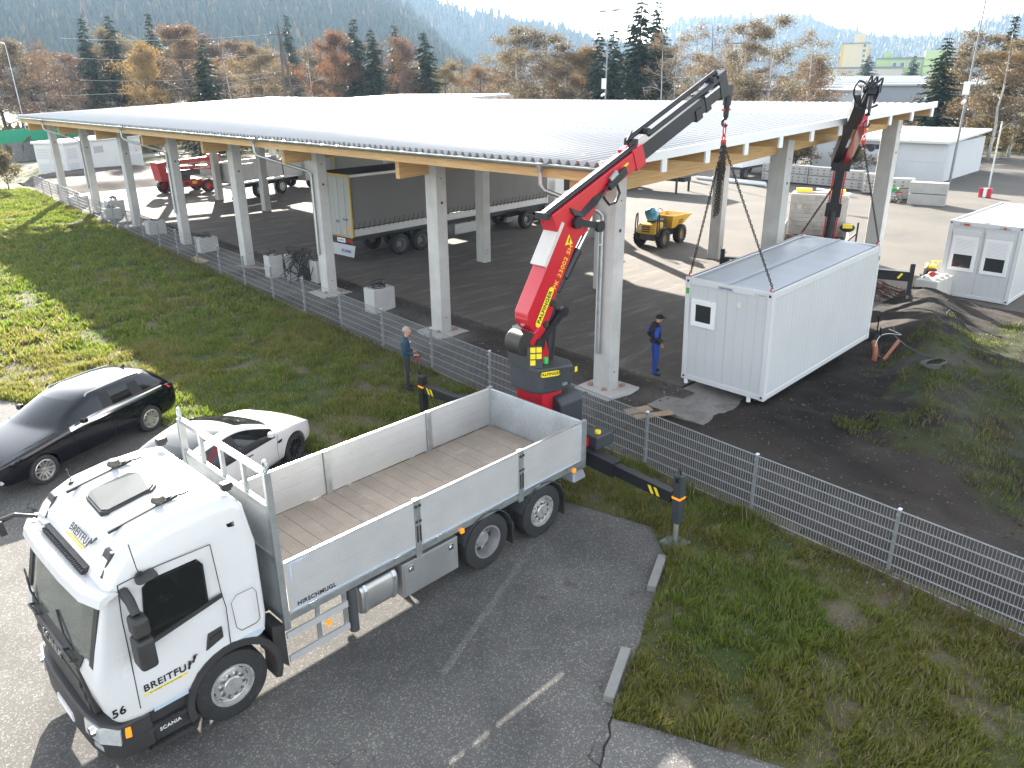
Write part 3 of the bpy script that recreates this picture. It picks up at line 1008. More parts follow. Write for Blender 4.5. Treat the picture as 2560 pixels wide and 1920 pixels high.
cap_me = mbc.mesh('post_cap'); cap_me.materials.append(M('post_cap_plastic', (.6, .62, .63), .5))
mbk = MB()
for z in (.15, .45, .85, 1.20):
    mbk.box(-.055, -.031, -.022, .022, z, z + .05)
clip_me = mbk.mesh('post_clips'); clip_me.materials.append(GALV)
for i in range(-4, 25):
    yv = 3.72 + SP * i
    x0, x1 = fence_x(yv), fence_x(yv + SP)
    a = math.atan2(-(x1 - x0), SP)
    p = link('post', post_me, None, fence); p.location = (x0, yv, 0); p.rotation_euler.z = a
    c = link('post_cap', cap_me, None, p)
    c = link('post_clips', clip_me, None, p, kind='stuff')
    q = link('mesh_panel', panel_me if yv < 22 else far_me, None, fence); q.location = (x0 - .035, yv + .01, .05); q.rotation_euler.z = a
# ================================================================== wheels, shared
def tyre_prof(Rr, w, rim):
    return [(rim, -w * .42), (rim + .02, -w * .5), (Rr * .90, -w * .5), (Rr * .975, -w * .44), (Rr, -w * .32), (Rr, w * .32), (Rr * .975, w * .44), (Rr * .90, w * .5), (rim + .02, w * .5), (rim, w * .42)]
_wheel = {}
def wheel(parent, loc, Rr, w, style, out=-1, rimmat=None, steer=0):
    """wheel with its axle along local y; 'out' is the side that faces outwards"""
    key = (Rr, w, style, rimmat.name if rimmat else '')
    if key not in _wheel:
        rim = Rr * (.58 if style.startswith('truck') else .62 if style == 'dumper' else .70)
        mb = MB(); mb.lathe(tyre_prof(Rr, w, rim), axis='y', n=40, close=True)
        if style == 'dumper':
            for k in range(18):
                a = 2 * math.pi * k / 18
                M_ = Matrix.Rotation(a, 4, 'Y')
                for s in (-1, 1):
                    i0 = len(mb.v)
                    mb.bar((0, s * .02, Rr + .005), (s * .07, s * w * .48, Rr * .985), .05, .05)
                    mb.xf(M_, i0)
        tm = mb.mesh('wheel', 40); tm.materials.append(RUBBER)
        mb = MB()
        h = w / 2
        if style == 'truck_front':
            mb.lathe([(rim + .005, -h * .84), (rim + .008, -h * .95), (rim * .93, -h * .95), (rim * .90, -h * .62), (rim * .80, -h * .55), (rim * .62, -h * .70), (rim * .46, -h * .72), (rim * .44, -h * .95), (rim * .40, -h * 1.02), (0.0001, -h * 1.02)], axis='y', n=40, caps=False)
            sub = []
            for k in range(10):
                a = 2 * math.pi * (k + .5) / 10
                sub.append(('nut', (math.cos(a) * rim * .55, -h * .69, math.sin(a) * rim * .55), .026, .05))
                a = 2 * math.pi * k / 10
                sub.append(('hole', (math.cos(a) * rim * .80, -h * .55, math.sin(a) * rim * .80), .03, .006))
        elif style == 'truck_rear':
            mb.lathe([(rim + .005, -h * .84), (rim + .008, -h * .95), (rim * .92, -h * .95), (rim * .86, -h * .3), (rim * .80, h * .35), (rim * .50, h * .55), (rim * .46, h * .4), (rim * .46, -h * .15), (rim * .40, -h * .22), (0.0001, -h * .22)], axis='y', n=40, caps=False)
            sub = []
            for k in range(10):
                a = 2 * math.pi * (k + .5) / 10
                sub.append(('nut', (math.cos(a) * rim * .56, h * .46, math.sin(a) * rim * .56), .022, .05))
            for k in range(8):
                a = 2 * math.pi * k / 8
                sub.append(('hole', (math.cos(a) * rim * .68, h * .42, math.sin(a) * rim * .68), .042, .06))
        elif style == 'dumper':
            mb.lathe([(rim + .01, -h * .7), (rim * .9, -h * .8), (rim * .8, -h * .3), (rim * .4, -h * .2), (rim * .35, -h * .5), (0.0001, -h * .5)], axis='y', n=24, caps=False)
            sub = [('nut', (math.cos(a) * rim * .5, -h * .28, math.sin(a) * rim * .5), .018, .04) for a in [2 * math.pi * k / 6 for k in range(6)]]
        else:   # car: spokes
            ns = 6 if style == 'car6' else 5 if style == 'car5' else 10
            mb.lathe([(rim + .004, -h * .86), (rim * .95, -h * .92), (rim * .90, -h * .55), (rim * .88, h * .3), (rim * .80, h * .3), (rim * .84, -h * .5), (rim * .88, -h * .7)], axis='y', n=36, close=True)
            for k in range(ns):
                a = 2 * math.pi * k / ns
                M_ = Matrix.Rotation(a, 4, 'Y')
                i0 = len(mb.v)
                ww = rim * (.17 if ns < 10 else .085)
                for s in ((-1, 1) if style == 'car6' else (0,)):
                    mb.hexa([(-ww * .6 + s * ww * .5, -h * .62, rim * .12), (ww * .6 + s * ww * .5, -h * .62, rim * .12), (ww * .6 + s * ww * .5, -h * .3, rim * .12), (-ww * .6 + s * ww * .5, -h * .3, rim * .12)],
                            [(-ww * .55 + s * ww * 1.1, -h * .86, rim * .93), (ww * .55 + s * ww * 1.1, -h * .86, rim * .93), (ww * .55 + s * ww * 1.1, -h * .5, rim * .93), (-ww * .55 + s * ww * 1.1, -h * .5, rim * .93)])
                mb.xf(M_, i0)
            mb.lathe([(rim * .20, -h * .3), (rim * .2, -h * .66), (rim * .12, -h * .7), (0.0001, -h * .7)], axis='y', n=20)
            sub = []
            bd = MB(); bd.lathe([(rim * .82, h * .1), (rim * .80, h * .12), (0.0001, h * .12)], axis='y', n=24)
            sub.append(('disc', bd))
        rm = mb.mesh('rim', 35); rm.materials.append(rimmat or ALU)
        subs = []
        for sname, *q in sub:
            b = MB()
            if sname == 'disc':
                me = q[0].mesh('brake_disc'); me.materials.append(STEEL_DK)
            else:
                (cx_, cy_, cz_), r, l = q
                b.cyl((cx_, cy_ - l * (.6 if sname == 'nut' else .5), cz_), (cx_, cy_ + l * .5, cz_), r, r * (1 if sname == 'hole' else 1.1), 8)
                me = b.mesh('wheel_nut' if sname == 'nut' else 'vent_hole'); me.materials.append(CHROME if sname == 'nut' else BLACK)
            subs.append(me)
        _wheel[key] = (tm, rm, subs)
    tm, rm, subs = _wheel[key]
    o = link('wheel', tm, None, parent)
    o.location = loc
    o.rotation_euler = (0, rnd.uniform(0, 1), (0 if out < 0 else math.pi) + steer)
    r = link('rim', rm, None, o)
    for me in subs:
        s = link(me.name.split('.')[0], me, None, o)
    return o

def join_eval(mb, name, mat, mods, parent, smooth=35):
    """mesh with bevel/boolean modifiers applied; mods: list of callables(obj)"""
    o = link(name, mb.mesh(name), mat)
    tmp = []
    for f in mods:
        t = f(o)
        if t: tmp += t
    me = evaluated(o)
    drop(o)
    for t in tmp: drop(t)
    me.name = name
    if smooth:
        me.shade_smooth(); me.set_sharp_from_angle(angle=R(smooth))
    me.materials.clear(); me.materials.append(mat)
    return link(name, me, None, parent)
def m_bevel(w, seg=3, ang=35):
    def f(o):
        m = o.modifiers.new('b', 'BEVEL'); m.width = w; m.segments = seg; m.limit_method = 'ANGLE'; m.angle_limit = R(ang)
    return f
def m_cut(*mbs):
    def f(o):
        out = []
        for mb in mbs:
            c = link('cutter', mb.mesh('cutter'), None)
            m = o.modifiers.new('c', 'BOOLEAN'); m.operation = 'DIFFERENCE'; m.solver = 'EXACT'; m.object = c
            out.append(c)
        return out
    return f

# ================================================================== the white truck in front
truck = thing('flatbed_truck', 'white three axle flatbed truck with aluminium drop sides on the asphalt', 'truck', (1.15, 8.22, 0), R(2.86))
TW = 2.47
def taper(x, y, z):
    k = max(0, z - 2.35) / .75
    return (x, TW / 2 + (y - TW / 2) * (1 - .13 * k ** 1.4), z)
side = [(.24, .80), (.14, 1.05), (.08, 1.50), (.13, 1.64), (.20, 1.9), (.38, 2.50), (.44, 2.62), (.52, 2.76), (.66, 2.90), (.90, 3.02), (1.3, 3.09), (1.75, 3.10), (2.06, 3.05), (2.17, 2.9), (2.22, 2.4), (2.22, 1.30), (2.18, 1.02), (1.10, .74), (.50, .74)]
mb = MB()
ys = [.0, TW]
mb.prism([taper(x, 0, z) for x, z in side], [taper(x, TW, z) for x, z in side])
for i, v in enumerate(mb.v):        # corner panels swept back at the front
    x, y, z = v
cav = MB(); cav.py([(.36, 1.60), (.58, 2.50), (.8, 2.72), (2.0, 2.76), (2.06, 1.15), (.6, 1.0), (.40, 1.3)], .10, TW - .10)
wsc = MB(); wsc.py([(-.3, 1.70), (.55, 1.70), (.62, 2.50), (-.1, 2.50)], .17, TW - .17)
winp = [(.70, 1.74), (.80, 2.44), (.88, 2.50), (1.46, 2.49), (1.51, 2.42), (1.50, 1.89)]
swc = MB(); swc.py(winp, -.4, TW + .4)
arch = MB(); arch.cyl((1.66, -.5, .50), (1.66, TW + .5, .50), .63, n=32)
cab = join_eval(mb, 'cab', WHITE, [m_bevel(.11, 4, 50), m_cut(cav, wsc, swc, arch)], truck, 30)
CABGLASS = glass('cab_glass', (.72, .78, .70), .62, .03, 2.2, .34)
mb = MB(); q = lambda y: [(.165, y, 1.69), (.195, y, 1.69), (.415, y, 2.51), (.385, y, 2.51)]
ws = MB()
wy = [.165, .45, TW / 2, TW - .45, TW - .165]; bow = [.0, -.045, -.06, -.045, 0]
for k in range(4):
    ws.hexa([(x + bow[k], y, z) for x, y, z in q(wy[k])], [(x + bow[k + 1], y, z) for x, y, z in q(wy[k + 1])])
ws.obj('windscreen', CABGLASS, cab, smooth=40)
for y0, y1 in ((.012, .022), (TW - .022, TW - .012)):
    mb = MB(); mb.py(winp, y0, y1); mb.obj('side_window', glass('door_glass', (.35, .38, .36), .7), cab)
# black surrounds of the windscreen and window
mb = MB()
for y in (.14, TW - .14):
    mb.bar((.150, y, 1.66), (.380, y, 2.52), .11, .03, (1, 0, 0))
mb.obj('windscreen_pillar', BLACK, cab)
mb = MB(); mb.bar((.60, -.004, 1.69), (1.66, -.004, 1.90), .018, .06); mb.obj('window_ledge', BLACK, cab)
# interior
mb = MB()
for y in (.55, 1.85):
    o = MB(); o.box(.95, 1.45, y - .25, y + .25, 1.1, 1.45); o.hexa([(1.35, y - .25, 1.4), (1.5, y - .25, 1.4), (1.5, y + .25, 1.4), (1.35, y + .25, 1.4)], [(1.5, y - .2, 2.15), (1.62, y - .2, 2.15), (1.62, y + .2, 2.15), (1.5, y + .2, 2.15)])
    o.box(1.5, 1.6, y - .12, y + .12, 2.13, 2.34)
    o.obj('seat', M('seat_cloth', (.20, .20, .18), .9), cab, bevel=.04)
mb = MB(); mb.py([(.36, 1.45), (.42, 1.72), (.62, 1.76), (.75, 1.6), (.7, 1.3)], .12, TW - .12); mb.obj('dashboard', M('dash', (.09, .09, .085), .7), cab)
mb = MB(); mb.tube([(.86 + .10 * math.sin(a) * .6, .55 + .2 * math.cos(a), 1.72 + .2 * math.sin(a) * .8) for a in [2 * math.pi * k / 20 for k in range(20)]], .016, 6, True); mb.obj('steering_wheel', BLACK, cab)
mb = MB(); mb.box(.45, .75, .7, 1.2, 1.765, 1.775); mb.obj('papers_on_dash', M('paper', (.8, .8, .76), .8), cab)
# visor, roof marker lights, hatch
mb = MB()
vp = [(.30, 2.60), (.20, 2.56), (.17, 2.47), (.21, 2.45), (.30, 2.52), (.40, 2.56)]
mb.prism([(x + .14, -.02, z - .03) for x, z in vp], [(x + .03, .25, z) for x, z in vp])
mb.prism([(x + .03, .25, z) for x, z in vp], [(x, .8, z + .01) for x, z in vp])
mb.prism([(x, .8, z + .01) for x, z in vp], [(x, TW - .8, z + .01) for x, z in vp])
mb.prism([(x, TW - .8, z + .01) for x, z in vp], [(x + .03, TW - .25, z) for x, z in vp])
mb.prism([(x + .03, TW - .25, z) for x, z in vp], [(x + .14, TW + .02, z - .03) for x, z in vp])
mb.obj('sun_visor', WHITE, cab, smooth=30)
mb = MB(); mb.box(.40, .47, .55, TW - .55, 2.60, 2.66)
for k in range(26):
    y = .58 + k * (TW - 1.16) / 25
    mb.box(.36, .42, y - .012, y + .012, 2.58, 2.635)
mb.obj('visor_vent', BLACK, cab, kind='stuff')
for y in (.30, TW - .30):
    mb = MB(); mb.hexa([(.455, y - .13, 2.66), (.50, y - .13, 2.66), (.50, y + .10, 2.66), (.455, y + .10, 2.66)], [(.615, y - .09, 2.90), (.67, y - .09, 2.90), (.67, y + .10, 2.90), (.615, y + .10, 2.90)])
    l = mb.obj('roof_lamp', BLACK, cab, bevel=.015)
    mb = MB(); mb.hexa([(.452, y - .085, 2.685), (.47, y - .085, 2.685), (.47, y + .06, 2.685), (.452, y + .06, 2.685)], [(.568, y - .065, 2.83), (.59, y - .065, 2.83), (.59, y + .07, 2.83), (.568, y + .07, 2.83)])
    mb.obj('lens', M('clear_lens', (.75, .76, .76), .12, .3, .05), l)
hp = [(.86, .92), (.80, 1.0), (.82, 1.52), (.90, 1.62), (1.40, 1.60), (1.50, 1.50), (1.50, 1.02), (1.40, .92)]
def rz(x): return 3.02 + (x - .9) * .18 if x < 1.3 else 3.092
mb = MB(); mb.prism([(x, y, rz(x) - .03) for x, y in hp], [(x, y, rz(x) + .035) for x, y in hp]); h = mb.obj('roof_hatch_frame', BLACK, cab, bevel=.01)
mb = MB(); c0 = (1.15, 1.27)
mb.prism([(c0[0] + (x - c0[0]) * .92, c0[1] + (y - c0[1]) * .92, rz(x) + .03) for x, y in hp], [(c0[0] + (x - c0[0]) * .92, c0[1] + (y - c0[1]) * .92, rz(x) + .05) for x, y in hp])
mb.obj('hatch_glass', M('tinted_acrylic', (.085, .09, .088), .30, 0, .03, spec=.25), h)
for y in (.55, TW - .55):
    mb = MB(); mb.bar((.72, y, 2.985), (1.55, y, 3.13), .03, .035); rail = mb.obj('roof_rail', STEEL_DK, cab)
    mb = MB(); mb.lathe([(.0001, .10), (.06, .095), (.085, .05), (.085, .03), (.05, .0), (.0001, 0)], (1.33, y, 3.12), 'z', 16); mb.obj('beacon', M('beacon_dome', (.07, .065, .05), .25, 0, .1), cab, smooth=40)
    mb = MB(); mb.tube([(1.42, y, 3.14), (1.5, y + .02, 3.13), (1.62, y, 3.12), (1.7, y + .02, 3.12)], .012, 5); mb.obj('beacon_cable', HOSE, cab)
    yb = .30 if y < 1 else TW - .30
    mb = MB(); mb.box(2.0, 2.1, yb - .05, yb + .05, 3.10, 3.20); mb.cyl((1.99, yb, 3.15), (2.13, yb, 3.15), .045, n=12); wl = mb.obj('work_lamp', BLACK, cab)
mb = MB(); mb.cyl((.85, 2.12, 2.96), (.85, 2.12, 3.02), .05, .03, 10); mb.cyl((.85, 2.12, 3.02), (.83, 2.12, 3.2), .008, n=5); mb.obj('roof_aerial', BLACK, cab)
mb = MB(); mb.cyl((.80, -.012, 2.62), (.80, .02, 2.62), .055, n=14); mb.tube([(.80, -.015, 2.62), (.76, -.06, 2.78), (.72, -.1, 3.12)], .006, 5); mb.obj('whip_aerial', BLACK, cab)
# nose: grille panel, bars, bumper, lights
mb = MB(); mb.hexa([(.075, .40, 1.54), (.12, .40, 1.54), (.12, TW - .40, 1.54), (.075, TW - .40, 1.54)], [(.115, .34, 1.69), (.16, .34, 1.69), (.16, TW - .34, 1.69), (.115, TW - .34, 1.69)]); mb.obj('wiper_panel', BLACK, cab)
GRILLE = M('dark_trim', (.05, .047, .042), .45, 0, .1)
mb = MB(); mb.hexa([(.12, .42, .80), (.2, .42, .80), (.2, TW - .42, .80), (.12, TW - .42, .80)], [(.045, .42, 1.55), (.12, .42, 1.55), (.12, TW - .42, 1.55), (.045, TW - .42, 1.55)]); g = mb.obj('grille', GRILLE, cab, bevel=.02)
for z in (.90, 1.08, 1.26):
    x = .02 + (1.55 - z) * .1
    mb = MB(); mb.box(x, x + .05, .47, TW - .47, z - .05, z + .05); mb.obj('grille_slat', BLACK, g, bevel=.012)
lettering('SCANIA', .17, CHROME, g, (.035, TW / 2, 1.45), (0, -1, 0), (.05, 0, 1), .02, .012)
for y in (.62, TW - .62):
    mb = MB(); mb.tube([(.09, y - .14, 1.60), (.03, y - .14, 1.62), (.03, y + .14, 1.62), (.09, y + .14, 1.60)], .018, 6); mb.obj('grab_handle', BLACK, cab)
    mb = MB(); mb.tube([(.10, y, 1.66), (.10, y + .25, 1.74), (.15, y + .55, 1.90)], .014, 5); mb.obj('wiper', BLACK, cab)
mb = MB()
bp = [(.24, .02), (.08, .20), (.02, .5), (.0, .9), (.0, TW - .9), (.02, TW - .5), (.08, TW - .2), (.24, TW - .02), (.60, TW), (.60, TW - .15), (.3, TW - .3), (.3, .3), (.60, .15), (.60, .0)]
mb.pz(bp, .30, .80)
bump = mb.obj('bumper', BLACK, cab, bevel=.04, seg=3)
for s in (0, 1):
    fy = lambda y: TW - y if s else y
    mb = MB(); mb.prism([(.21, fy(-.015), .56), (.045, fy(.20), .56), (-.005, fy(.50), .58), (.14, fy(.52), .58), (.25, fy(.05), .56)], [(.23, fy(-.015), .755), (.065, fy(.20), .785), (.012, fy(.50), .785), (.15, fy(.52), .785), (.27, fy(.05), .755)])
    hl = mb.obj('headlight', M('headlight_lens', (.70, .72, .72), .08, .5, .1, 12, 40), bump)
    mb = MB(); mb.cyl((-.002, fy(.33), .68), (.08, fy(.33), .68), .06, .075, 16); mb.obj('lamp_bowl', CHROME, hl)
    mb = MB(); mb.box(.24, .37, fy(.0) - .006, fy(.0) + .006, .58, .76) if False else mb.hexa([(.235, fy(.035), .60), (.345, fy(-.006), .60), (.345, fy(.03), .60), (.25, fy(.06), .60)], [(.25, fy(.035), .75), (.35, fy(-.006), .74), (.35, fy(.03), .74), (.26, fy(.06), .75)])
    mb.obj('indicator', AMBER, bump)
    mb = MB(); mb.hexa([(.075, fy(.22), .40), (.035, fy(.40), .40), (.1, fy(.40), .40), (.12, fy(.24), .40)], [(.075, fy(.22), .48), (.035, fy(.40), .48), (.1, fy(.40), .48), (.12, fy(.24), .48)]); mb.obj('fog_lamp', M('headlight_lens'), bump)
mb = MB(); mb.box(-.02, .005, TW / 2 - .27, TW / 2 + .27, .42, .54); mb.obj('number_plate', WHITE_MATT, bump)
for z0, z1 in ((.52, .62), (.22, .30)):
    mb = MB(); mb.box(.50, 1.04, -.01, .22, z0, z0 + .05)
    for a in range(7):
        for b in range(3):
            mb.box(.53 + a * .07, .585 + a * .07, .0 + b * .07, .05 + b * .07, z0 + .05, z0 + .062)
    mb.obj('step', BLACK, cab, kind='stuff')
mb = MB(); mb.py([(.46, .30), (.52, .74), (1.05, .74), (1.08, .28)], .06, .3); sw = mb.obj('step_well', BLACK, cab)
lettering('SCANIA', .07, WHITE_MATT, sw, (.80, .052, .43), (1, 0, 0), (0, 0, 1), .02, .003)
# wheel arch trim
for y0, y1 in ((-.03, .30), (TW - .30, TW + .03)):
    mb = MB()
    a0 = [(1.66 + .66 * math.cos(R(a)), .50 + .66 * math.sin(R(a))) for a in range(-22, 196, 12)]
    a1 = [(1.66 + .57 * math.cos(R(a)), .50 + .57 * math.sin(R(a))) for a in range(-22, 196, 12)]
    n = len(a0)
    for k in range(n - 1):
        mb.hexa([(a0[k][0], y0, a0[k][1]), (a1[k][0], y0, a1[k][1]), (a1[k][0], y1, a1[k][1]), (a0[k][0], y1, a0[k][1])], [(a0[k + 1][0], y0, a0[k + 1][1]), (a1[k + 1][0], y0, a1[k + 1][1]), (a1[k + 1][0], y1, a1[k + 1][1]), (a0[k + 1][0], y1, a0[k + 1][1])])
    mb.obj('wheel_arch', BLACK, truck, smooth=40)
mb = MB(); mb.py([(2.22, .55), (2.42, .30), (2.42, 1.0), (2.25, 1.05)], .02, .4); mb.obj('arch_flap', BLACK, truck)
# door seams, handle, storage hatch, reflective strips
seams = [[(.56, 2.60), (.52, 2.2), (.515, 1.71), (.50, .92)], [(1.64, 2.62), (1.66, 1.95), (1.69, 1.7), (1.67, 1.12)], [(.56, 2.60), (1.0, 2.63), (1.64, 2.62)]]
for s in seams:
    mb = MB(); mb.tube([taper(x, -.001, z) for x, z in s], .006, 4); mb.obj('door_seam', INK, cab)
hat = [(1.78, 1.34), (1.76, 1.72), (1.84, 1.80), (2.06, 1.80), (2.10, 1.72), (2.10, 1.30), (2.04, 1.26), (1.84, 1.26)]
mb = MB(); mb.tube([(x, -.001, z) for x, z in hat], .004, 4, True); mb.obj('locker_seam', INK, cab)
mb = MB(); mb.py([(1.36, 1.22), (1.42, 1.44), (1.60, 1.46), (1.60, 1.30)], -.004, .03); dh = mb.obj('door_handle_recess', BLACK, cab, bevel=.01)
mb = MB(); mb.bar((1.44, -.012, 1.37), (1.58, -.012, 1.40), .03, .04); mb.obj('door_handle', BLACK, dh)
SILVERT = M('reflective_tape', (.50, .60, .70), .25, .2, .03)
for x0, x1, z in ((1.72, 2.14, 1.13), (.64, 1.06, .795)):
    mb = MB(); mb.box(x0, x1, -.004, .01, z - .025, z + .025); mb.obj('reflective_strip', SILVERT, cab)
# mirrors
def mirror(ys, parent):
    f = (lambda y: y) if ys < 0 else (lambda y: TW - y)
    mb = MB(); mb.box(.50, .70, min(f(-.40), f(-.14)), max(f(-.40), f(-.14)), 1.66, 2.06); a = mb.obj('mirror_housing', BLACK, parent, bevel=.05, seg=3)
    mb = MB(); mb.box(.51, .69, min(f(-.39), f(-.15)), max(f(-.39), f(-.15)), 2.09, 2.33); mb.obj('wide_mirror', BLACK, a, bevel=.05, seg=3)
    mb = MB(); mb.tube([(.60, f(.03), 2.50), (.60, f(-.15), 2.46), (.60, f(-.26), 2.34)], [.06, .055, .05], 8); mb.tube([(.60, f(.03), 1.72), (.60, f(-.12), 1.66), (.60, f(-.2), 1.70)], [.05, .045, .04], 8); mb.obj('mirror_arm', BLACK, a, smooth=40)
mirror(-1, cab); mirror(1, cab)
mb = MB(); mb.hexa([(.74, -.03, 2.53), (1.0, -.03, 2.55), (1.0, .06, 2.55), (.74, .06, 2.53)], [(.72, -.16, 2.60), (.92, -.16, 2.62), (.95, .04, 2.66), (.74, .04, 2.64)]); mb.obj('kerb_mirror', BLACK, cab, bevel=.03)
mb = MB(); mb.tube([(.42, TW - .2, 2.62), (.2, TW - .1, 2.70), (.02, TW + .02, 2.62)], [.03, .03, .04], 7); mb.hexa([(.0, TW - .1, 2.46), (.08, TW - .1, 2.46), (.08, TW + .16, 2.46), (.0, TW + .16, 2.46)], [(-.02, TW - .1, 2.66), (.06, TW - .1, 2.66), (.06, TW + .14, 2.66), (-.02, TW + .14, 2.66)]); mb.obj('front_mirror', BLACK, cab, bevel=.02)
# company lettering with the two footprints and a yellow bar
def footprint(mirror_):
    s = -1 if mirror_ else 1
    out = [(-.04, -.5), (.10, -.47), (.15, -.30), (.10, -.05), (.20, .15), (.20, .32), (.05, .40), (-.12, .36), (-.16, .15), (-.08, -.1), (-.14, -.3)]
    toes = [(-.17, .48, .085), (-.03, .50, .06), (.06, .49, .05), (.14, .46, .045), (.20, .41, .04)]
    return [(x * s, y) for x, y in out], [(x * s, y, r) for x, y, r in toes]
def logo(parent, loc, xd, yd, w, sub=True):
    x, y = Vector(xd).normalized(), Vector(yd).normalized(); z = x.cross(y); L = Vector(loc)
    o = lettering('BREITFU', w * .27, INK, parent, L + x * (-.12 * w) + z * .002, xd, yd, .018, .002)
    pt = lambda a, b, c: L + x * a + y * b + z * c
    for k, (cx_, cy_, rot) in enumerate(((.50, .005, -.30), (.645, .12, -.45))):
        poly, toes = footprint(k == 1)
        mb = MB(); sc = w * .22
        def T(a, b, c=cx_, d=cy_, r=rot):
            a, b = a * sc, b * sc
            return (c * w + a * math.cos(r) - b * math.sin(r), d * w + a * math.sin(r) + b * math.cos(r))
        mb.prism([pt(*T(a, b), -.003) for a, b in poly], [pt(*T(a, b), .003) for a, b in poly])
        for a, b, rr in toes:
            q = [T(a + rr * math.cos(u), b + rr * math.sin(u)) for u in [2 * math.pi * i / 8 for i in range(8)]]
            mb.prism([pt(c, d, -.003) for c, d in q], [pt(c, d, .003) for c, d in q])
        mb.obj('footprint_mark', INK, parent, kind='stuff')
    mb = MB(); mb.prism([pt(a * w, b * w, -.004) for a, b in ((-.68, -.205), (.40, -.205), (.42, -.155), (-.66, -.155))], [pt(a * w, b * w, .002) for a, b in ((-.68, -.205), (.40, -.205), (.42, -.155), (-.66, -.155))])
    mb.obj('yellow_bar', YELLOW_PRINT, parent)
    if sub:
        lettering('MIT SICHEREN SCHRITTEN ANS ZIEL', w * .045, M('brown_print', (.16, .11, .01), .5), parent, L + x * (-.13 * w) + y * (-.18 * w) + z * .003, xd, yd, .02, .001)
logo(cab, (.89, -.004, 1.15), (1, 0, .0), (0, 0, 1), .48)
logo(cab, (.55, 1.0, 2.835), (0, -1, 0), (.68, 0, .73), .50, False)
lettering('56', .15, INK, cab, (.27, -.006, 1.02), (1, 0, 0), (0, 0, 1), .02, .003)

# ---- chassis and bed
mb = MB()
for y in (.80, TW - .88):
    mb.box(.6, 9.1, y, y + .08, .72, .98)
for x in (2.4, 3.6, 5.2, 6.9, 8.4):
    mb.box(x, x + .1, .805, TW - .805, .76, .94)
mb.obj('chassis', STEEL_DK, truck, kind='stuff')
RIMF = M('polished_rim', (.50, .49, .47), .28, .55, .12, 8); RIMR = M('cast_rim', (.36, .36, .36), .35, .55, .12, 8)
for x, st in ((1.62, 'truck_front'), (6.24, 'truck_rear'), (7.62, 'truck_front')):
    wheel(truck, (x, .17, .5), .5, .31, st, -1, RIMF if st == 'truck_front' else RIMR)
    wheel(truck, (x, TW - .17, .5), .5, .31, st, 1, RIMF if st == 'truck_front' else RIMR)
    mb = MB(); mb.cyl((x, .2, .5), (x, TW - .2, .5), .09, n=10); mb.obj('axle', STEEL_DK, truck)
FEND = M('grey_fender', (.055, .06, .065), .5, 0, .15)
for x in (6.24, 7.62):
    for y0, y1 in ((.0, .40), (TW - .40, TW)):
        mb = MB()
        a0 = [(x + .58 * math.cos(R(a)), .50 + .56 * math.sin(R(a))) for a in range(8, 173, 11)]
        for k in range(len(a0) - 1):
            (xa, za), (xb, zb) = a0[k], a0[k + 1]
            mb.hexa([(xa, y0, za), (xa, y1, za), (xa, y1, za + .02), (xa, y0, za + .02)], [(xb, y0, zb), (xb, y1, zb), (xb, y1, zb + .02), (xb, y0, zb + .02)])
        f = mb.obj('fender', FEND, truck, smooth=30)
        mb = MB(); mb.box(x + .60, x + .63, y0 + .02, y1 - .02, .18, .62); mb.obj('mudflap', BLACK, f)
BL0, BL1, BF, BT = 2.45, 8.74, 1.13, 1.92
mb = MB(); mb.box(BL0, BL1, .03, TW - .03, .99, 1.09); mb.obj('bed_frame', GALV, truck)
WOODFLOOR = [M('bed_wood_%d' % i, c, .75, 0, .16, 2.0, 30, bump=.2, bscale=25, dirt=((.42, .37, .32), .55)) for i, c in enumerate(((.33, .275, .22), (.345, .285, .228), (.318, .265, .212), (.355, .295, .238)))]
nf = 24
fw_ = (BL1 - BL0 - .16) / nf
for k in range(nf):
    x = BL0 + .08 + k * fw_
    mb = MB(); mb.box(x + .003, x + fw_ - .003, .06, TW - .06, 1.09, BF + rnd.uniform(-.003, .003))
    mb.obj('floor_plank', WOODFLOOR[rnd.randrange(4)], truck)
def board_panel(x0, x1, y0, outer):
    """hollow aluminium profile board, grooved; outer = sign of outward y"""
    z = [1.13 + .0 + k * .1975 for k in range(5)]
    prof = []
    t = .03
    for k in range(4):
        prof += [(0, z[k] + .004), (0, z[k + 1] - .004), (.004, z[k + 1] - .002), (.004, z[k + 1] + .002)]
    prof = prof[:-2]
    poly = [(outer * -a, b) for a, b in prof] + [(outer * -t, z[4] - .004)]
    inn = [(outer * -(t - a), b) for a, b in reversed(prof)]
    poly = [(y0 + a, b) for a, b in [(outer * -a, b) for a, b in prof] + inn]
    mb = MB(); mb.px(poly, x0, x1)
    o = mb.obj('side_board', ALU, truck)
    mb = MB(); ya, yb = sorted((y0 + outer * .004, y0 - outer * (t + .004)))
    mb.box(x0 + .01, x1 - .01, ya, yb, z[4] - .004, z[4] + .014); mb.obj('top_rail', M('worn_aluminium', (.75, .75, .75), .3, .8, .1), o)
    mb = MB(); ya, yb = sorted((y0 + outer * .005, y0 - outer * .012))
    mb.box(x0 + .02, x1 - .02, ya, yb, 1.145, 1.175)
    if outer < 0: mb.obj('reflective_strip', SILVERT, o)
    mb = MB()
    for xh in (x0 + .35, x1 - .35):
        ya, yb = sorted((y0 + outer * .02, y0 - outer * .01)); mb.box(xh - .06, xh + .06, ya, yb, 1.07, 1.125)
    mb.obj('hinges', GALV, o, kind='stuff')
    return o
segs = [(BL0 + .08, 4.70), (4.82, 6.98), (7.10, BL1 - .06)]
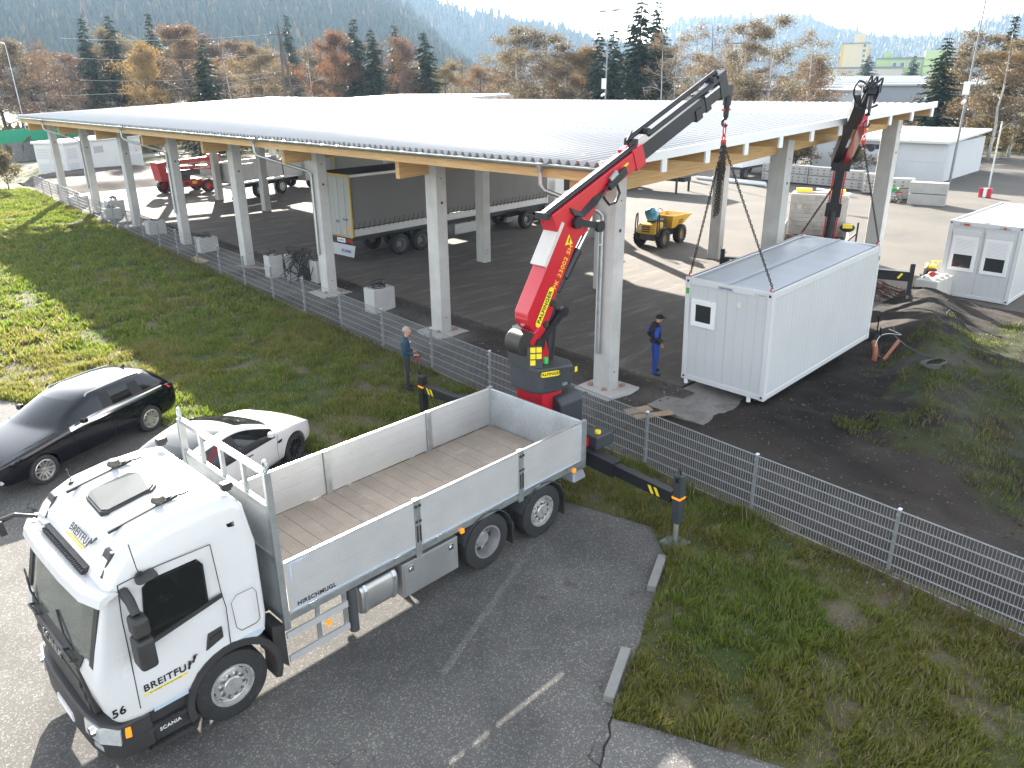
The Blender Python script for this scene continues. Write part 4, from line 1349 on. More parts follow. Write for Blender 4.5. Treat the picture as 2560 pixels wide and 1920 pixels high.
for y0, out in ((.0, -1), (TW, 1)):
    for a, b in segs:
        p = board_panel(a, b, y0, out)
    for x in (4.76, 7.04):
        mb = MB(); ya, yb = sorted((y0 - out * .07, y0 + out * .012)); mb.box(x - .055, x + .055, ya, yb, .95, BT + .02)
        po = mb.obj('stake_post', GALV, truck, bevel=.008)
        mb = MB(); ya, yb = sorted((y0 + out * .013, y0 + out * .03))
        for s in (-.03, .03):
            mb.box(x + s - .008, x + s + .008, ya, yb, 1.22, 1.5)
        for s in (-.035, .035):
            mb.box(x + s - .02, x + s + .02, ya, yb, 1.82, 1.86); mb.box(x + s - .02, x + s + .02, ya, yb, 1.56, 1.59)
        mb.obj('locking_levers', BLACK, po, kind='stuff')
lettering('HIRSCHMUGL', .092, INK, truck, (2.95, -.004, 1.225), (1, 0, 0), (0, 0, 1), .012, .003)
for x0, x1, z0, z1 in ((BL0 + .14, BL0 + .17, 1.62, 1.86), (BL0 + .14, BL0 + .42, 1.86, 1.89), (BL1 - .12, BL1 - .09, 1.6, 1.86), (BL1 - .34, BL1 - .09, 1.86, 1.89)):
    mb = MB(); mb.box(x0, x1, -.005, .01, z0, z1); mb.obj('reflective_strip', SILVERT, truck)
mb = MB(); mb.box(BL1 - .05, BL1, .03, TW - .03, 1.02, BT); tb = mb.obj('tailboard', M('galvanised_sheet', (.50, .54, .56), .45, .55, .14, 2.5, 20), truck, bevel=.006)
mb = MB()
for y in (.0, TW):
    mb.box(BL1 - .06, BL1 + .03, y - .035, y + .035, .98, BT + .03)
mb.obj('corner_posts', GALV, truck, kind='stuff')
mb = MB(); mb.box(BL0, BL0 + .05, .03, TW - .03, 1.0, 2.72); hb = mb.obj('headboard', M('galvanised_sheet'), truck, bevel=.006)
for y in (.03, TW - .03):
    mb = MB(); mb.box(BL0 - .03, BL0 + .06, y - .035, y + .035, .9, 3.28); mb.obj('headboard_post', GALV, hb, bevel=.006)
    mb = MB(); mb.tube([(BL0 + .015 + .0, y + .05 * math.cos(a), 3.36 + .075 * math.sin(a)) for a in [2 * math.pi * k / 14 for k in range(14)]], .02, 6, True); mb.obj('lifting_eye', GALV, hb)
for z in (2.76, 3.26):
    mb = MB(); mb.box(BL0 - .02, BL0 + .05, .065, TW - .065, z - .035, z + .035); mb.obj('rack_rail', GALV, hb, bevel=.006)
for k in range(1, 4):
    y = .03 + (TW - .06) * k / 4
    mb = MB(); mb.box(BL0 - .01, BL0 + .04, y - .03, y + .03, 2.795, 3.225); mb.obj('rack_upright', GALV, hb)
mb = MB(); mb.box(BL0 - .025, BL0 - .002, .08, TW - .08, 1.95, 2.05); mb.obj('stiffener', GALV, hb)
# under the bed, near side
for z in (.42, .80):
    mb = MB(); mb.box(2.44, 3.42, .0, .03, z - .05, z + .05); mb.obj('side_guard', ALU, truck)
for x in (2.92, 3.36):
    mb = MB(); mb.box(x, x + .06, .032, .07, .36, 1.0); mb.obj('guard_bracket', GALV, truck)
mb = MB(); mb.cyl((3.55, .10, .22), (3.55, .10, .98), .075, n=14); mb.obj('air_filter_pipe', FEND, truck, smooth=40)
tp = [(.02, .5), (.02, .82), (.07, .90), (.5, .92), (.56, .86), (.56, .46), (.5, .40), (.08, .42)]
mb = MB(); mb.px(tp, 3.66, 4.34); tk = mb.obj('fuel_tank', M('tank_alu', (.42, .42, .41), .35, .8, .12), truck, bevel=.03, seg=3)
for x in (3.72, 4.24):
    mb = MB(); mb.px([(.31 + (a - .31) * 1.04, .66 + (b - .66) * 1.04) for a, b in tp], x, x + .05); mb.obj('tank_strap', GALV, tk)
mb = MB(); mb.cyl((3.9, .22, .90), (3.9, .22, .99), .07, n=16); mb.obj('filler_cap', STEEL_DK, tk)
mb = MB(); mb.box(4.42, 5.56, .02, .60, .33, .93); bx_ = mb.obj('toolbox', M('stainless_sheet', (.36, .365, .36), .4, .6, .1, 1.5), truck, bevel=.01)
mb = MB(); mb.box(4.45, 5.53, .008, .02, .35, .91); mb.obj('toolbox_lid', M('stainless_sheet'), bx_, bevel=.004)
for x in (4.58, 5.40):
    mb = MB(); mb.box(x - .05, x + .05, -.004, .008, .76, .86); mb.cyl((x, -.016, .81), (x, -.004, .81), .025, n=10); mb.obj('latch', CHROME, bx_)
for x, z in ((3.05, .62), (5.62, .95), (8.45, .96)):
    mb = MB(); mb.box(x, x + .07, -.01, .03, z, z + .07); mb.obj('side_marker', AMBER, truck)
mb = MB(); mb.hexa([(8.6, .1, .62), (9.0, .1, .62), (9.0, .6, .62), (8.6, .6, .62)], [(8.65, .15, .82), (8.95, .15, .82), (8.95, .55, .82), (8.65, .55, .82)]); mb.obj('wrapped_bundle', M('grey_plastic_wrap', (.30, .32, .35), .3), truck, bevel=.05)
# ================================================================== loader crane behind the bed
CRX, CRY = 10.55, 10.45
CRANE_DK = M('crane_grey', (.035, .04, .046), .5, 0, .12)
CRANE_BK = M('crane_black', (.016, .018, .022), .4, .1, .15)
crane = thing('loader_crane', 'red and black knuckle boom crane behind the truck bed, lifting the container', 'crane', (CRX, CRY, 0), 0)
def B(x, z, y=0): return (x - CRX, y, z)
mb = MB(); mb.box(-.34, .22, -.38, .38, .80, 2.02); ped = mb.obj('pedestal', RED, crane, bevel=.03)
mb = MB(); mb.px([(-.62, .9), (-.62, 1.70), (-.50, 1.82), (-.02, 1.86), (-.02, .9)], -.05, .62); mb.obj('oil_tank', CRANE_DK, crane, bevel=.05, seg=3)
mb = MB(); mb.box(-.55, -.30, -1.3, 1.5, .93, 1.25); mb.obj('crane_subframe', CRANE_BK, crane)
mb = MB()
sk = [(-.62, -.30), (-.50, -.52), (-.1, -.64), (.35, -.56), (.52, -.32), (.52, .35), (.30, .55), (-.3, .55), (-.62, .30)]
mb.prism([(x * .96, y * .96, 2.00) for x, y in sk], [(x, y, 2.56 - .10 * (x > .2)) for x, y in sk])
cov = mb.obj('slewing_cover', CRANE_DK, crane, bevel=.06, seg=3)
mb = MB(); mb.prism([(-.64, -.30, 2.5), (-.42, -.48, 2.5), (-.30, -.2, 2.5), (-.36, .3, 2.5), (-.64, .3, 2.5)], [(-.66, -.28, 2.98), (-.44, -.44, 2.98), (-.32, -.2, 2.98), (-.36, .3, 2.98), (-.66, .3, 2.98)])
lab = mb.obj('valve_cover', CRANE_DK, crane, bevel=.02)
xd = Vector((.8, -.6, 0)).normalized()
for r_ in range(3):
    for c_ in range(2 if r_ < 2 else 1):
        p = Vector((-.585, -.35, 2.93 - .13 * r_)) + xd * (c_ * .12) + Vector((-.6, -.8, 0)) * .012
        mb = MB(); z = Vector((0, 0, 1)); n_ = Vector((-.6, -.8, 0))
        q = lambda k: [p - xd * .05 - z * .05 + n_ * k, p + xd * .05 - z * .05 + n_ * k, p + xd * .05 + z * .05 + n_ * k, p - xd * .05 + z * .05 + n_ * k]
        mb.hexa(q(-.03), q(.004)); mb.obj('warning_label', YELLOW_PRINT, lab)
def plaque(parent, loc, xd_, yd_, w, h, s, size, squeeze=1.0):
    x, y = Vector(xd_).normalized(), Vector(yd_).normalized(); z = x.cross(y); L = Vector(loc)
    def pill(w_, h_, d0, d1, mat, nm):
        pts = []
        r = h_ / 2
        for k in range(9):
            a = -math.pi / 2 + math.pi * k / 8; pts.append((w_ / 2 - r + r * math.cos(a), r * math.sin(a)))
        for k in range(9):
            a = math.pi / 2 + math.pi * k / 8; pts.append((-w_ / 2 + r + r * math.cos(a), r * math.sin(a)))
        m_ = MB(); m_.prism([L + x * a + y * b + z * d0 for a, b in pts], [L + x * a + y * b + z * d1 for a, b in pts])
        return m_.obj(nm, mat, parent)
    pill(w, h, -.004, .003, INK, 'badge_border'); pill(w - .018, h - .018, .0031, .005, YELLOW_PRINT, 'badge')
    lettering(s, size, INK, parent, L + z * .006, xd_, yd_, .03, .002, squeeze)
plaque(cov, (-.34, -.59, 2.44), (.93, -.36, 0), (0, 0, 1), .44, .13, 'PALFINGER', .085)
mb = MB(); mb.box(.24, .46, -.575, -.55, 2.28, 2.40); s_ = mb.obj('id_sticker', BLACK, cov); mb = MB(); mb.box(.38, .45, -.582, -.576, 2.29, 2.40); mb.obj('sticker_patch', YELLOW_PRINT, s_)
mb = MB(); mb.box(-.03, .09, -.648, -.60, 2.12, 2.17); mb.obj('cover_latch', GALV, cov)
mb = MB(); mb.cyl((-.18, -.30, 2.55), (-.18, -.30, 2.66), .05, n=12); mb.obj('status_lamp', M('green_lens', (.02, .45, .09), .3, 0, .03, emis=((.05, .8, .2), .03)), cov)
# red column between cover and boom
mb = MB()
mb.py([(-.42, 2.45), (.02, 2.45), (.02, 2.7), (-.06, 3.0), (-.08, 3.25), (-.22, 3.32), (-.40, 3.20), (-.42, 2.95)], -.20, .20)
colm = mb.obj('column', RED, crane, bevel=.025)
mb = MB(); mb.cyl((.16, 0, 2.45), (.30, 0, 3.52), .13, n=18); mb.cyl((.30, 0, 3.5), (.30, 0, 3.62), .09, n=12); mb.obj('lift_cylinder', CRANE_BK, crane, smooth=40)
mb = MB(); dc = (-.60, -.02, 3.02)
pr_ = []
for k in range(15):
    pr_.append((.235 + (.012 if k % 2 else 0), -.20 + k * .4 / 14))
mb.lathe([(.10, -.2)] + pr_ + [(.10, .2)], dc, 'y', 28); mb.obj('hose_drum', M('ribbed_hose', (.035, .033, .03), .4, .2, .2), crane, smooth=60)
mb = MB(); mb.lathe([(.13, -.24), (.13, .24)], (-.40, 0, 3.02), 'y', 16); mb.obj('pivot_boss', RED, crane)
# main boom: folded red box girder, seen from below and the side
mbo = [(-.46, 3.28), (-.30, 3.12), (-.16, 3.12), (.0, 3.26), (.17, 3.60), (.22, 3.84), (.84, 4.86), (1.10, 4.98), (1.12, 5.12), (.96, 5.28), (.62, 5.34), (.42, 5.22), (-.56, 3.62), (-.56, 3.44)]
mb = MB(); mb.py(mbo, -.185, .185); boom = mb.obj('main_boom', RED, crane, bevel=.022)
dirb = Vector((.56, 0, .95)).normalized()
rest = Vector((-.62, 0, .0))
nrm = Vector((-dirb.z, 0, dirb.x))
q = lambda y: [tuple(Vector(B(10.36, 4.50)) + dirb * a + nrm * b + Vector((0, y, 0))) for a, b in ((-.02, -.10), (.90, -.10), (.90, .10), (-.02, .10))]
mb = MB(); mb.prism([tuple(Vector((-.05, 0, 4.42)) + dirb * a + nrm * b + Vector((0, -.192, 0))) for a, b in ((0, .02), (.92, -.0), (.92, .085), (0, .095))], [tuple(Vector((-.05, 0, 4.42)) + dirb * a + nrm * b + Vector((0, .192, 0))) for a, b in ((0, .02), (.92, -.0), (.92, .085), (0, .095))])
mb.obj('grey_cover_plate', M('primer_patch', (.55, .52, .49), .6), boom)
plaque(boom, Vector((-.19, -.19, 3.52)) + dirb * .16, dirb, nrm, .86, .17, 'PALFINGER', .125)
lettering('PK 23002 SH', .15, YELLOW_PRINT, boom, Vector((.03, -.188, 3.93)) + dirb * .56 + nrm * -.09, dirb, nrm, .0, .003, 1.05)
for p in ((.11, 3.70), (-.07, 3.30)):
    mb = MB(); mb.cyl((p[0], -.21, p[1]), (p[0], -.17, p[1]), .075, n=18); pin = mb.obj('pin_collar', STEEL_DK, boom); mb = MB(); mb.cyl((p[0], -.22, p[1]), (p[0], -.211, p[1]), .05, n=16); mb.obj('pin', CHROME, pin)
tri = [Vector((.56, -.188, 4.86)) + Vector(v) for v in ((-.12, 0, -.07), (.10, 0, -.07), (-.01, 0, .13))]
mb = MB(); mb.prism(tri, [t_ + Vector((0, -.004, 0)) for t_ in tri]); w_ = mb.obj('warning_triangle', YELLOW_PRINT, boom)
mb = MB(); mb.bar((.54, -.196, 4.82), (.57, -.196, 4.92), .004, .03); mb.obj('warning_mark', INK, w_)
# links at the foot and at the knuckle
mb = MB(); mb.bar((-.28, -.24, 2.98), (.36, -.24, 3.46), .05, .12); mb.cyl((-.30, -.28, 2.96), (-.30, -.18, 2.96), .13, n=16); mb.cyl((.38, -.28, 3.48), (.38, -.18, 3.48), .11, n=16); mb.obj('foot_link', CRANE_BK, crane, kind='stuff')
mb = MB(); mb.cyl((-.30, -.295, 2.96), (-.30, -.281, 2.96), .06, n=14); mb.obj('link_pin', CHROME, crane)
mb = MB(); mb.bar((.74, -.25, 5.20), (1.36, -.25, 5.06), .05, .13); mb.cyl((.72, -.29, 5.20), (.72, -.2, 5.20), .12, n=16); mb.cyl((1.38, -.29, 5.05), (1.38, -.2, 5.05), .12, n=16); mb.obj('knuckle_link', CRANE_BK, crane, kind='stuff')
mb = MB(); mb.cyl((.60, -.02, 4.10), (.98, -.02, 4.60), .105, n=18); mb.cyl((.42, -.02, 3.84), (.60, -.02, 4.10), .06, n=10); cy_ = mb.obj('knuckle_cylinder', CRANE_BK, crane, smooth=40)
mb = MB(); mb.cyl((.98, -.02, 4.60), (1.34, -.02, 5.06), .05, n=14); mb.obj('piston_rod', CHROME, cy_, smooth=40)
# outer boom: red root, black telescopes
od = Vector((16.30 - 10.85, 0, 7.62 - 5.30)).normalized()
on = Vector((-od.z, 0, od.x))
P0 = Vector(B(10.80, 5.30))
def oseg(a0, a1, lo, hi, hw, name, mat, parent=crane, bevel=.015):
    pts = [P0 + od * a + on * b for a, b in ((a0, lo), (a1, lo), (a1, hi), (a0, hi))]
    m_ = MB(); m_.prism([tuple(p + Vector((0, -hw, 0))) for p in pts], [tuple(p + Vector((0, hw, 0))) for p in pts])
    return m_.obj(name, mat, parent, bevel=bevel)
rb = oseg(-.12, 2.55, -.20, .16, .19, 'outer_boom', RED)
mb = MB(); pts = [P0 + od * a + on * b for a, b in ((.1, -.20), (.35, -.42), (.75, -.50), (1.05, -.36), (1.15, -.20))]
mb.prism([tuple(p + Vector((0, -.17, 0))) for p in pts], [tuple(p + Vector((0, .17, 0))) for p in pts]); mb.obj('boom_bracket', RED, rb, bevel=.015)
oseg(2.40, 2.72, -.24, .20, .21, 'boom_collar', RED, rb)
oseg(2.5, 5.20, -.185, .145, .16, 'telescope_section', CRANE_BK)
oseg(5.2, 5.72, -.16, .10, .135, 'telescope_section', CRANE_BK)
oseg(5.66, 5.98, -.22, .34, .15, 'boom_tip', CRANE_BK)
oseg(4.62, 4.86, -.25, .0, .185, 'section_guide', CRANE_BK)
oseg(5.02, 5.22, -.22, .19, .175, 'section_guide', CRANE_BK)
for k, (a0, a1, b, yy) in enumerate(((-.2, 2.6, .21, -.10), (2.55, 5.8, .36, .02), (3.05, 5.75, .24, -.12))):
    mb = MB(); mb.cyl(tuple(P0 + od * a0 + on * b + Vector((0, yy, 0))), tuple(P0 + od * a1 + on * b + Vector((0, yy, 0))), .055, n=12)
    c_ = mb.obj('extension_cylinder', CRANE_BK, crane, smooth=40)
    if k:
        mb = MB(); mb.cyl(tuple(P0 + od * (a1 - .75) + on * (b - .10) + Vector((0, yy - .06, 0))), tuple(P0 + od * (a1 - .2) + on * (b - .10) + Vector((0, yy - .06, 0))), .035, n=12); mb.obj('piston_rod', CHROME, c_, smooth=40)
for a, b in ((-.2, .2), (2.62, .30), (3.05, .33), (5.5, .33)):
    mb = MB(); p = P0 + od * a + on * b
    mb.bar(tuple(p + Vector((0, -.17, -.02))), tuple(p + Vector((0, .14, -.02))), .09, .13); mb.obj('cylinder_bracket', CRANE_BK, crane, bevel=.01)
for k in range(5):
    mb = MB(); yy = -.20 - .012 * k
    mb.tube([tuple(P0 + od * a + on * b + Vector((0, yy, 0))) for a, b in ((.35, .05 - .03 * k), (.6, -.18 - .02 * k), (1.0, -.10 - .03 * k), (1.5, -.12 + .02 * k), (1.85, -.05 + .02 * k))], .017, 6)
    mb.obj('hydraulic_hose', HOSE, crane, smooth=60)
mb = MB(); mb.tube([tuple(P0 + od * a + on * b + Vector((0, -.24, 0))) for a, b in ((1.25, -.2), (1.35, -.42), (1.55, -.48), (1.72, -.36), (1.7, -.15))], .028, 7); mb.obj('hydraulic_hose', HOSE, crane, smooth=60)
mb = MB(); mb.bar(tuple(P0 + od * 1.45 + on * -.10 + Vector((0, -.24, 0))), tuple(P0 + od * 2.05 + on * -.02 + Vector((0, -.24, 0))), .08, .16); mb.obj('hose_valve_block', CRANE_BK, crane, bevel=.02)
mb = MB(); mb.bar(tuple(P0 + od * 1.55 + on * .0 + Vector((0, -.24, 0))), tuple(P0 + od * 1.78 + on * .06 + Vector((0, -.24, 0))), .06, .12); mb.obj('valve_cover_plate', GALV, crane)
mb = MB(); mb.tube([tuple(P0 + od * a + on * b + Vector((0, -.10, 0))) for a, b in ((2.45, .18), (2.42, .42), (2.62, .52))], .02, 6); mb.obj('hose_guide', CRANE_BK, crane)
mb = MB(); mb.bar(tuple(P0 + od * 1.98 + on * .02 + Vector((0, -.195, 0))), tuple(P0 + od * 2.20 + on * .04 + Vector((0, -.195, 0))), .006, .05); mb.obj('badge', YELLOW_PRINT, rb)
# hook
HX = (16.58 - CRX, .03)
mb = MB(); mb.box(HX[0] - .10, HX[0] + .10, HX[1] - .06, HX[1] + .06, 7.36, 7.64); mb.cyl((HX[0], HX[1], 7.2), (HX[0], HX[1], 7.4), .10, n=14); mb.obj('rotator', CRANE_BK, crane, kind='stuff')
mb = MB(); mb.bar((HX[0] - .16, HX[1], 7.10), (HX[0] + .16, HX[1], 7.10), .04, .04); mb.obj('rotator_crosspin', RED, crane)
mb = MB(); mb.cyl((HX[0], HX[1], 6.92), (HX[0], HX[1], 7.22), .06, .075, 12); mb.tube([(HX[0] + .0, HX[1] + .075 * math.sin(a), 6.82 + .085 * math.cos(a)) for a in [R(t_) for t_ in range(-20, 260, 20)]], [.035] * 10 + [.03, .025, .02, .012], 8); mb.obj('crane_hook', CRANE_BK, crane, kind='stuff')
# outriggers
for s, ye in ((-1, 6.74 - CRY), (1, 14.1 - CRY)):
    mb = MB(); mb.bar((-.32, 1.1 * s, 1.05), (-.32, ye * .62, 1.0), .22, .30); mb.obj('outrigger_box', CRANE_BK, crane, bevel=.01)
    mb = MB(); mb.bar((-.32, ye * .6, 1.0), (-.32, ye - .12 * s, .95), .16, .22); arm = mb.obj('outrigger_arm', CRANE_BK, crane, bevel=.01)
    mb = MB(); yy = ye - .42 * s
    for k in range(2):
        y1_ = yy + (.13 * k - .05)
        mb.hexa([(-.408, y1_ - .03, .88), (-.40, y1_ - .03, .88), (-.40, y1_ + .03, .88), (-.408, y1_ + .03, .88)], [(-.408, y1_ + .05, 1.02), (-.40, y1_ + .05, 1.02), (-.40, y1_ + .11, 1.02), (-.408, y1_ + .11, 1.02)])
    mb.obj('hazard_stripes', YELLOW_PRINT, arm, kind='stuff')
    mb = MB(); mb.box(-.40, -.24, ye - .08, ye + .08, .48 if s < 0 else .30, 1.42 if s < 0 else 1.25); leg = mb.obj('outrigger_leg', CRANE_DK if s < 0 else CRANE_BK, crane, bevel=.015)
    mb = MB(); mb.cyl((-.32, ye, .08), (-.32, ye, .5), .045, n=12); mb.obj('leg_piston', GALV, leg)
    mb = MB(); mb.pz([(-.52, ye - .2), (-.12, ye - .2), (-.12, ye + .2), (-.52, ye + .2)], .025, .09); mb.obj('foot_plate', M('foot_pad', (.13, .16, .17), .7), leg, bevel=.01)
    mb = MB(); mb.tube([(-.41, ye, 1.30), (-.47, ye - .03, 1.42), (-.36, ye, 1.55), (-.30, ye, 1.42)], .016, 6); mb.obj('leg_hose', HOSE, leg)
    mb = MB(); mb.box(-.405, -.235, ye - .086, ye + .086, .96, 1.0); mb.obj('marker_light', AMBER, leg)
mb = MB(); mb.box(-.25, .25, -1.75, -1.35, 1.15, 1.42); cs = mb.obj('control_stand', CRANE_DK, crane, bevel=.03)
mb = MB(); mb.cyl((-.05, -1.6, 1.42), (-.05, -1.6, 1.47), .06, n=12); mb.obj('control_knob', YELLOW_PRINT, cs)
mb = MB(); mb.cyl((-.28, -1.5, 1.2), (-.28, -1.5, 1.36), .06, n=12); mb.obj('emergency_button', RED, cs)

# ================================================================== office container being set down
cont = thing('office_container', 'white office container hanging level on chains above the slab', 'container', (16.70, 11.23, .264), (0, R(-2.6), R(.8)))
CLn, CWd, CHt = 6.058, 2.438, 2.786
PANEL = M('container_panel', (.50, .515, .52), .42, 0, .03, 1.0, 20, coat=.1, streak=.05)
FRAMEM = M('container_frame', (.56, .57, .575), .4, 0, .03, 1.4, coat=.1)
def container(root, windows=None, panelmat=PANEL):
    """long axis +x, front face at x=0, left side y=0, right side y=-CWd"""
    W_ = -CWd
    for x in (0, CLn - .14):
        for y in (-.14, W_):
            mb = MB(); mb.box(x, x + .14, y, y + .14, .14, CHt - .16); mb.obj('corner_post', FRAMEM, root, bevel=.012)
    for z0, z1, h in ((0, .14, 0), (CHt - .16, CHt, 1)):
        for y in (-.10, W_):
            mb = MB(); mb.box(.16, CLn - .16, y + (.002 if y < -1 else 0), y + .10 - (.0 if y < -1 else .002), z0, z1); mb.obj('side_rail', FRAMEM, root, bevel=.012)
        for x in (0.002, CLn - .102):
            mb = MB(); mb.box(x, x + .10, W_ + .16, -.16, z0, z1); mb.obj('end_rail', FRAMEM, root, bevel=.012)
        for x in (-.004, CLn - .156):
            for y in (-.156, W_ - .004):
                mb = MB(); mb.box(x, x + .16, y, y + .16, z0 - .004, z1 + .012); c_ = mb.obj('corner_casting', FRAMEM, root, bevel=.01)
                m2 = MB(); xx, yy = x + .08, y + .08
                m2.lathe([(.028, 0), (.028, .004), (.0001, .004)], (xx, yy, z1 + .0125 if h else z0 - .008), 'z', 10)
                fx = x - .0025 if x < 1 else x + .1625
                m2.prism([(fx, yy - .03, z0 + .05), (fx, yy + .03, z0 + .05), (fx, yy + .03, z0 + .11), (fx, yy - .03, z0 + .11)], [(fx + .004, yy - .03, z0 + .05), (fx + .004, yy + .03, z0 + .05), (fx + .004, yy + .03, z0 + .11), (fx + .004, yy - .03, z0 + .11)])
                m2.obj('casting_holes', INK, c_, kind='stuff')
    # sandwich panels with fine vertical joints
    for y, s in ((-.02, 1), (W_ + .02, -1)):
        n = 6
        w = (CLn - .28) / n
        for k in range(n):
            x0 = .14 + k * w
            pr2 = []
            for g in range(5):
                a = x0 + .002 + g * (w - .004) / 5; b = x0 + .002 + (g + 1) * (w - .004) / 5
                pr2 += [(a + .004, 0), (b - .004, 0), (b, .006)] if g < 4 else [(a + .004, 0), (b, 0)]
            out_ = [(a, y - s * d) for a, d in pr2]
            poly = out_ + [(x0 + w - .002, y - s * .05), (x0 + .002, y - s * .05)]
            mb = MB(); mb.pz(poly, .14, CHt - .16); mb.obj('wall_panel', panelmat, root)
    for x, s in ((.02, -1), (CLn - .02, 1)):
        n = 2
        w = (CWd - .28) / n
        for k in range(n):
            y0 = W_ + .14 + k * w
            pr2 = []
            for g in range(4):
                a = y0 + .002 + g * (w - .004) / 4; b = y0 + .002 + (g + 1) * (w - .004) / 4
                pr2 += [(a + .004, 0), (b - .004, 0), (b, .006)] if g < 3 else [(a + .004, 0), (b, 0)]
            poly = [(x - s * d, a) for a, d in pr2] + [(x - s * .05, y0 + w - .002), (x - s * .05, y0 + .002)]
            mb = MB(); mb.pz(poly, .14, CHt - .16); mb.obj('wall_panel', panelmat, root)
    # roof skin: two sheets with a standing seam, slightly rippled
    for k in range(2):
        ya, yb = (-.09, -CWd / 2 + .012) if k == 0 else (-CWd / 2 - .012, W_ + .09)
        V_, F_ = [], []
        nx_, ny_ = 26, 8
        for i in range(nx_ + 1):
            for j in range(ny_ + 1):
                x = .07 + (CLn - .14) * i / nx_; y = ya + (yb - ya) * j / ny_
                ed = min(1, 4 * min(i / nx_, 1 - i / nx_, j / ny_, 1 - j / ny_))
                z = CHt - .045 + .06 * (j / ny_ if k == 0 else 1 - j / ny_) ** .6 * 1.0 + ed * (0.006 * math.sin(x * 7.3 + 1.3 * k + y * 2) + .008 * noise.noise((x * 1.3, y * 2, k)))
                V_.append((x, y, z))
        for i in range(nx_):
            for j in range(ny_):
                a = i * (ny_ + 1) + j
                F_.append((a, a + 1, a + ny_ + 2, a + ny_ + 1))
        mb = MB(); mb.add(V_, F_); o = mb.obj('roof_sheet', M('roof_sheet_paint', (.42, .455, .49), .42, .1, .03, 1), root, smooth=60)
        sm = o.modifiers.new('t', 'SOLIDIFY'); sm.thickness = .01
    mb = MB(); mb.bar((.05, -CWd / 2, CHt + .018), (CLn - .05, -CWd / 2, CHt + .018), .035, .03); mb.obj('roof_seam', M('roof_sheet_paint'), root)
    mb = MB()
    for y in (-.085, W_ + .085):
        mb.bar((.16, y, CHt - .008), (CLn - .16, y, CHt - .008), .02, .03)
    mb.obj('roof_edge_trim', STEEL_DK, root, kind='stuff')
    mb = MB(); mb.box(.12, CLn - .12, W_ + .12, -.12, .04, .12); mb.obj('floor_pan', GALV, root)
container(cont)
def pane_window(root, y0, y1, z0, z1, x=.0, shutter=0, glassmat=None):
    mb = MB(); f = .075
    mb.box(x - .03, x + .04, y0, y1, z0, z0 + f); mb.box(x - .03, x + .04, y0, y1, z1 - f, z1); mb.box(x - .03, x + .04, y0, y0 + f, z0 + f, z1 - f); mb.box(x - .03, x + .04, y1 - f, y1, z0 + f, z1 - f)
    w = mb.obj('window', WHITE_MATT, root, bevel=.006)
    g = MB(); f2 = f + .05
    g.box(x - .018, x + .03, y0 + f, y1 - f, z0 + f, z0 + f2); g.box(x - .018, x + .03, y0 + f, y1 - f, z1 - f2, z1 - f); g.box(x - .018, x + .03, y0 + f, y0 + f2, z0 + f2, z1 - f2); g.box(x - .018, x + .03, y1 - f2, y1 - f, z0 + f2, z1 - f2)
    g.obj('sash', WHITE_MATT, w, bevel=.004)
    g = MB(); g.box(x - .008, x + .0, y0 + f2, y1 - f2, z0 + f2, z1 - f2); g.obj('pane', glassmat or M('dark_pane', (.03, .033, .035), .06, 0, .05, coat=.5), w)
    if shutter:
        zs = z1 - f - shutter
        n = int(shutter / .045)
        for k in range(n):
            g = MB(); z = z1 - f - (k + 1) * shutter / n
            g.box(x - .036, x - .020, y0 + f - .02, y1 - f + .02, z + .003, z + shutter / n - .003); g.obj('shutter_slat', WHITE_MATT, w)
        g = MB(); g.box(x - .05, x + .03, y0 - .02, y1 + .02, z1 + .002, z1 + .2); g.obj('shutter_box', FRAMEM, w, bevel=.01)
    return w
pane_window(cont, -.92, -.22, 1.55, 2.26)
mb = MB(); mb.box(-.012, .0, -1.38, -.96, CHt - .15, CHt - .06); pl = mb.obj('maker_plate', M('plate_grey', (.40, .40, .40), .5), cont)
lettering('CONTAINER', .055, M('blue_print', (.05, .05, .25), .5), pl, (-.0135, -1.17, CHt - .105), (0, -1, 0), (0, 0, 1), .03, .001)
lettering('A1 32 50191', .055, M('grey_print', (.30, .30, .30), .5), cont, (-.004, -2.12, CHt - .10), (0, -1, 0), (0, 0, 1), .03, .001)
mb = MB(); mb.box(-.007, .0, -.125, -.03, CHt - .42, CHt - .27); mb.obj('green_sticker', M('green_print', (.05, .32, .06), .5), cont)
mb = MB(); mb.box(CLn - .11, CLn - .03, -CWd - .006, -CWd, CHt - .42, CHt - .30); mb.obj('green_sticker', M('green_print'), cont)
mb = MB(); mb.cyl((.0, -1.56, 2.34), (.03, -1.56, 2.34), .07, n=18); mb.obj('vent_cover', M('vent_cream', (.62, .62, .54), .6), cont)
for y in (-.12, -2.0):
    mb = MB(); mb.cyl((.06, y, -.14), (.06, y, .04), .055, n=12); mb.obj('drain_stub', WHITE_MATT, cont, smooth=40)

# ---- chain slings
CHAIN = M('chain_steel', (.05, .042, .036), .5, .6, .3, 20)
def chain_pts(p0, p1, sag=.0, n=None):
    p0, p1 = Vector(p0), Vector(p1); L = (p1 - p0).length; n = n or max(3, int(L / .06))
    return [p0.lerp(p1, k / n) - Vector((0, 0, sag * 4 * (k / n) * (1 - k / n))) for k in range(n + 1)]
def chain(mb, pts, r=.011):
    for k in range(len(pts) - 1):
        a, b = pts[k], pts[k + 1]
        d = b - a; c = (a + b) / 2; l = d.length * .68
        d.normalize()
        u = d.orthogonal().normalized()
        if k % 2: u = d.cross(u).normalized()
        w = .022
        q = [c - d * l + u * w * .3, c - d * l * .7 + u * w, c + d * l * .7 + u * w, c + d * l + u * w * .3, c + d * l - u * w * .3, c + d * l * .7 - u * w, c - d * l * .7 - u * w, c - d * l - u * w * .3]
        mb.tube(q, r, 4, True)
def cw(x, y, z): return cont.matrix_basis @ Vector((x, y, z))
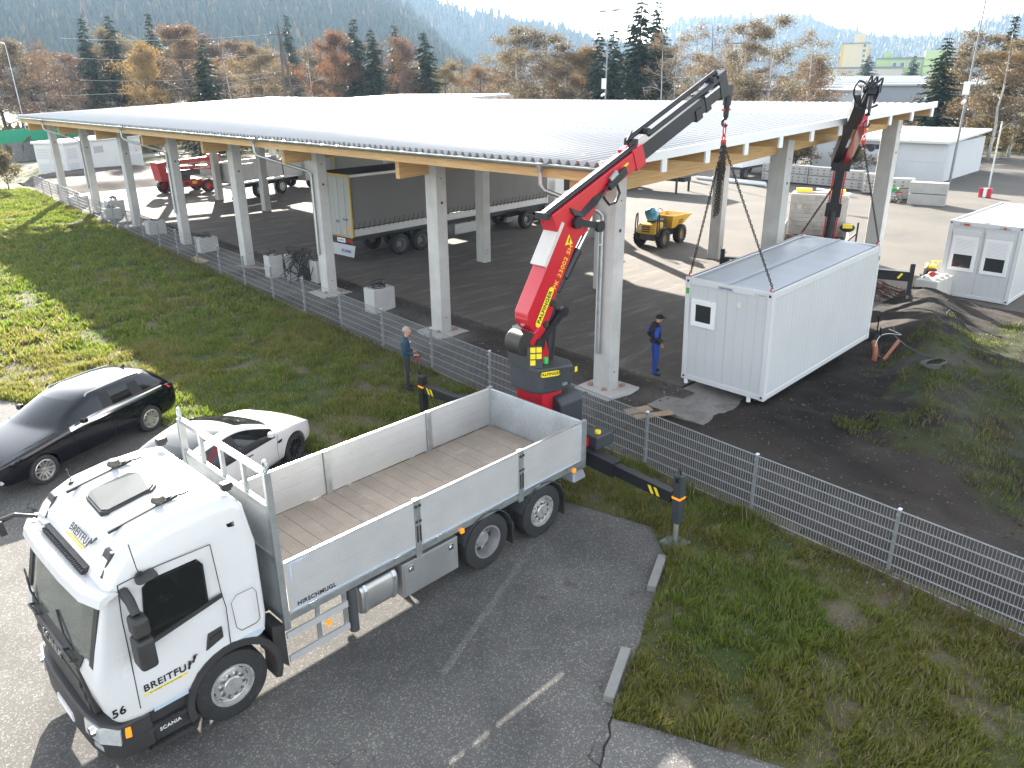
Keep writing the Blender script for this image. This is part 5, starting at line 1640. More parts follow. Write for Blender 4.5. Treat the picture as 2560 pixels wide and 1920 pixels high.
def sling(name, label, hook, corners, bundle):
    t_ = thing(name, label, 'chain', tuple(hook), 0, 'chain slings carrying the office container')
    hk = Vector(hook)
    mb = MB(); mb.tube([(.0 + .05 * math.cos(a), 0, -.12 + .14 * math.sin(a)) for a in [2 * math.pi * k / 16 for k in range(16)]], .016, 6, True); mb.obj('master_link', M('red_oxide', (.45, .04, .02), .5, .2), t_, smooth=50)
    mb = MB(); mb.tube([(0, .035 * math.cos(a), -.30 + .08 * math.sin(a)) for a in [2 * math.pi * k / 12 for k in range(12)]], .018, 6, True); mb.box(-.04, .04, -.05, .05, -.46, -.34); mb.obj('shortening_clutch', M('red_oxide'), t_, bevel=.01, kind='stuff')
    for c_ in corners:
        mb = MB(); e = Vector(c_) - hk; chain(mb, chain_pts((0, 0, -.42), tuple(e + Vector((0, 0, .10))))); mb.obj('chain_leg', CHAIN, t_, kind='stuff')
        mb = MB(); mb.tube([e + Vector((0, .04 * math.sin(a), .05 + .055 * math.cos(a))) for a in [R(v) for v in range(0, 300, 30)]], [.02] * 8 + [.014, .008], 6); mb.obj('end_hook', M('red_oxide'), t_, smooth=50)
    for k in range(bundle):
        a = 2 * math.pi * k / max(1, bundle); r_ = .05 + .02 * (k % 3)
        x, y = r_ * math.cos(a), r_ * math.sin(a)
        z1 = -1.1 - (.95 if k < 3 else 0) - .05 * (k % 4)
        mb = MB(); pts_ = chain_pts((x * .5, y * .5, -.42), (x, y, z1)); chain(mb, pts_, .012); mb.obj('slack_chain', CHAIN, t_, kind='stuff')
sling('chain_sling', 'chain sling with slack bundle hanging from the near red crane', (16.58, CRY + .03, 6.78), [cw(.08, -.08, CHt), cw(.08, -CWd + .08, CHt)], 9)
HOOK2 = (22.9, 9.95, 6.45)
sling('chain_sling', 'chain sling between the rear crane and the far end of the container', HOOK2, [cw(CLn - .08, -.08, CHt), cw(CLn - .08, -CWd + .08, CHt)], 0)
# ================================================================== parked cars
def car_shell(stations, parts, name, mats, parent, arches, Rr, sub=2):
    """stations: rows of half-section control points from the sill round to the roof centre; closed, smoothed and split into parts"""
    nr = len(stations[0])
    V, F, MI = [], [], []
    loop = 2 * nr - 2
    for st in stations:
        for (x, y, z) in st: V.append((x, y, z))
        for (x, y, z) in st[-2:0:-1]: V.append((x, -y, z))
    ns = len(stations)
    ids = ['body']
    for i in range(ns - 1):
        for k in range(loop):
            a, b = i * loop + k, i * loop + (k + 1) % loop
            F.append((a, b, b + loop, a + loop))
            j = k if k < nr - 1 else loop - 1 - k
            side_ = 'l' if k < nr - 1 else 'r'
            p = parts.get((i, j), 'body')
            if p in ('windscreen', 'rear_window', 'body', 'roof_panel'): key = p
            else: key = p + '|' + side_
            if key not in ids: ids.append(key)
            MI.append(ids.index(key))
    F.append(tuple(range(loop))[::-1]); MI.append(0)
    F.append(tuple((ns - 1) * loop + k for k in range(loop))); MI.append(0)
    me = bpy.data.meshes.new(name); me.from_pydata(V, [], F)
    for q in ids: me.materials.append(mats.get(q.split('|')[0], mats['body']))
    # separate slots even when two parts share a material
    me.polygons.foreach_set('material_index', MI)
    bm = bmesh.new(); bm.from_mesh(me); bmesh.ops.recalc_face_normals(bm, faces=bm.faces); bm.to_mesh(me); bm.free()
    o = bpy.data.objects.new(name, me); COL.objects.link(o)
    m = o.modifiers.new('s', 'SUBSURF'); m.levels = m.render_levels = sub
    cut = []
    for (x, z, r) in arches:
        for s in (-1, 1):
            c = MB(); c.cyl((x, s * .62, z), (x, s * 1.3, z), r, n=28); co = link('cutter', c.mesh('cutter'), None)
            b = o.modifiers.new('c', 'BOOLEAN'); b.operation = 'DIFFERENCE'; b.solver = 'EXACT'; b.object = co; cut.append(co)
    ev = evaluated(o)
    drop(o)
    for c in cut: drop(c)
    nv = len(ev.vertices); co = np.empty(nv * 3, np.float32); ev.vertices.foreach_get('co', co); co = co.reshape(-1, 3)
    out = {}
    byid = {}
    for pl in ev.polygons:
        byid.setdefault(min(pl.material_index, len(ids) - 1), []).append(list(pl.vertices))
    for k, polys in byid.items():
        used = sorted({v for f in polys for v in f}); rm = {v: i for i, v in enumerate(used)}
        m2 = bpy.data.meshes.new(ids[k]); m2.from_pydata([tuple(co[v]) for v in used], [], [[rm[v] for v in f] for f in polys])
        m2.shade_smooth(); m2.set_sharp_from_angle(angle=R(40))
        nm = ids[k].split('|')[0]
        base = re_name(nm)
        m2.materials.append(mats.get(nm, mats['body']))
        out[ids[k]] = (base, m2)
    bodyo = link('body', out['body'][1], None, parent)
    for k, (base, m2) in out.items():
        if k != 'body': link(base, m2, None, bodyo)
    return bodyo
def re_name(n):
    n = n.rstrip('0123456789')
    return {'trim': 'window_trim', 'pillar': 'pillar_trim'}.get(n, n)
def sec(xl, y1, zb, zm, zs, up, ks=.97):
    """half section: bottom centre, bottom edge, sill, flank, shoulder, trim, then four upper points"""
    r = [(xl, 0, zb), (xl, y1 * .84, zb), (xl, y1 * .975, zb + .13), (xl, y1, zm), (xl, y1 * ks, zs), (up[4][0] if len(up) > 4 else xl, (up[4][1] if len(up) > 4 else y1 * (ks - .02)), (up[4][2] if len(up) > 4 else zs + .02))]
    tx, ty, tz = r[5]
    r[5] = (tx, y1 * ks - .012, zs + .034)
    return r + list(up[:4])
def flat(xl, y1, zb, zm, zs, zh, cr=.03):
    return sec(xl, y1, zb, zm, zs, [(xl, y1 * .82, zh), (xl, y1 * .66, zh + cr * .4), (xl, y1 * .34, zh + cr * .85), (xl, 0, zh + cr)])
CARGLASS = M('car_glass', (.010, .013, .014), .03, 0, .05, coat=.25, spec=.5)
def lights_etc(root): pass

# ---- black estate car
audi = thing('estate_car', 'black estate car with silver wheels parked at the edge of the lawn', 'car', (2.36, 17.95, 0), math.atan2(.412, .911))
PB = M('black_car_paint', (.003, .0035, .007), .12, .0, .05, 3, coat=.6, spec=.3)
f0 = -.90
A = [flat(.03, .60, .30, .45, .58, .61, .02), flat(.12, .77, .20, .45, .67, .70, .02), flat(.36, .86, .18, .50, .76, .80), flat(.90, .905, .18, .54, .84, .90), flat(1.32, .905, .18, .56, .88, .96),
     sec(1.62, .905, .18, .58, .915, [(1.52, .76, .985), (1.46, .67, 1.0), (1.36, .35, 1.02), (1.33, 0, 1.025), (1.62, .865, .955)]),
     sec(2.05, .905, .18, .58, .925, [(2.22, .635, 1.335), (2.16, .565, 1.39), (2.06, .30, 1.42), (2.03, 0, 1.43), (2.05, .875, .955)]),
     sec(2.62, .905, .18, .58, .935, [(2.66, .66, 1.375), (2.66, .585, 1.425), (2.66, .3, 1.45), (2.66, 0, 1.457), (2.62, .88, .965)]),
     sec(2.71, .905, .18, .58, .935, [(2.74, .66, 1.375), (2.74, .585, 1.425), (2.74, .3, 1.45), (2.74, 0, 1.457), (2.71, .88, .965)]),
     sec(3.48, .905, .18, .58, .95, [(3.46, .655, 1.365), (3.46, .58, 1.42), (3.46, .3, 1.447), (3.46, 0, 1.453), (3.48, .88, .98)]),
     sec(3.58, .905, .18, .58, .955, [(3.56, .65, 1.36), (3.56, .575, 1.415), (3.56, .3, 1.443), (3.56, 0, 1.45), (3.58, .88, .985)]),
     sec(4.28, .89, .18, .58, .985, [(4.05, .63, 1.31), (4.16, .545, 1.385), (4.24, .3, 1.41), (4.26, 0, 1.415), (4.27, .855, 1.01)]),
     sec(4.50, .86, .22, .58, .96, [(4.50, .72, 1.04), (4.545, .60, 1.02), (4.60, .3, 1.015), (4.615, 0, 1.015), (4.50, .82, 1.0)]),
     sec(4.64, .80, .28, .56, .80, [(4.66, .68, .86), (4.675, .56, .86), (4.69, .3, .86), (4.70, 0, .86), (4.65, .76, .83)]),
     sec(4.68, .70, .34, .55, .70, [(4.70, .6, .74), (4.71, .5, .74), (4.715, .3, .74), (4.72, 0, .74), (4.69, .66, .72)])]
A = [[(x + f0, y, z) for x, y, z in s] for s in A]
pa = {}
for i in (5, 6, 8, 10): pa[(i, 5)] = 'side_window%d' % i
for i in (5, 6, 7, 8, 9, 10): pa[(i, 4)] = 'trim'
pa[(7, 5)] = 'pillar7'; pa[(9, 5)] = 'pillar9'
for j in (7, 8): pa[(5, j)] = 'windscreen'; pa[(11, j)] = 'rear_window'
mats = {'body': PB, 'trim': CHROME, 'pillar7': INK, 'pillar9': INK, 'windscreen': CARGLASS, 'rear_window': CARGLASS}
for i in (5, 6, 8, 10): mats['side_window%d' % i] = CARGLASS
ab = car_shell(A, pa, 'audi', mats, audi, [(0, .32, .365), (2.81, .32, .365)], .32)
SILV = M('alloy_silver', (.55, .54, .52), .3, .8, .08)
for x in (0, 2.81):
    for s in (-1, 1):
        wheel(audi, (x, s * .785, .32), .32, .225, 'car6', s, SILV)
for s in (-1, 1):
    mb = MB(); mb.tube([(1.45, s * .58, 1.36), (1.5, s * .58, 1.415), (2.6, s * .565, 1.42), (3.1, s * .55, 1.39), (3.15, s * .55, 1.36)], .017, 6); mb.obj('roof_rail', M('satin_alu', (.5, .5, .5), .3, .9), ab, smooth=50)
    mb = MB(); mb.hexa([(.95, s * .90, .98), (1.08, s * .90, .98), (1.08, s * 1.06, .99), (.95, s * 1.05, .99)], [(.97, s * .92, 1.10), (1.07, s * .92, 1.10), (1.07, s * 1.06, 1.10), (.97, s * 1.05, 1.10)]); mb.obj('mirror', PB, ab, bevel=.025, seg=3)
    mb = MB(); mb.hexa([(-.80, s * .56, .60), (-.52, s * .83, .62), (-.50, s * .80, .62), (-.78, s * .5, .60)], [(-.76, s * .56, .70), (-.46, s * .84, .745), (-.48, s * .79, .75), (-.74, s * .5, .70)]); mb.obj('headlight', M('headlight_lens'), ab, bevel=.01)
    mb = MB(); mb.hexa([(3.50, s * .872, .86), (3.62, s * .82, .86), (3.60, s * .78, .86), (3.48, s * .84, .86)], [(3.40, s * .872, .975), (3.55, s * .80, .99), (3.53, s * .76, .99), (3.38, s * .84, .975)]); mb.obj('tail_light', M('red_lens', (.5, .01, .01), .15, 0, .05, coat=1), ab, bevel=.01)
    mb = MB(); mb.cyl((-.815, s * .66, .36), (-.76, s * .66, .36), .05, n=14); mb.obj('fog_lamp', M('headlight_lens'), ab)
    for x in (1.55, 2.42):
        mb = MB(); mb.bar((x, s * .905, .82), (x + .2, s * .905, .83), .03, .025); mb.obj('door_handle', PB, ab, bevel=.006)
    mb = MB(); mb.tube([(.78, s * .903, .30), (.80, s * .908, .6), (.74, s * .895, .90)], .004, 4); mb.tube([(1.78, s * .903, .30), (1.79, s * .908, .6), (1.80, s * .89, .92)], .004, 4); mb.obj('door_seams', INK, ab, kind='stuff')
mb = MB(); mb.hexa([(-.885, -.38, .34), (-.84, -.38, .34), (-.84, .38, .34), (-.885, .38, .34)], [(-.845, -.42, .62), (-.80, -.42, .62), (-.80, .42, .62), (-.845, .42, .62)]); gr = mb.obj('grille', INK, ab, bevel=.03)
mb = MB(); mb.box(-.905, -.885, -.26, .26, .40, .50); mb.obj('number_plate', WHITE_MATT, ab)
mb = MB(); mb.py([(2.95, 1.435), (3.08, 1.43), (3.08, 1.50)], -.012, .012); mb.obj('roof_fin', INK, ab)
mb = MB(); mb.tube([(.56, -.74, .985), (.50, -.4, 1.01), (.465, 0, 1.02), (.50, .4, 1.01), (.56, .74, .985)], .016, 5); mb.obj('cowl_seal', INK, ab, smooth=60)
mb = MB(); mb.tube([(.45, -.80, .955), (.0, -.76, .905), (-.5, -.66, .80)], .005, 4); mb.obj('bonnet_seam', M('seam_black', (.002, .002, .002), .9), ab)
for s in (.25, -.3):
    mb = MB(); mb.tube([(.52, s, 1.015), (.66, s + .3, 1.06), (.70, s + .42, 1.075)], .008, 4); mb.obj('wiper', INK, ab)

# ---- white saloon behind the truck
tes = thing('saloon_car', 'white saloon car with black roof glass half hidden by the truck cab', 'car', (6.60, 15.25, 0), math.atan2(-.42, -.907))
PW = M('white_car_paint', (.78, .78, .78), .2, 0, .01, 3, coat=1.0)
f1 = -.84
T = [flat(.02, .60, .28, .42, .56, .60, .03), flat(.10, .78, .20, .44, .66, .69, .04), flat(.32, .88, .18, .50, .76, .78, .05), flat(.84, .925, .17, .54, .86, .88, .05), flat(1.15, .925, .17, .56, .87, .93, .05),
     sec(1.40, .925, .17, .57, .90, [(1.30, .77, .97), (1.22, .69, .985), (1.10, .36, 1.0), (1.06, 0, 1.005), (1.40, .885, .945)]),
     sec(1.95, .925, .17, .58, .92, [(2.12, .63, 1.33), (2.04, .555, 1.375), (1.92, .30, 1.40), (1.88, 0, 1.408), (1.95, .89, .955)]),
     sec(2.52, .925, .17, .58, .93, [(2.54, .655, 1.385), (2.54, .58, 1.42), (2.54, .3, 1.437), (2.54, 0, 1.442), (2.52, .895, .965)]),
     sec(2.60, .925, .17, .58, .93, [(2.62, .655, 1.385), (2.62, .58, 1.42), (2.62, .3, 1.437), (2.62, 0, 1.442), (2.60, .895, .965)]),
     sec(3.35, .925, .17, .58, .95, [(3.30, .63, 1.32), (3.34, .55, 1.37), (3.38, .3, 1.39), (3.39, 0, 1.395), (3.35, .89, .98)]),
     sec(3.78, .90, .17, .58, .97, [(3.74, .68, 1.14), (3.86, .57, 1.20), (3.92, .3, 1.215), (3.94, 0, 1.22), (3.77, .865, 1.0)]),
     sec(4.30, .86, .20, .58, .98, [(4.30, .70, 1.06), (4.36, .60, 1.075), (4.40, .3, 1.085), (4.42, 0, 1.09), (4.30, .82, 1.01)]),
     sec(4.60, .80, .26, .56, .90, [(4.62, .68, .97), (4.64, .56, .98), (4.66, .3, .99), (4.67, 0, .99), (4.60, .76, .93)]),
     sec(4.67, .70, .34, .55, .75, [(4.68, .6, .80), (4.69, .5, .80), (4.70, .3, .80), (4.70, 0, .80), (4.67, .66, .77)])]
T = [[(x + f1, y, z) for x, y, z in s] for s in T]
pt_ = {}
for i in (5, 6, 8, 9): pt_[(i, 5)] = 'side_window%d' % i
for i in (5, 6, 7, 8, 9): pt_[(i, 4)] = 'trim'
pt_[(7, 5)] = 'pillar7'
for j in (7, 8):
    pt_[(5, j)] = 'windscreen'; pt_[(9, j)] = 'rear_window'; pt_[(10, j)] = 'rear_window'
    for i in (6, 7, 8): pt_[(i, j)] = 'roof_panel'
mats = {'body': PW, 'trim': INK, 'pillar7': INK, 'windscreen': CARGLASS, 'rear_window': CARGLASS, 'roof_panel': CARGLASS}
for i in (5, 6, 8, 9): mats['side_window%d' % i] = CARGLASS
tb_ = car_shell(T, pt_, 'tesla', mats, tes, [(0, .335, .385), (2.875, .335, .385)], .335)
for x in (0, 2.875):
    for s in (-1, 1):
        wheel(tes, (x, s * .80, .335), .335, .235, 'car10', s, M('alloy_dark', (.08, .08, .085), .35, .7))
for s in (-1, 1):
    mb = MB(); mb.hexa([(.78, s * .93, .97), (.90, s * .93, .97), (.90, s * 1.08, .99), (.80, s * 1.08, .99)], [(.80, s * .94, 1.08), (.90, s * .94, 1.08), (.90, s * 1.08, 1.09), (.81, s * 1.08, 1.09)]); mb.obj('mirror', PW, tb_, bevel=.03, seg=3)
    mb = MB(); mb.hexa([(-.76, s * .62, .60), (-.50, s * .85, .66), (-.47, s * .81, .68), (-.73, s * .56, .63)], [(-.74, s * .62, .66), (-.42, s * .86, .73), (-.42, s * .82, .75), (-.70, s * .56, .69)]); mb.obj('headlight', M('headlight_lens'), tb_, bevel=.008)
    mb = MB(); mb.hexa([(.46, s * .925, .70), (.56, s * .925, .70), (.56, s * .932, .70), (.46, s * .932, .70)], [(.44, s * .925, .76), (.60, s * .925, .745), (.60, s * .932, .745), (.44, s * .932, .76)]); mb.obj('side_camera', INK, tb_)
    mb = MB(); mb.tube([(.60, s * .922, .28), (.62, s * .93, .6), (.55, s * .91, .9)], .004, 4); mb.obj('door_seam', M('seam_grey', (.15, .15, .15), .6), tb_)
    mb = MB(); mb.bar((1.35, s * .925, .80), (1.55, s * .925, .81), .012, .02); mb.obj('door_handle', INK, tb_)
for s in (.2, -.35):
    mb = MB(); mb.tube([(.28, s, 1.0), (.34, s + .3, 1.02), (.35, s + .5, 1.02)], .008, 4); mb.obj('wiper', INK, tb_)
# ================================================================== people
def figure(name, label, loc, rz, joints, bones, radii, colour, mats, post=None):
    """one continuous skinned body, posed by its joints; colour(face centre) -> material index"""
    root = thing(name, label, 'person', loc, rz)
    names = list(joints)
    me = bpy.data.meshes.new('body')
    me.from_pydata([joints[n] for n in names], [(names.index(a), names.index(b)) for a, b in bones], [])
    o = bpy.data.objects.new('body', me); COL.objects.link(o)
    sk = o.modifiers.new('skin', 'SKIN'); sk.use_smooth_shade = True; sk.branch_smoothing = .4
    for i, n in enumerate(names):
        r = radii[n]
        me.skin_vertices[0].data[i].radius = r if isinstance(r, tuple) else (r, r)
        me.skin_vertices[0].data[i].use_root = (n == 'pelvis')
    ss = o.modifiers.new('sub', 'SUBSURF'); ss.levels = ss.render_levels = 2
    ev = evaluated(o); drop(o)
    ev.name = 'body'
    ev.materials.clear()
    for m in mats: ev.materials.append(m)
    for p in ev.polygons: p.material_index = colour(p.center)
    ev.shade_smooth()
    b = link('body', ev, None, root)
    if post: post(root, b)
    return root
SKIN = M('skin', (.48, .27, .19), .6, 0, .06)
def hand(J, Bn, Rd, side_, wrist, fwd, out, curl=.5, s=1.0):
    """palm and five fingers grown from the wrist; fwd = finger direction, out = thumb side"""
    f, o_ = Vector(fwd).normalized(), Vector(out).normalized()
    dn = f.cross(o_).normalized()
    W_ = Vector(wrist)
    palm = W_ + f * .055 * s
    J['palm' + side_] = tuple(palm); Rd['palm' + side_] = (.030 * s, .018 * s)
    Bn.append(('wrist' + side_, 'palm' + side_))
    for k, (off, ln) in enumerate(((.026, .066), (.009, .075), (-.009, .070), (-.025, .055))):
        a = palm + f * .035 * s + o_ * off * s
        b_ = a + (f * math.cos(curl) + dn * math.sin(curl)) * ln * .5 * s
        c = b_ + (f * math.cos(curl * 2.2) + dn * math.sin(curl * 2.2)) * ln * .5 * s
        for q, p, r in (('a', a, .0095), ('b', b_, .0088), ('c', c, .0075)):
            J['f%d%s%s' % (k, q, side_)] = tuple(p); Rd['f%d%s%s' % (k, q, side_)] = r * s
        Bn += [('palm' + side_, 'f%da%s' % (k, side_)), ('f%da%s' % (k, side_), 'f%db%s' % (k, side_)), ('f%db%s' % (k, side_), 'f%dc%s' % (k, side_))]
    a = W_ + f * .03 * s + o_ * .032 * s; b_ = a + (f * .7 + o_ * .6 + dn * .3).normalized() * .035 * s; c = b_ + (f * .9 + o_ * .2 + dn * .4).normalized() * .028 * s
    for q, p, r in (('a', a, .0105), ('b', b_, .0095), ('c', c, .008)):
        J['t%s%s' % (q, side_)] = tuple(p); Rd['t%s%s' % (q, side_)] = r * s
    Bn += [('palm' + side_, 'ta' + side_), ('ta' + side_, 'tb' + side_), ('tb' + side_, 'tc' + side_)]
def face(root, b, hc, fw, skin, eye=True):
    """eyes, nose, mouth and ears on the head at hc looking along fw"""
    f = Vector(fw).normalized(); up = Vector((0, 0, 1)); r = f.cross(up).normalized(); u = r.cross(f)
    P = Vector(hc)
    mb = MB(); p = P + f * .098 - u * .012; mb.hexa([p + r * .017 - u * .022, p - r * .017 - u * .022, p - r * .013 - u * .022 - f * .02, p + r * .013 - u * .022 - f * .02], [p + r * .006 + u * .03 - f * .012, p - r * .006 + u * .03 - f * .012, p - r * .006 + u * .03 - f * .03, p + r * .006 + u * .03 - f * .03]); mb.obj('nose', skin, b, bevel=.006)
    for s in (-1, 1):
        mb = MB(); mb.ball(P + f * .082 + r * s * .034 + u * .018, .011, 8); mb.obj('eye', M('eye_white', (.55, .52, .5), .3), b, smooth=60)
        mb = MB(); mb.ball(P - f * .008 + r * s * .082 - u * .005, .03, 8, (.5, .5, 1)); mb.obj('ear', skin, b, smooth=60)
    mb = MB(); q = P + f * .092 - u * .055; mb.bar(q - r * .024, q + r * .024, .008, .01); mb.obj('mouth', M('lips', (.33, .13, .11), .6), b)

# ---- the operator with the remote control, facing the crane (+x of his own frame is forward)
J = {'pelvis': (0, 0, .93), 'waist': (0, 0, 1.06), 'chest': (.0, 0, 1.26), 'shoulders': (-.01, 0, 1.41), 'neck': (.02, 0, 1.50), 'headb': (.045, 0, 1.57), 'head': (.06, 0, 1.64), 'headt': (.05, 0, 1.715),
     'hipL': (0, .10, .90), 'kneeL': (.03, .11, .50), 'ankleL': (-.02, .12, .09), 'heelL': (-.05, .12, .05), 'toeL': (.16, .14, .04),
     'hipR': (0, -.10, .90), 'kneeR': (.02, -.11, .50), 'ankleR': (-.03, -.12, .09), 'heelR': (-.06, -.12, .05), 'toeR': (.15, -.15, .04),
     'shL': (-.02, .19, 1.40), 'elbL': (-.05, .25, 1.12), 'wristL': (.20, .16, 1.02), 'shR': (-.02, -.19, 1.40), 'elbR': (-.06, -.25, 1.12), 'wristR': (.20, -.16, 1.02)}
Bn = [('pelvis', 'waist'), ('waist', 'chest'), ('chest', 'shoulders'), ('shoulders', 'neck'), ('neck', 'headb'), ('headb', 'head'), ('head', 'headt')]
for s in 'LR':
    Bn += [('pelvis', 'hip' + s), ('hip' + s, 'knee' + s), ('knee' + s, 'ankle' + s), ('ankle' + s, 'heel' + s), ('ankle' + s, 'toe' + s), ('shoulders', 'sh' + s), ('sh' + s, 'elb' + s), ('elb' + s, 'wrist' + s)]
Rd = {'pelvis': (.15, .125), 'waist': (.155, .12), 'chest': (.165, .125), 'shoulders': (.12, .09), 'neck': .055, 'headb': (.07, .075), 'head': (.085, .098), 'headt': (.065, .075)}
for s in 'LR':
    Rd.update({'hip' + s: .095, 'knee' + s: .068, 'ankle' + s: .052, 'heel' + s: .045, 'toe' + s: .042, 'sh' + s: .075, 'elb' + s: .055, 'wrist' + s: .036})
J1, B1, R1 = dict(J), list(Bn), dict(Rd)
hand(J1, B1, R1, 'L', J1['wristL'], (.85, -.45, -.25), (.3, -.2, .9), .55)
hand(J1, B1, R1, 'R', J1['wristR'], (.85, .45, -.25), (.3, .2, .9), .55)
def col1(c):
    if c.z > 1.50 and abs(c.y) < .16: return 2
    if c.z < .085 or (c.z < .13 and c.x > .03): return 3
    if c.x > .185 and .8 < c.z < 1.15: return 2
    if c.z > .93: return 0
    return 1
def post1(root, b):
    face(root, b, (.06, 0, 1.635), (1, 0, -.05), SKIN)
    mb = MB(); mb.ball((.035, 0, 1.675), .105, 14, (1.02, .92, .95)); 
    mb.v = [(x if z > 1.66 or x < .02 else x - .03, y, max(z, 1.60 + max(0, x) * .9)) for x, y, z in mb.v]
    mb.obj('hair', M('grey_hair', (.30, .275, .235), .8, 0, .2, 40, 200), b, smooth=60)
    mb = MB(); mb.box(.10, .14, -.02, .02, 1.33, 1.36); mb.obj('chest_badge', WHITE_MATT, b)
    for s in (-1, 1):
        mb = MB(); mb.box(.045, .10, s * .11 - .05, s * .11 + .05, .42, .56); mb.obj('knee_pad', M('trouser_grey', (.10, .10, .11), .9), b, bevel=.015)
    mb = MB(); mb.tube([(.03 + .155 * math.cos(a), .16 * math.sin(a) * .95, .99) for a in [2 * math.pi * k / 18 for k in range(18)]], .012, 5, True); mb.obj('belt', BLACK, b)
JACKET1 = M('teal_jacket', (.012, .045, .075), .85, 0, .12, 8, 60, bump=.3, bscale=12)
TROUS1 = M('dark_trousers', (.028, .028, .034), .9, 0, .2, 6, 60, bump=.3, bscale=12)
SHOE = M('work_shoe', (.02, .02, .022), .7)
OP = gpt(1021, 976)
op_rz = math.atan2(-.35, 1.0) - .25
oper = figure('person', 'grey haired person in teal jacket working a remote control by the fence', (OP.x, OP.y, .03), op_rz, J1, B1, R1, col1, [JACKET1, TROUS1, SKIN, SHOE], post1)
rc = thing('remote_control', 'black and red crane remote control in the hands of the grey haired person', 'remote control', (OP.x, OP.y, .03), op_rz)
mb = MB(); mb.hexa([(.20, -.15, .92), (.38, -.13, .93), (.38, .13, .93), (.20, .15, .92)], [(.20, -.14, 1.0), (.37, -.12, 1.0), (.37, .12, 1.0), (.20, .14, 1.0)]); rb_ = mb.obj('housing', BLACK, rc, bevel=.02)
mb = MB(); mb.box(.21, .36, -.12, .12, .885, .919); mb.obj('underside', RED, rc, bevel=.01)
for y in (-.08, -.03, .03, .08):
    mb = MB(); mb.cyl((.29, y, 1.0), (.29, y, 1.04), .008, n=6); mb.obj('lever', STEEL_DK, rc)

# ---- the onlooker in blue, hands in pockets
J2 = dict(J); J2.update({'headb': (.06, .02, 1.57), 'head': (.095, .03, 1.63), 'headt': (.115, .03, 1.70), 'neck': (.03, .0, 1.50),
    'elbL': (-.12, .30, 1.14), 'wristL': (.08, .21, .96), 'elbR': (-.12, -.30, 1.14), 'wristR': (.08, -.21, .96),
    'kneeL': (.05, .14, .50), 'ankleL': (.06, .16, .09), 'heelL': (.03, .16, .05), 'toeL': (.24, .22, .04), 'kneeR': (.0, -.13, .5), 'ankleR': (-.05, -.15, .09), 'heelR': (-.08, -.15, .05), 'toeR': (.13, -.20, .04)})
B2, R2 = list(Bn), dict(Rd)
R2.update({'chest': (.185, .14), 'waist': (.17, .13), 'elbL': .066, 'elbR': .066, 'shL': .085, 'shR': .085})
hand(J2, B2, R2, 'L', J2['wristL'], (.5, -.25, -.85), (.8, .1, .5), .35)
hand(J2, B2, R2, 'R', J2['wristR'], (.5, .25, -.85), (.8, -.1, .5), .35)
def col2(c):
    if c.z > 1.535 and c.x > -.02: return 2
    if c.z < .085 or (c.z < .12 and c.x > .1): return 3
    if c.z < 1.0 and c.z > .84 and c.x > .06 and abs(c.y) > .13: return 2
    if c.z > .97:
        if abs(c.y) > .21 and c.z > 1.20: return 0
        if abs(c.y) > .10 and abs(c.y) < .2 and 1.02 < c.z < 1.28 and c.x < .14: return 0
        return 4
    if .40 < c.z < .56 and c.x > .085: return 4
    return 1
BLUEJ = M('blue_jacket', (.02, .055, .30), .85, 0, .12, 8, 60, bump=.3, bscale=12)
BLUET = M('blue_trousers', (.018, .05, .26), .9, 0, .15, 6, 60, bump=.3, bscale=12)
BLK = M('black_cloth', (.014, .014, .018), .9, 0, .2, 6)
def post2(root, b):
    face(root, b, (.095, .03, 1.625), (1, .2, -.4), SKIN)
    mb = MB(); mb.lathe([(.001, 1.745), (.06, 1.735), (.10, 1.70), (.112, 1.655), (.108, 1.635)], (.09, .03, 0), 'z', 18)
    mb.add([(.16, -.07, 1.655), (.25, -.05, 1.635), (.26, .03, 1.632), (.25, .11, 1.635), (.16, .13, 1.655), (.16, -.07, 1.645), (.25, -.05, 1.625), (.26, .03, 1.622), (.25, .11, 1.625), (.16, .13, 1.645)], [(0, 1, 2, 3, 4), (9, 8, 7, 6, 5), (0, 5, 6, 1), (1, 6, 7, 2), (2, 7, 8, 3), (3, 8, 9, 4), (4, 9, 5, 0)])
    mb.obj('cap', BLK, b, smooth=40)
    mb = MB(); mb.ball((-.06, 0, 1.47), .12, 12, (.75, 1.0, .8)); mb.obj('hood', BLK, b, smooth=60)
    mb = MB(); mb.tube([(.02 + .17 * math.cos(a), .185 * math.sin(a), 1.0) for a in [2 * math.pi * k / 20 for k in range(20)]], .02, 6, True); mb.obj('jacket_hem', BLK, b, smooth=60)
OL = gpt(1634, 936)
figure('person', 'person in blue workwear and dark cap standing beside the hanging container', (OL.x, OL.y, .0), math.atan2(-.55, .85), J2, B2, R2, col2, [BLUEJ, BLUET, SKIN, SHOE, BLK], post2)
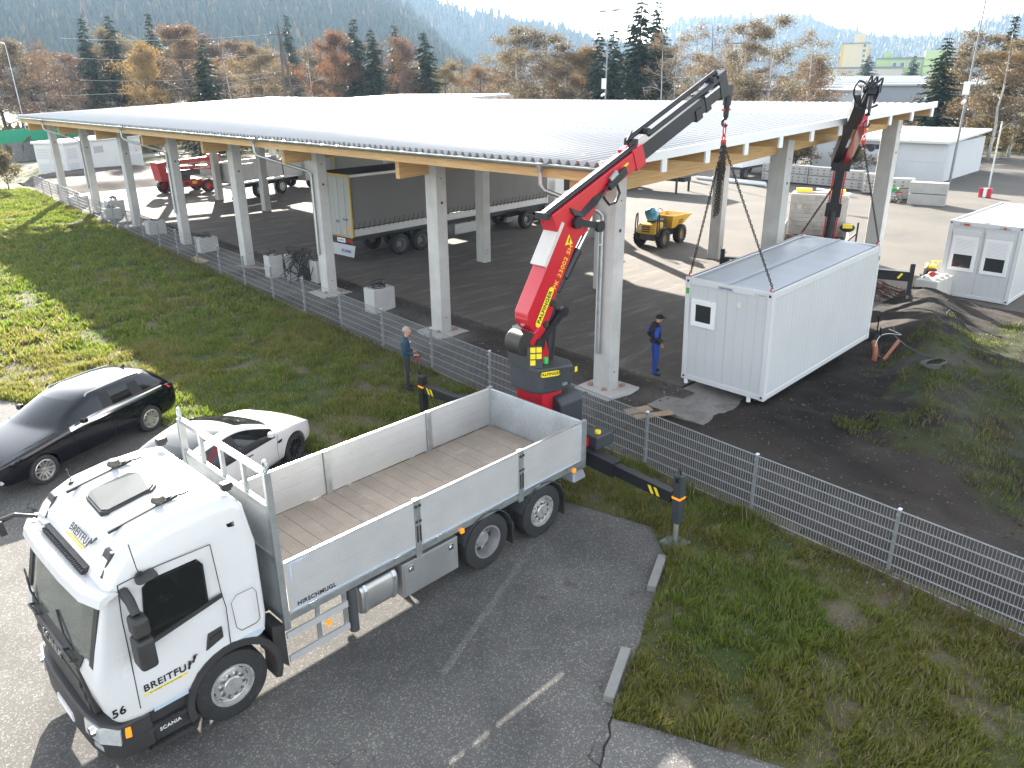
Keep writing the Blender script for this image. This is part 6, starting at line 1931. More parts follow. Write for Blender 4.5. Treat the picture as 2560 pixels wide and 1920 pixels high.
# ================================================================== things in and around the yard
def bez(pts, n=6):
    """smooth path through points"""
    P = [Vector(p) for p in pts]; out = []
    for i in range(len(P) - 1):
        a, b, c, d = P[max(i - 1, 0)], P[i], P[i + 1], P[min(i + 2, len(P) - 1)]
        for k in range(n):
            t = k / n
            out.append(.5 * ((2 * b) + (c - a) * t + (2 * a - 5 * b + 4 * c - d) * t * t + (3 * b - a - 3 * c + d) * t ** 3))
    return out + [P[-1]]
def block_with_cables(x, y, sx, sy, h, label, loops, seed, z0=0.0, rot=0):
    r = random.Random(seed)
    o = MB(); o.box(0, sx, 0, sy, -.05, h); b = o.obj('concrete_block', CONC_LT, bevel=.02)
    b.location = (x, y, z0); b.rotation_euler.z = rot
    tag(b, label, 'concrete block', 'pale concrete blocks along the yard edge')
    if loops:
        t = thing('power_cable', 'black cable coiled on the ' + label.replace('concrete ', ''), 'cable', (x + sx / 2, y + sy / 2, z0 + h))
        for k in range(loops):
            m = MB(); R0 = r.uniform(.16, .30); ph = r.uniform(0, 6)
            pts = [(math.cos(a + ph) * R0 * r.uniform(.8, 1.1), math.sin(a + ph) * R0 * 1.0, .02 + .025 * k + .16 * max(0, math.sin(a * .5)) * (k % 2)) for a in [i * .55 for i in range(11)]]
            pts.append((pts[-1][0] + r.uniform(-.3, .1), pts[-1][1] + r.uniform(-.5, .2), r.uniform(.05, .3)))
            m.tube(bez(pts, 3), .017, 5); m.obj('loop', HOSE, t, smooth=60)
    return b
block_with_cables(15.10, 15.42, .78, .78, .98, 'concrete block right behind the red crane', 3, 1)
block_with_cables(14.72, 22.95, .90, .66, .86, 'concrete block between second and third column', 3, 2)
block_with_cables(15.5, 28.3, .60, .55, .92, 'concrete block beside the third column, nearest the trailer', 1, 3)
block_with_cables(14.9, 29.7, .72, .10, 1.12, 'thin upright concrete slab beside the third column', 2, 4)
block_with_cables(14.6, 30.6, .62, .50, .92, 'small concrete block left of the upright slab', 2, 5)
block_with_cables(14.55, 37.65, .92, .66, .72, 'concrete block between fourth and fifth column', 3, 6)
block_with_cables(14.60, 44.55, .92, .66, .70, 'concrete block between fifth and sixth column', 1, 7)
block_with_cables(14.55, 51.65, .92, .70, .62, 'front concrete block of the pair beside the seventh column', 3, 8)
block_with_cables(15.10, 52.75, .98, .72, .95, 'rear concrete block of the pair beside the seventh column', 5, 9)
block_with_cables(14.50, 58.45, .98, .75, .70, 'leftmost concrete block near the end of the shed', 3, 10)
t = thing('cable_heap', 'heap of black cables hanging over the upright slab by the third column', 'cable', (14.9, 29.2, 0))
for k in range(12):
    r = random.Random(50 + k); m = MB()
    pts = [(r.uniform(-.2, .9), r.uniform(-.9, .6), r.uniform(.0, .3)), (r.uniform(-.1, .7), r.uniform(-.7, .5), r.uniform(.8, 1.2)), (r.uniform(.1, .8), r.uniform(-.6, .7), r.uniform(1.0, 1.35)), (r.uniform(-.3, .6), r.uniform(-.9, .6), r.uniform(.4, 1.0)), (r.uniform(-.4, .5), r.uniform(-1, .5), r.uniform(.05, .4))]
    m.tube(bez(pts, 5), .018, 5); m.obj('loop', HOSE, t, smooth=60)
# kerb stones, boards, pipes
KERB = M('old_kerb_stone', (.215, .215, .20), .9, 0, .16, 3, 50, bump=.3, bscale=50)
for a, b, lab in (((9.70, 6.62), (8.84, 6.20), 'grey kerb stone at the lawn corner near the crane foot'), ((7.40, 5.56), (6.47, 5.10), 'long grey kerb stone at the lawn edge, nearer the camera')):
    a, b = Vector(a), Vector(b); d = (b - a).normalized(); n_ = Vector((-d.y, d.x)) * .075
    m = MB(); m.pz([tuple(a - n_), tuple(b - n_), tuple(b + n_), tuple(a + n_)], -.1, .11); tag(m.obj('kerb_stone', KERB, bevel=.015), lab, 'kerb stone', 'kerb stones')
WOODB = M('weathered_board', (.30, .22, .14), .85, 0, .2, 4, 40)
for p0, p1, w, z, lab in (((14.15, 11.05), (14.75, 10.75), .30, .06, 'short wooden board at the corner of the slab'), ((14.05, 10.7), (14.9, 10.2), .22, .07, 'long wooden board lying beside the slab')):
    m = MB(); m.bar((p0[0], p0[1], z), (p1[0], p1[1], z + .03), w, .04); tag(m.obj('wooden_board', WOODB, bevel=.006), lab, 'board', 'loose boards')
m = MB(); m.bar((14.5, 33.6, .08), (15.6, 31.2, .1), .16, .05); tag(m.obj('wooden_board', WOODB), 'reddish plank on the rubble left of the third column', 'board', 'loose boards')
m = MB(); m.pz([(13.35, 36.3), (13.95, 36.9), (14.0, 35.5), (13.5, 35.2)], .07, .10); tag(m.obj('plywood_sheet', M('yellow_plywood', (.55, .42, .16), .8)), 'yellow sheet lying by the fence before the fourth column', 'sheet')
ORP = M('orange_pipe', (.30, .10, .045), .55, 0, .15)
m = MB(); m.tube(bez([(22.35, 8.45, -.1), (22.4, 8.45, .22), (22.55, 8.55, .40), (22.75, 8.68, .46)], 4), .075, 12); tag(m.obj('drain_pipe', ORP, smooth=50), 'bent orange drain pipe under the container edge', 'pipe', 'orange pipes')
m = MB(); m.cyl((22.55, 8.25, .04), (23.7, 8.33, .36), .055, n=14); tag(m.obj('drain_pipe', ORP, smooth=50), 'straight orange drain pipe sticking out of the dark soil', 'pipe', 'orange pipes')
t = thing('cable_coil', 'grey cable coiled on the grown over soil', 'cable', (21.4, 6.55, float(soil_z(np.array(21.4), np.array(6.55)))))
m = MB(); pts = []
for k in range(60):
    a = k * .42; r_ = .28 + .07 * math.sin(k * .9)
    pts.append((math.cos(a) * r_ * 1.3, math.sin(a) * r_ * .8, .03 + .0015 * k))
pts += [(.4, .5, .12), (.7, 1.0, .15), (1.2, 1.5, .2), (2.0, 1.9, .25)]
m.tube([Vector(p) for p in pts], .014, 5); m.obj('coil', M('grey_cable', (.055, .062, .062), .6), t, smooth=60)
for pts, lab, c in (([(22.9, 8.75, 1.25), (23.4, 8.9, 1.0), (23.55, 8.95, .5), (23.4, 8.85, .05)], 'black hose rising behind the container end', HOSE), ([(22.85, 8.6, .9), (23.05, 8.6, .4), (22.8, 8.5, .1), (22.5, 8.3, .12)], 'black hose on the ground at the container end', HOSE), ([(22.4, 8.5, .45), (22.9, 8.6, .62), (23.6, 8.6, .55), (24.3, 8.5, .38), (23.9, 8.75, .6)], 'thin white wire bowed over the dark soil', M('white_wire', (.6, .6, .58), .5))):
    m = MB(); m.tube(bez(pts, 6), .022 if c is HOSE else .010, 6); tag(m.obj('loose_cable', c, smooth=60), lab, 'cable')

# ---- second office container, standing
c2 = thing('office_container', 'white office container with two shuttered windows standing at the right edge', 'container', (31.7, 10.12, .02), R(1.0))
container(c2)
pane_window(c2, -1.10, -.22, .98, 2.28, shutter=.62)
pane_window(c2, -2.18, -1.30, .98, 2.28, shutter=.62)
for y in (-.55, -1.85):
    m = MB(); m.box(-.012, 0, y - .19, y + .19, CHt - .145, CHt - .065); p_ = m.obj('maker_plate', M('plate_grey'), c2); m = MB(); m.box(-.015, -.012, y - .05 if y < -1 else y - .14, y + .05, CHt - .14, CHt - .07); m.obj('plate_mark', M('red_print', (.45, .05, .03), .5), p_)
# ---- concrete block with rubbish beside it
m = MB(); m.box(29.95, 31.5, 9.55, 10.35, -.05, .84); cb = tag(m.obj('concrete_block', M('concrete_stained', (.50, .49, .45), .85, 0, .12, 2, 40, streak=.4, bump=.2), bevel=.03), 'large stained concrete block at the corner of the standing container', 'concrete block')
for k, (x, y) in enumerate(((30.3, 9.75), (30.3, 10.1), (30.75, 9.75), (30.75, 10.1), (31.2, 9.75), (31.2, 10.1))):
    m = MB(); m.lathe([(.13, .84), (.11, .92), (.0001, .93)], (x, y, 0), 'z', 4); m.obj('stud', CONC_LT, cb)
m = MB(); m.ball((30.55, 10.0, .98), .12, 10, (1, 1.2, .8)); tag(m.obj('plastic_bag', M('red_bag', (.45, .03, .02), .4), smooth=60), 'red bag lying on the large stained concrete block', 'bag')
# rebar mats
t = thing('rebar_bundle', 'rusty bundle of reinforcement mats behind the hanging container', 'rebar', (29.3, 11.4, 0))
RUST = M('rust', (.13, .055, .03), .85, .2, .3, 8)
for k in range(34):
    r = random.Random(k); m = MB()
    y0 = r.uniform(-.95, .9); z = .08 + r.uniform(0, .55)
    m.tube([(-.35 + r.uniform(-.1, .1), y0 - .5, z), (0 + r.uniform(-.1, .1), y0 * .3, z + r.uniform(0, .15)), (.35 + r.uniform(-.2, .2), y0 + .6, z + r.uniform(-.05, .25))], .016, 4); m.obj('bar', RUST, t)
for k in range(14):
    m = MB(); m.bar((-.5, -1.2 + k * .17, .02), (-.45, -1.2 + k * .17, .75), .011, .011); m.obj('mat_upright', RUST, t)
for k in range(6):
    m = MB(); m.bar((-.51, -1.25, .08 + k * .12), (-.51, 1.1, .08 + k * .12), .011, .011); m.obj('mat_rod', RUST, t)
t = thing('plate_compactor', 'yellow plate compactor standing in the sun beside the standing container', 'machine', (33.9, 11.2, 0), R(30))
m = MB(); m.hexa([(-.4, -.28, .02), (.4, -.28, .02), (.4, .28, .02), (-.4, .28, .02)], [(-.5, -.28, .12), (.5, -.28, .12), (.5, .28, .12), (-.5, .28, .12)]); m.obj('base_plate', STEEL_DK, t)
m = MB(); m.box(-.3, .25, -.2, .2, .14, .48); m.obj('engine', BLACK, t, bevel=.04)
m = MB(); m.box(-.25, .3, -.17, .17, .482, .62); m.obj('hood', YELLOW, t, bevel=.05)
m = MB(); m.tube([(-.1, -.15, .5), (-.6, -.15, .85), (-.95, -.15, .95), (-.95, .15, .95), (-.6, .15, .85), (-.1, .15, .5)], .022, 6); m.obj('handle', YELLOW, t, smooth=50)

# ---- yellow site dumper
dz = thing('site_dumper', 'yellow site dumper with blue bag on its seat parked in the half sun', 'dumper', (31.55, 23.45, 0), R(8))
YD = M('dumper_yellow', (.62, .36, .03), .5, 0, .1, 4, dirt=((.30, .22, .12), .56))
for x, s in ((-.2, 1), (1.55, 1)):
    for y in (-.62, .62):
        wheel(dz, (x, y, .44), .44, .34, 'dumper', -1 if y < 0 else 1, M('rim_rust', (.25, .17, .10), .7))
DKG = M('dumper_grey', (.07, .065, .06), .7, 0, .2, dirt=((.14, .11, .08), .5))
m = MB(); m.box(-.65, .55, -.44, .44, .35, .72); m.obj('rear_frame', DKG, dz, bevel=.04)
m = MB(); m.box(.56, 2.0, -.30, .30, .38, .66); m.obj('front_frame', DKG, dz, bevel=.03)
m = MB(); m.py([(-.82, .68), (-.80, 1.12), (-.62, 1.20), (.05, 1.20), (.05, .68)], -.48, .48); eng = m.obj('engine_cover', YD, dz, bevel=.06, seg=3)
for k in range(3):
    m = MB(); m.box(-.83, -.80, -.22, .22, .78 + k * .11, .84 + k * .11); m.obj('cooling_slot', INK, eng)
m = MB(); m.cyl((-.84, .34, .98), (-.80, .34, .98), .10, n=16); m.obj('speed_disc', WHITE_MATT, eng)
lettering('15', .12, INK, eng, (-.845, .34, .98), (0, -1, 0), (0, 0, 1), .02, .002)
for y in (-.60, .60):
    m = MB(); m.tube(bez([(-.75, y, .62), (-.80, y, 1.0), (-.74, y, 1.55), (-.60, y, 1.58), (-.58, y, 1.0), (-.50, y, .66)], 4), .035, 8); m.obj('guard_hoop', BLACK, dz, smooth=50)
m = MB(); m.box(-.4, .1, -.26, .26, 1.2, 1.3); m.obj('seat', BLACK, dz, bevel=.05)
m = MB(); m.ball((-.2, .05, 1.55), .36, 22, (.9, .85, .95)); m.v = [(x + .10 * noise.noise((x * 4, y * 4, z * 4)) + .05 * math.sin(9 * z + 5 * y), y + .12 * noise.noise((x * 4 + 7, y * 4, z * 4)), z + .10 * noise.noise((x * 4, y * 4 + 5, z * 4)) - .25 * max(0, x + .1)) for x, y, z in m.v]; m.v = [(x, y, max(z, 1.26)) for x, y, z in m.v]
bag = m.obj('plastic_bag', M('blue_bag', (.10, .30, .40), .2, 0, .35, 3), smooth=60); bag.location = dz.location; bag.rotation_euler = dz.rotation_euler; tag(bag, 'pale blue plastic bag pulled over the dumper seat', 'bag')
m = MB(); m.tube([(.42 + .10 * math.sin(a), .17 * math.cos(a), 1.62 + .14 * math.sin(a)) for a in [2 * math.pi * k / 18 for k in range(18)]], .017, 6, True); m.bar((.3, 0, 1.2), (.42, 0, 1.6), .06, .06); m.obj('steering_wheel', BLACK, dz)
m = MB(); m.hexa([(.25, -.40, .68), (.7, -.40, .68), (.7, .40, .68), (.25, .40, .68)], [(.35, -.3, 1.25), (.6, -.3, 1.3), (.6, .3, 1.3), (.35, .3, 1.25)]); m.obj('dash_column', BLACK, dz, bevel=.04)
m = MB()
lo = [(.85, -.52, .78), (1.75, -.52, .74), (1.75, .52, .74), (.85, .52, .78)]; hi = [(.66, -.66, 1.42), (2.62, -.72, 1.34), (2.62, .72, 1.34), (.66, .66, 1.42)]
i_lo = [(.92, -.47, .84), (1.70, -.47, .80), (1.70, .47, .80), (.92, .47, .84)]; i_hi = [(.72, -.62, 1.42), (2.56, -.67, 1.34), (2.56, .67, 1.34), (.72, .62, 1.42)]
m.add(lo + hi + i_lo + i_hi, [(3, 2, 1, 0), (0, 1, 5, 4), (1, 2, 6, 5), (2, 3, 7, 6), (3, 0, 4, 7), (8, 9, 10, 11), (9, 8, 12, 13), (10, 9, 13, 14), (11, 10, 14, 15), (8, 11, 15, 12), (4, 5, 13, 12), (5, 6, 14, 13), (6, 7, 15, 14), (7, 4, 12, 15)])
sk_ = m.obj('skip', YD, dz)
lettering('WACKER', .10, INK, sk_, (1.55, -.655, 1.12), (1, -.02, 0), (0, -.17, 1), .02, .003); lettering('NEUSON', .10, INK, sk_, (1.55, -.625, 1.0), (1, -.02, 0), (0, -.17, 1), .02, .003)
for y in (-.60, .60):
    m = MB(); m.tube([(-.2 + .52 * math.cos(R(a)), y, .46 + .50 * math.sin(R(a))) for a in range(20, 165, 16)], .03, 5); m.obj('fender', DKG, dz)

# ---- curtain-sided trailers
TARP = M('grey_tarpaulin', (.155, .148, .140), .75, 0, .07, .8, 14, bump=.15, bscale=6)
def curtain_trailer(loc, rot, label, tractor=True, tarp=TARP, numbers=True):
    t = thing('curtain_trailer', label, 'trailer', loc, rot)
    L, W_, z0, z1 = 13.6, 2.5, 1.22, 3.95
    n = 12
    for y, s in ((0.0, -1), (W_, 1)):
        for k in range(6):
            x0 = .12 + k * (L - .2) / 6; x1 = .12 + (k + 1) * (L - .2) / 6
            V_, F_ = [], []
            for i in range(9):
                for j in range(5):
                    x = x0 + (x1 - x0) * i / 8; z = z0 + .38 + (z1 - .12 - z0 - .38) * j / 4
                    V_.append((x, y - s * (.02 + .012 * math.sin(i * 1.57) * (1 if 0 < i < 8 else 0)), z))
            for i in range(8):
                for j in range(4): F_.append((i * 5 + j, i * 5 + 5 + j, i * 5 + 6 + j, i * 5 + 1 + j))
            m = MB(); m.add(V_, F_); m.obj('curtain', tarp, t, smooth=60)
        m = MB(); m.box(.1, L - .02, min(y, y - s * .03), max(y, y - s * .03), z0 + .02, z0 + .34); sb = m.obj('side_rave', M('trailer_alu', (.50, .50, .50), .4, .4), t)
        m = MB()
        for k in range(46):
            x = .3 + k * (L - .5) / 45
            m.bar((x, y + s * .006, z0 + .28), (x + .12, y + s * .006, z0 + .60 + .05 * (k % 2)), .008, .03)
        m.obj('tie_straps', BLACK, sb, kind='stuff')
        m = MB(); m.box(.02, L, min(y, y - s * .06), max(y, y - s * .06), z1 - .12, z1 - .01); m.obj('top_rail', M('trailer_alu'), t)
        m = MB(); m.box(3.3, 3.42, min(y + s * .01, y), max(y + s * .01, y), z0 + .02, z0 + .36); m.obj('stake', M('trailer_alu'), t)
    m = MB(); m.box(.05, L, .03, W_ - .03, z1 - .03, z1); m.obj('roof', M('trailer_roof', (.055, .052, .05), .85), t)
    m = MB(); m.box(.05, L, .05, W_ - .05, z0 - .12, z0); m.obj('floor', STEEL_DK, t)
    m = MB(); m.box(L - .06, L, .0, W_, z0, z1); m.obj('front_wall', WHITE_MATT, t)
    DOOR = M('trailer_door', (.36, .37, .36), .6, .1, .06)
    for k in range(2):
        y0 = .09 + k * (W_ - .18) / 2
        m = MB(); m.box(0, .05, y0 + .006, y0 + (W_ - .18) / 2 - .006, z0 + .02, z1 - .13); d = m.obj('rear_door', DOOR, t)
        for yy in (.35, .85):
            m = MB(); m.cyl((-.02, y0 + yy, z0 + .05), (-.02, y0 + yy, z1 - .15), .015, n=6); m.obj('lock_bar', GALV, d)
        m = MB(); m.box(-.006, 0, y0 + .12 if k == 0 else y0 + .6, y0 + .5 if k == 0 else y0 + .98, z0 + .25, z0 + .42); m.obj('rear_marking', M('orange_plate', (.75, .30, .02), .5), d)
    m = MB(); m.box(-.02, .06, .0, .085, z0 - .02, z1); m.box(-.02, .06, W_ - .085, W_, z0 - .02, z1); m.box(-.02, .06, .085, W_ - .085, z1 - .12, z1); m.box(-.02, .06, .085, W_ - .085, z0 - .05, z0 + .012); m.obj('door_frame', M('frame_ochre', (.46, .33, .10), .6, 0, .15), t)
    if numbers:
        lettering('320', .17, INK, t, (-.026, 1.05, z0 + .62), (0, -1, 0), (0, 0, 1), .02, .002); lettering('SUPER', .12, INK, t, (-.026, .45, z0 + .75), (0, -1, 0), (0, 0, 1), .03, .002)
    m = MB(); m.box(-.05, .02, .0, W_, .95, 1.15); bm_ = m.obj('light_bar', BLACK, t)
    for y in (.18, W_ - .18):
        m = MB(); m.box(-.065, -.05, y - .14, y + .14, .98, 1.11); m.obj('rear_lamp', M('red_lens'), bm_)
    m = MB(); m.box(-.06, -.05, .55, 1.15, .93, 1.12); pl_ = m.obj('number_plate', WHITE_MATT, bm_)
    lettering('SCHMITZ', .10, M('blue_print'), t, (-.064, .85, 1.02), (0, -1, 0), (0, 0, 1), .02, .002)
    m = MB(); m.hexa([(-.02, .05, .30), (.0, .05, .30), (.0, W_ - .05, .30), (-.02, W_ - .05, .30)], [(.10, .05, .80), (.12, .05, .80), (.12, W_ - .05, .80), (.10, W_ - .05, .80)]); fl = m.obj('spray_flap', M('flap_grey', (.45, .46, .48), .6), t)
    lettering('SCANIA', .19, M('blue_print'), fl, (.022, .65, .52), (0, -1, 0), (.2, 0, 1), .02, .003)
    m = MB(); m.box(.5, 12.6, .75, .9, .85, 1.09); m.box(.5, 12.6, W_ - .9, W_ - .75, .85, 1.09); m.obj('chassis', STEEL_DK, t, kind='stuff')
    for x in (2.75, 4.06, 5.37):
        for y, s in ((.20, -1), (W_ - .20, 1)):
            wheel(t, (x, y, .5), .5, .38, 'truck_rear', s, M('rim_grey', (.22, .22, .22), .5, .4))
    for x in (9.2,):
        for y in (.5, W_ - .5):
            m = MB(); m.box(x, x + .1, y - .05, y + .05, .05 if not tractor else .35, 1.09); m.box(x - .1, x + .2, y - .12, y + .12, .0 if not tractor else .30, .05 if not tractor else .35); m.obj('landing_leg', STEEL_DK, t, kind='stuff')
    m = MB(); m.box(6.3, 8.8, .03, .08, .45, .95); m.obj('side_underrun', GALV, t)
    if tractor:
        for x in (11.9, 15.4):
            for y, s in ((.20, -1), (W_ - .20, 1)):
                wheel(t, (x, y, .5), .5, .34, 'truck_rear', s, M('rim_grey'))
        m = MB(); m.box(10.9, 16.2, .75, W_ - .75, .65, .95); m.obj('tractor_frame', STEEL_DK, t)
        m = MB(); m.py([(14.2, .55), (14.2, 3.3), (14.5, 3.55), (15.6, 3.5), (16.2, 2.6), (16.35, 1.6), (16.35, .55)], .0, W_); cb_ = m.obj('tractor_cab', WHITE, t, bevel=.08, seg=3)
        m = MB(); m.py([(15.0, 1.75), (15.0, 2.6), (15.85, 2.6), (16.1, 1.75)], -.012, .01); m.obj('cab_window', CARGLASS, cb_)
        m = MB(); m.box(11.2, 12.7, .02, .4, 1.02, 1.08); m.obj('rear_fender', BLACK, t)
    return t
curtain_trailer((18.62, 30.35, 0), R(4.46), 'grey curtain sided trailer number 320 with its tractor under the shed roof')
TARP2 = M('beige_tarpaulin', (.30, .28, .245), .75, 0, .06, .8, 14)
curtain_trailer((24.2, 40.8, 0), R(5.5), 'beige curtain sided trailer parked behind the grey trailer', False, TARP2, False)

# ---- white flatbed truck deep under the roof
t = thing('flatbed_truck', 'white drop side truck parked deep under the shed behind the red lift', 'truck', (24.2, 53.4, 0), R(20))
for k in range(3):
    m = MB(); m.box(k * 2.1 + .02, k * 2.1 + 2.04, 0, .03, 1.25, 2.45); m.obj('side_board', ALU, t); m = MB(); m.box(k * 2.1 + .02, k * 2.1 + 2.04, 2.42, 2.45, 1.25, 2.45); m.obj('side_board', ALU, t)
    if k: m = MB(); m.box(k * 2.1 - .03, k * 2.1 + .02, -.02, .05, 1.1, 2.5); m.obj('stake_post', STEEL_DK, t)
m = MB(); m.box(-.03, .01, .02, 2.43, 1.25, 2.45); m.obj('tailboard', ALU, t)
m = MB(); m.box(0, 6.3, .03, 2.42, 1.08, 1.22); m.obj('bed', GALV, t)
m = MB(); m.box(-.02, .05, .1, 2.35, .75, .95); m.obj('rear_beam', M('bumper_white', (.6, .6, .6), .5), t)
m = MB(); m.box(.0, 8.2, .8, 1.65, .7, 1.0); m.obj('chassis', STEEL_DK, t)
for y in (.25, 2.2):
    m = MB(); m.box(-.06, -.03, y - .15, y + .15, .98, 1.1); m.obj('rear_lamp', M('red_lens'), t); m = MB(); m.box(-.06, -.03, y - .2, y + .2, .55, .7); m.obj('rear_marking', YELLOW, t)
for x in (1.7, 4.0, 7.4):
    for y, s in ((.18, -1), (2.27, 1)):
        wheel(t, (x, y, .5), .5, .33, 'truck_front', s, ALU)
    m = MB(); m.tube([(x + .60 * math.cos(R(a)), .2, .52 + .6 * math.sin(R(a))) for a in range(10, 171, 16)], .03, 5); m.obj('fender', STEEL_DK, t)
m = MB(); m.py([(6.6, .6), (6.6, 2.9), (6.8, 3.05), (8.0, 3.0), (8.5, 2.2), (8.6, .6)], 0, 2.45); cb_ = m.obj('cab', WHITE, t, bevel=.08, seg=3)
m = MB(); m.py([(7.3, 1.7), (7.3, 2.5), (8.0, 2.5), (8.3, 1.7)], -.01, .01); m.obj('cab_window', CARGLASS, cb_)

# ---- red articulated boom lift
t = thing('boom_lift', 'red articulated boom lift with big tyres at the lit end of the shed', 'lift', (21.9, 59.6, 0), R(4))
REDL = M('lift_red', (.36, .015, .018), .45, 0, .1)
for x in (0, 2.5):
    for y, s in ((0, -1), (1.9, 1)):
        wheel(t, (x, y, .48), .48, .36, 'dumper', s, REDL)
m = MB(); m.box(.2, 2.3, .35, 1.55, .45, .98); m.obj('chassis', REDL, t, bevel=.05)
m = MB(); m.box(.9, 1.2, .345, .35, .6, .85); m.obj('chassis_panel', BLACK, t); m = MB(); m.box(1.5, 1.85, .345, .35, .65, .85); m.obj('yellow_label', YELLOW, t)
m = MB(); m.cyl((1.2, .95, .98), (1.2, .95, 1.25), .45, n=20); m.obj('turntable', BLACK, t)
m = MB(); m.box(-.5, 2.3, .45, 1.5, 1.25, 1.62); m.obj('engine_deck', BLACK, t, bevel=.05)
m = MB(); m.hexa([(-.75, .35, 1.0), (-.2, .35, 1.0), (-.2, 1.6, 1.0), (-.75, 1.6, 1.0)], [(-.95, .35, 2.35), (-.35, .35, 2.35), (-.35, 1.6, 2.35), (-.95, 1.6, 2.35)]); m.obj('counterweight', REDL, t, bevel=.05)
m = MB(); m.bar((-.4, .95, 2.20), (3.6, .95, 2.35), .35, .30); bo = m.obj('upper_boom', REDL, t, bevel=.02)
lettering('www.HÜTTER', .2, WHITE_MATT, t, (2.55, .66, 1.72), (1, 0, .04), (0, 0, 1), .03, .003)
m = MB(); m.bar((.6, .95, 1.85), (3.5, .95, 1.72), .5, .28); m.obj('lower_boom', REDL, t, bevel=.02)
m = MB(); m.box(3.3, 4.1, .6, 1.3, 1.5, 2.65); m.obj('boom_knuckle', REDL, t, bevel=.08, seg=3)
m = MB(); m.cyl((.2, .95, 1.7), (2.6, .95, 2.05), .07, n=10); m.obj('lift_cylinder', CHROME, t)

# ---- second crane truck behind the hanging container
ang2 = R(25)
tr2 = thing('crane_truck', 'second truck with aluminium headboard and amber light bar behind the container', 'truck', (27.9, 13.5, 0), ang2)
def T2(x, y, z): return (x, y, z)
m = MB(); m.box(-.2, 8.6, -.45, .45, .70, .98); m.obj('chassis', STEEL_DK, tr2)
m = MB(); m.box(.9, 6.5, -1.22, 1.22, 1.02, 1.16); m.obj('bed', M('rusty_floor', (.16, .10, .07), .8, 0, .2), tr2)
OLDALU = M('worn_alu_boards', (.47, .46, .43), .5, .25, .10, 1.5, 20, dirt=((.30, .28, .25), .50))
for k in range(9):
    m = MB(); m.box(6.45, 6.50, -1.2, 1.2, 1.17 + k * .19, 1.17 + (k + 1) * .19 - .008); m.obj('headboard_plank', OLDALU, tr2)
m = MB(); m.box(6.44, 6.52, -1.24, 1.24, 2.885, 2.94); m.obj('headboard_cap', ALU, tr2)
for y in (-.65, .80):
    m = MB(); m.box(6.43, 6.449, y - .13, y + .13, 2.25, 2.52); w_ = m.obj('peep_frame', ALU, tr2); m = MB(); m.box(6.422, 6.429, y - .08, y + .08, 2.30, 2.47); m.obj('peep_pane', M('pale_pane', (.62, .58, .42), .3), w_)
for y in (-1.23, 1.20):
    m = MB(); m.hexa([(.95, y, 1.16), (6.4, y, 1.16), (6.4, y + .03, 1.16), (.95, y + .03, 1.16)], [(.95, y - .12 * (1 if y < 0 else -1), 1.85), (6.4, y, 1.85), (6.4, y + .03, 1.85), (.95, y + .03 - .12 * (1 if y < 0 else -1), 1.85)]); m.obj('side_board', OLDALU, tr2)
m = MB(); m.py([(6.7, .5), (6.7, 2.78), (6.9, 2.92), (8.1, 2.88), (8.6, 2.1), (8.7, .5)], -1.22, 1.22); cb_ = m.obj('cab', WHITE, tr2, bevel=.08, seg=3)
m = MB(); m.box(7.0, 7.25, -1.0, 1.0, 2.92, 2.98); lb = m.obj('light_bar', M('bar_cream', (.55, .5, .42), .5), cb_)
for y in (-.70, .70):
    m = MB(); m.box(6.98, 7.27, y - .34, y + .34, 2.982, 3.12); m.obj('beacon', M('beacon_amber', (.75, .33, .01), .3, 0, .05, emis=((1, .4, .02), .25)), lb, bevel=.03)
for x in (1.6, 3.0, 7.6):
    for y, s in ((-1.06, -1), (1.06, 1)):
        wheel(tr2, (x, y, .5), .5, .33, 'truck_rear', s, M('rim_grey'))
# its crane: base, folded column, knuckle and raised boom
cr2 = thing('loader_crane', 'black and red knuckle boom crane holding the far end of the container', 'crane', (27.9, 13.5, 0), ang2)
m = MB(); m.box(-.4, .4, -.5, .5, .9, 1.75); m.obj('pedestal', CRANE_DK, cr2, bevel=.04)
def inv2(p):
    d = Vector(p) - Vector((27.9, 13.5, 0)); c, s = math.cos(-ang2), math.sin(-ang2)
    return Vector((d.x * c - d.y * s, d.x * s + d.y * c, d.z))
k0, k1, k2 = inv2((27.75, 12.85, 1.6)), inv2((27.55, 12.62, 5.1)), inv2((23.15, 10.05, 7.45))
def seg2(name, a, b, w, h, mat, par=cr2, off=(0, 0, 0)):
    m = MB(); o = Vector(off); m.bar(a + o, b + o, w, h); return m.obj(name, mat, par, bevel=.015)
d01 = (k1 - k0)
lat = (k2 - k1).cross(Vector((0, 0, 1))).normalized()
seg2('inner_boom', k0, k1, .30, .30, CRANE_BK)
for s in (-1, 1):
    seg2('inner_boom_plate', k0, k0 + d01 * .93, .05, .34, RED, off=lat * .19 * s)
m = MB(); m.cyl(k0 + d01 * .0 + Vector((-.25, 0, 0)), k0 + d01 * .5 + Vector((-.25, 0, 0)), .11, n=12); m.obj('lift_cylinder', STEEL_DK, cr2)
m = MB(); m.cyl(k0 + d01 * -.1 + Vector((-.25, 0, 0)), k0 + d01 * .02 + Vector((-.25, 0, 0)), .05, n=10); m.obj('piston_rod', CHROME, cr2)
seg2('clamp_ring', k0 + d01 * .44, k0 + d01 * .58, .52, .50, CRANE_BK)
seg2('knuckle_head', k1 - d01 * .10, k1 + d01 * .10, .62, .55, CRANE_BK)
d12 = k2 - k1
seg2('outer_boom', k1 + d12 * .02, k1 + d12 * .62, .26, .42, RED, off=lat * -.12)
seg2('telescope_section', k1 + d12 * -.04, k1 + d12 * .86, .24, .38, CRANE_BK, off=lat * .22)
seg2('telescope_section', k1 + d12 * .55, k2, .20, .30, CRANE_BK, off=lat * .05)
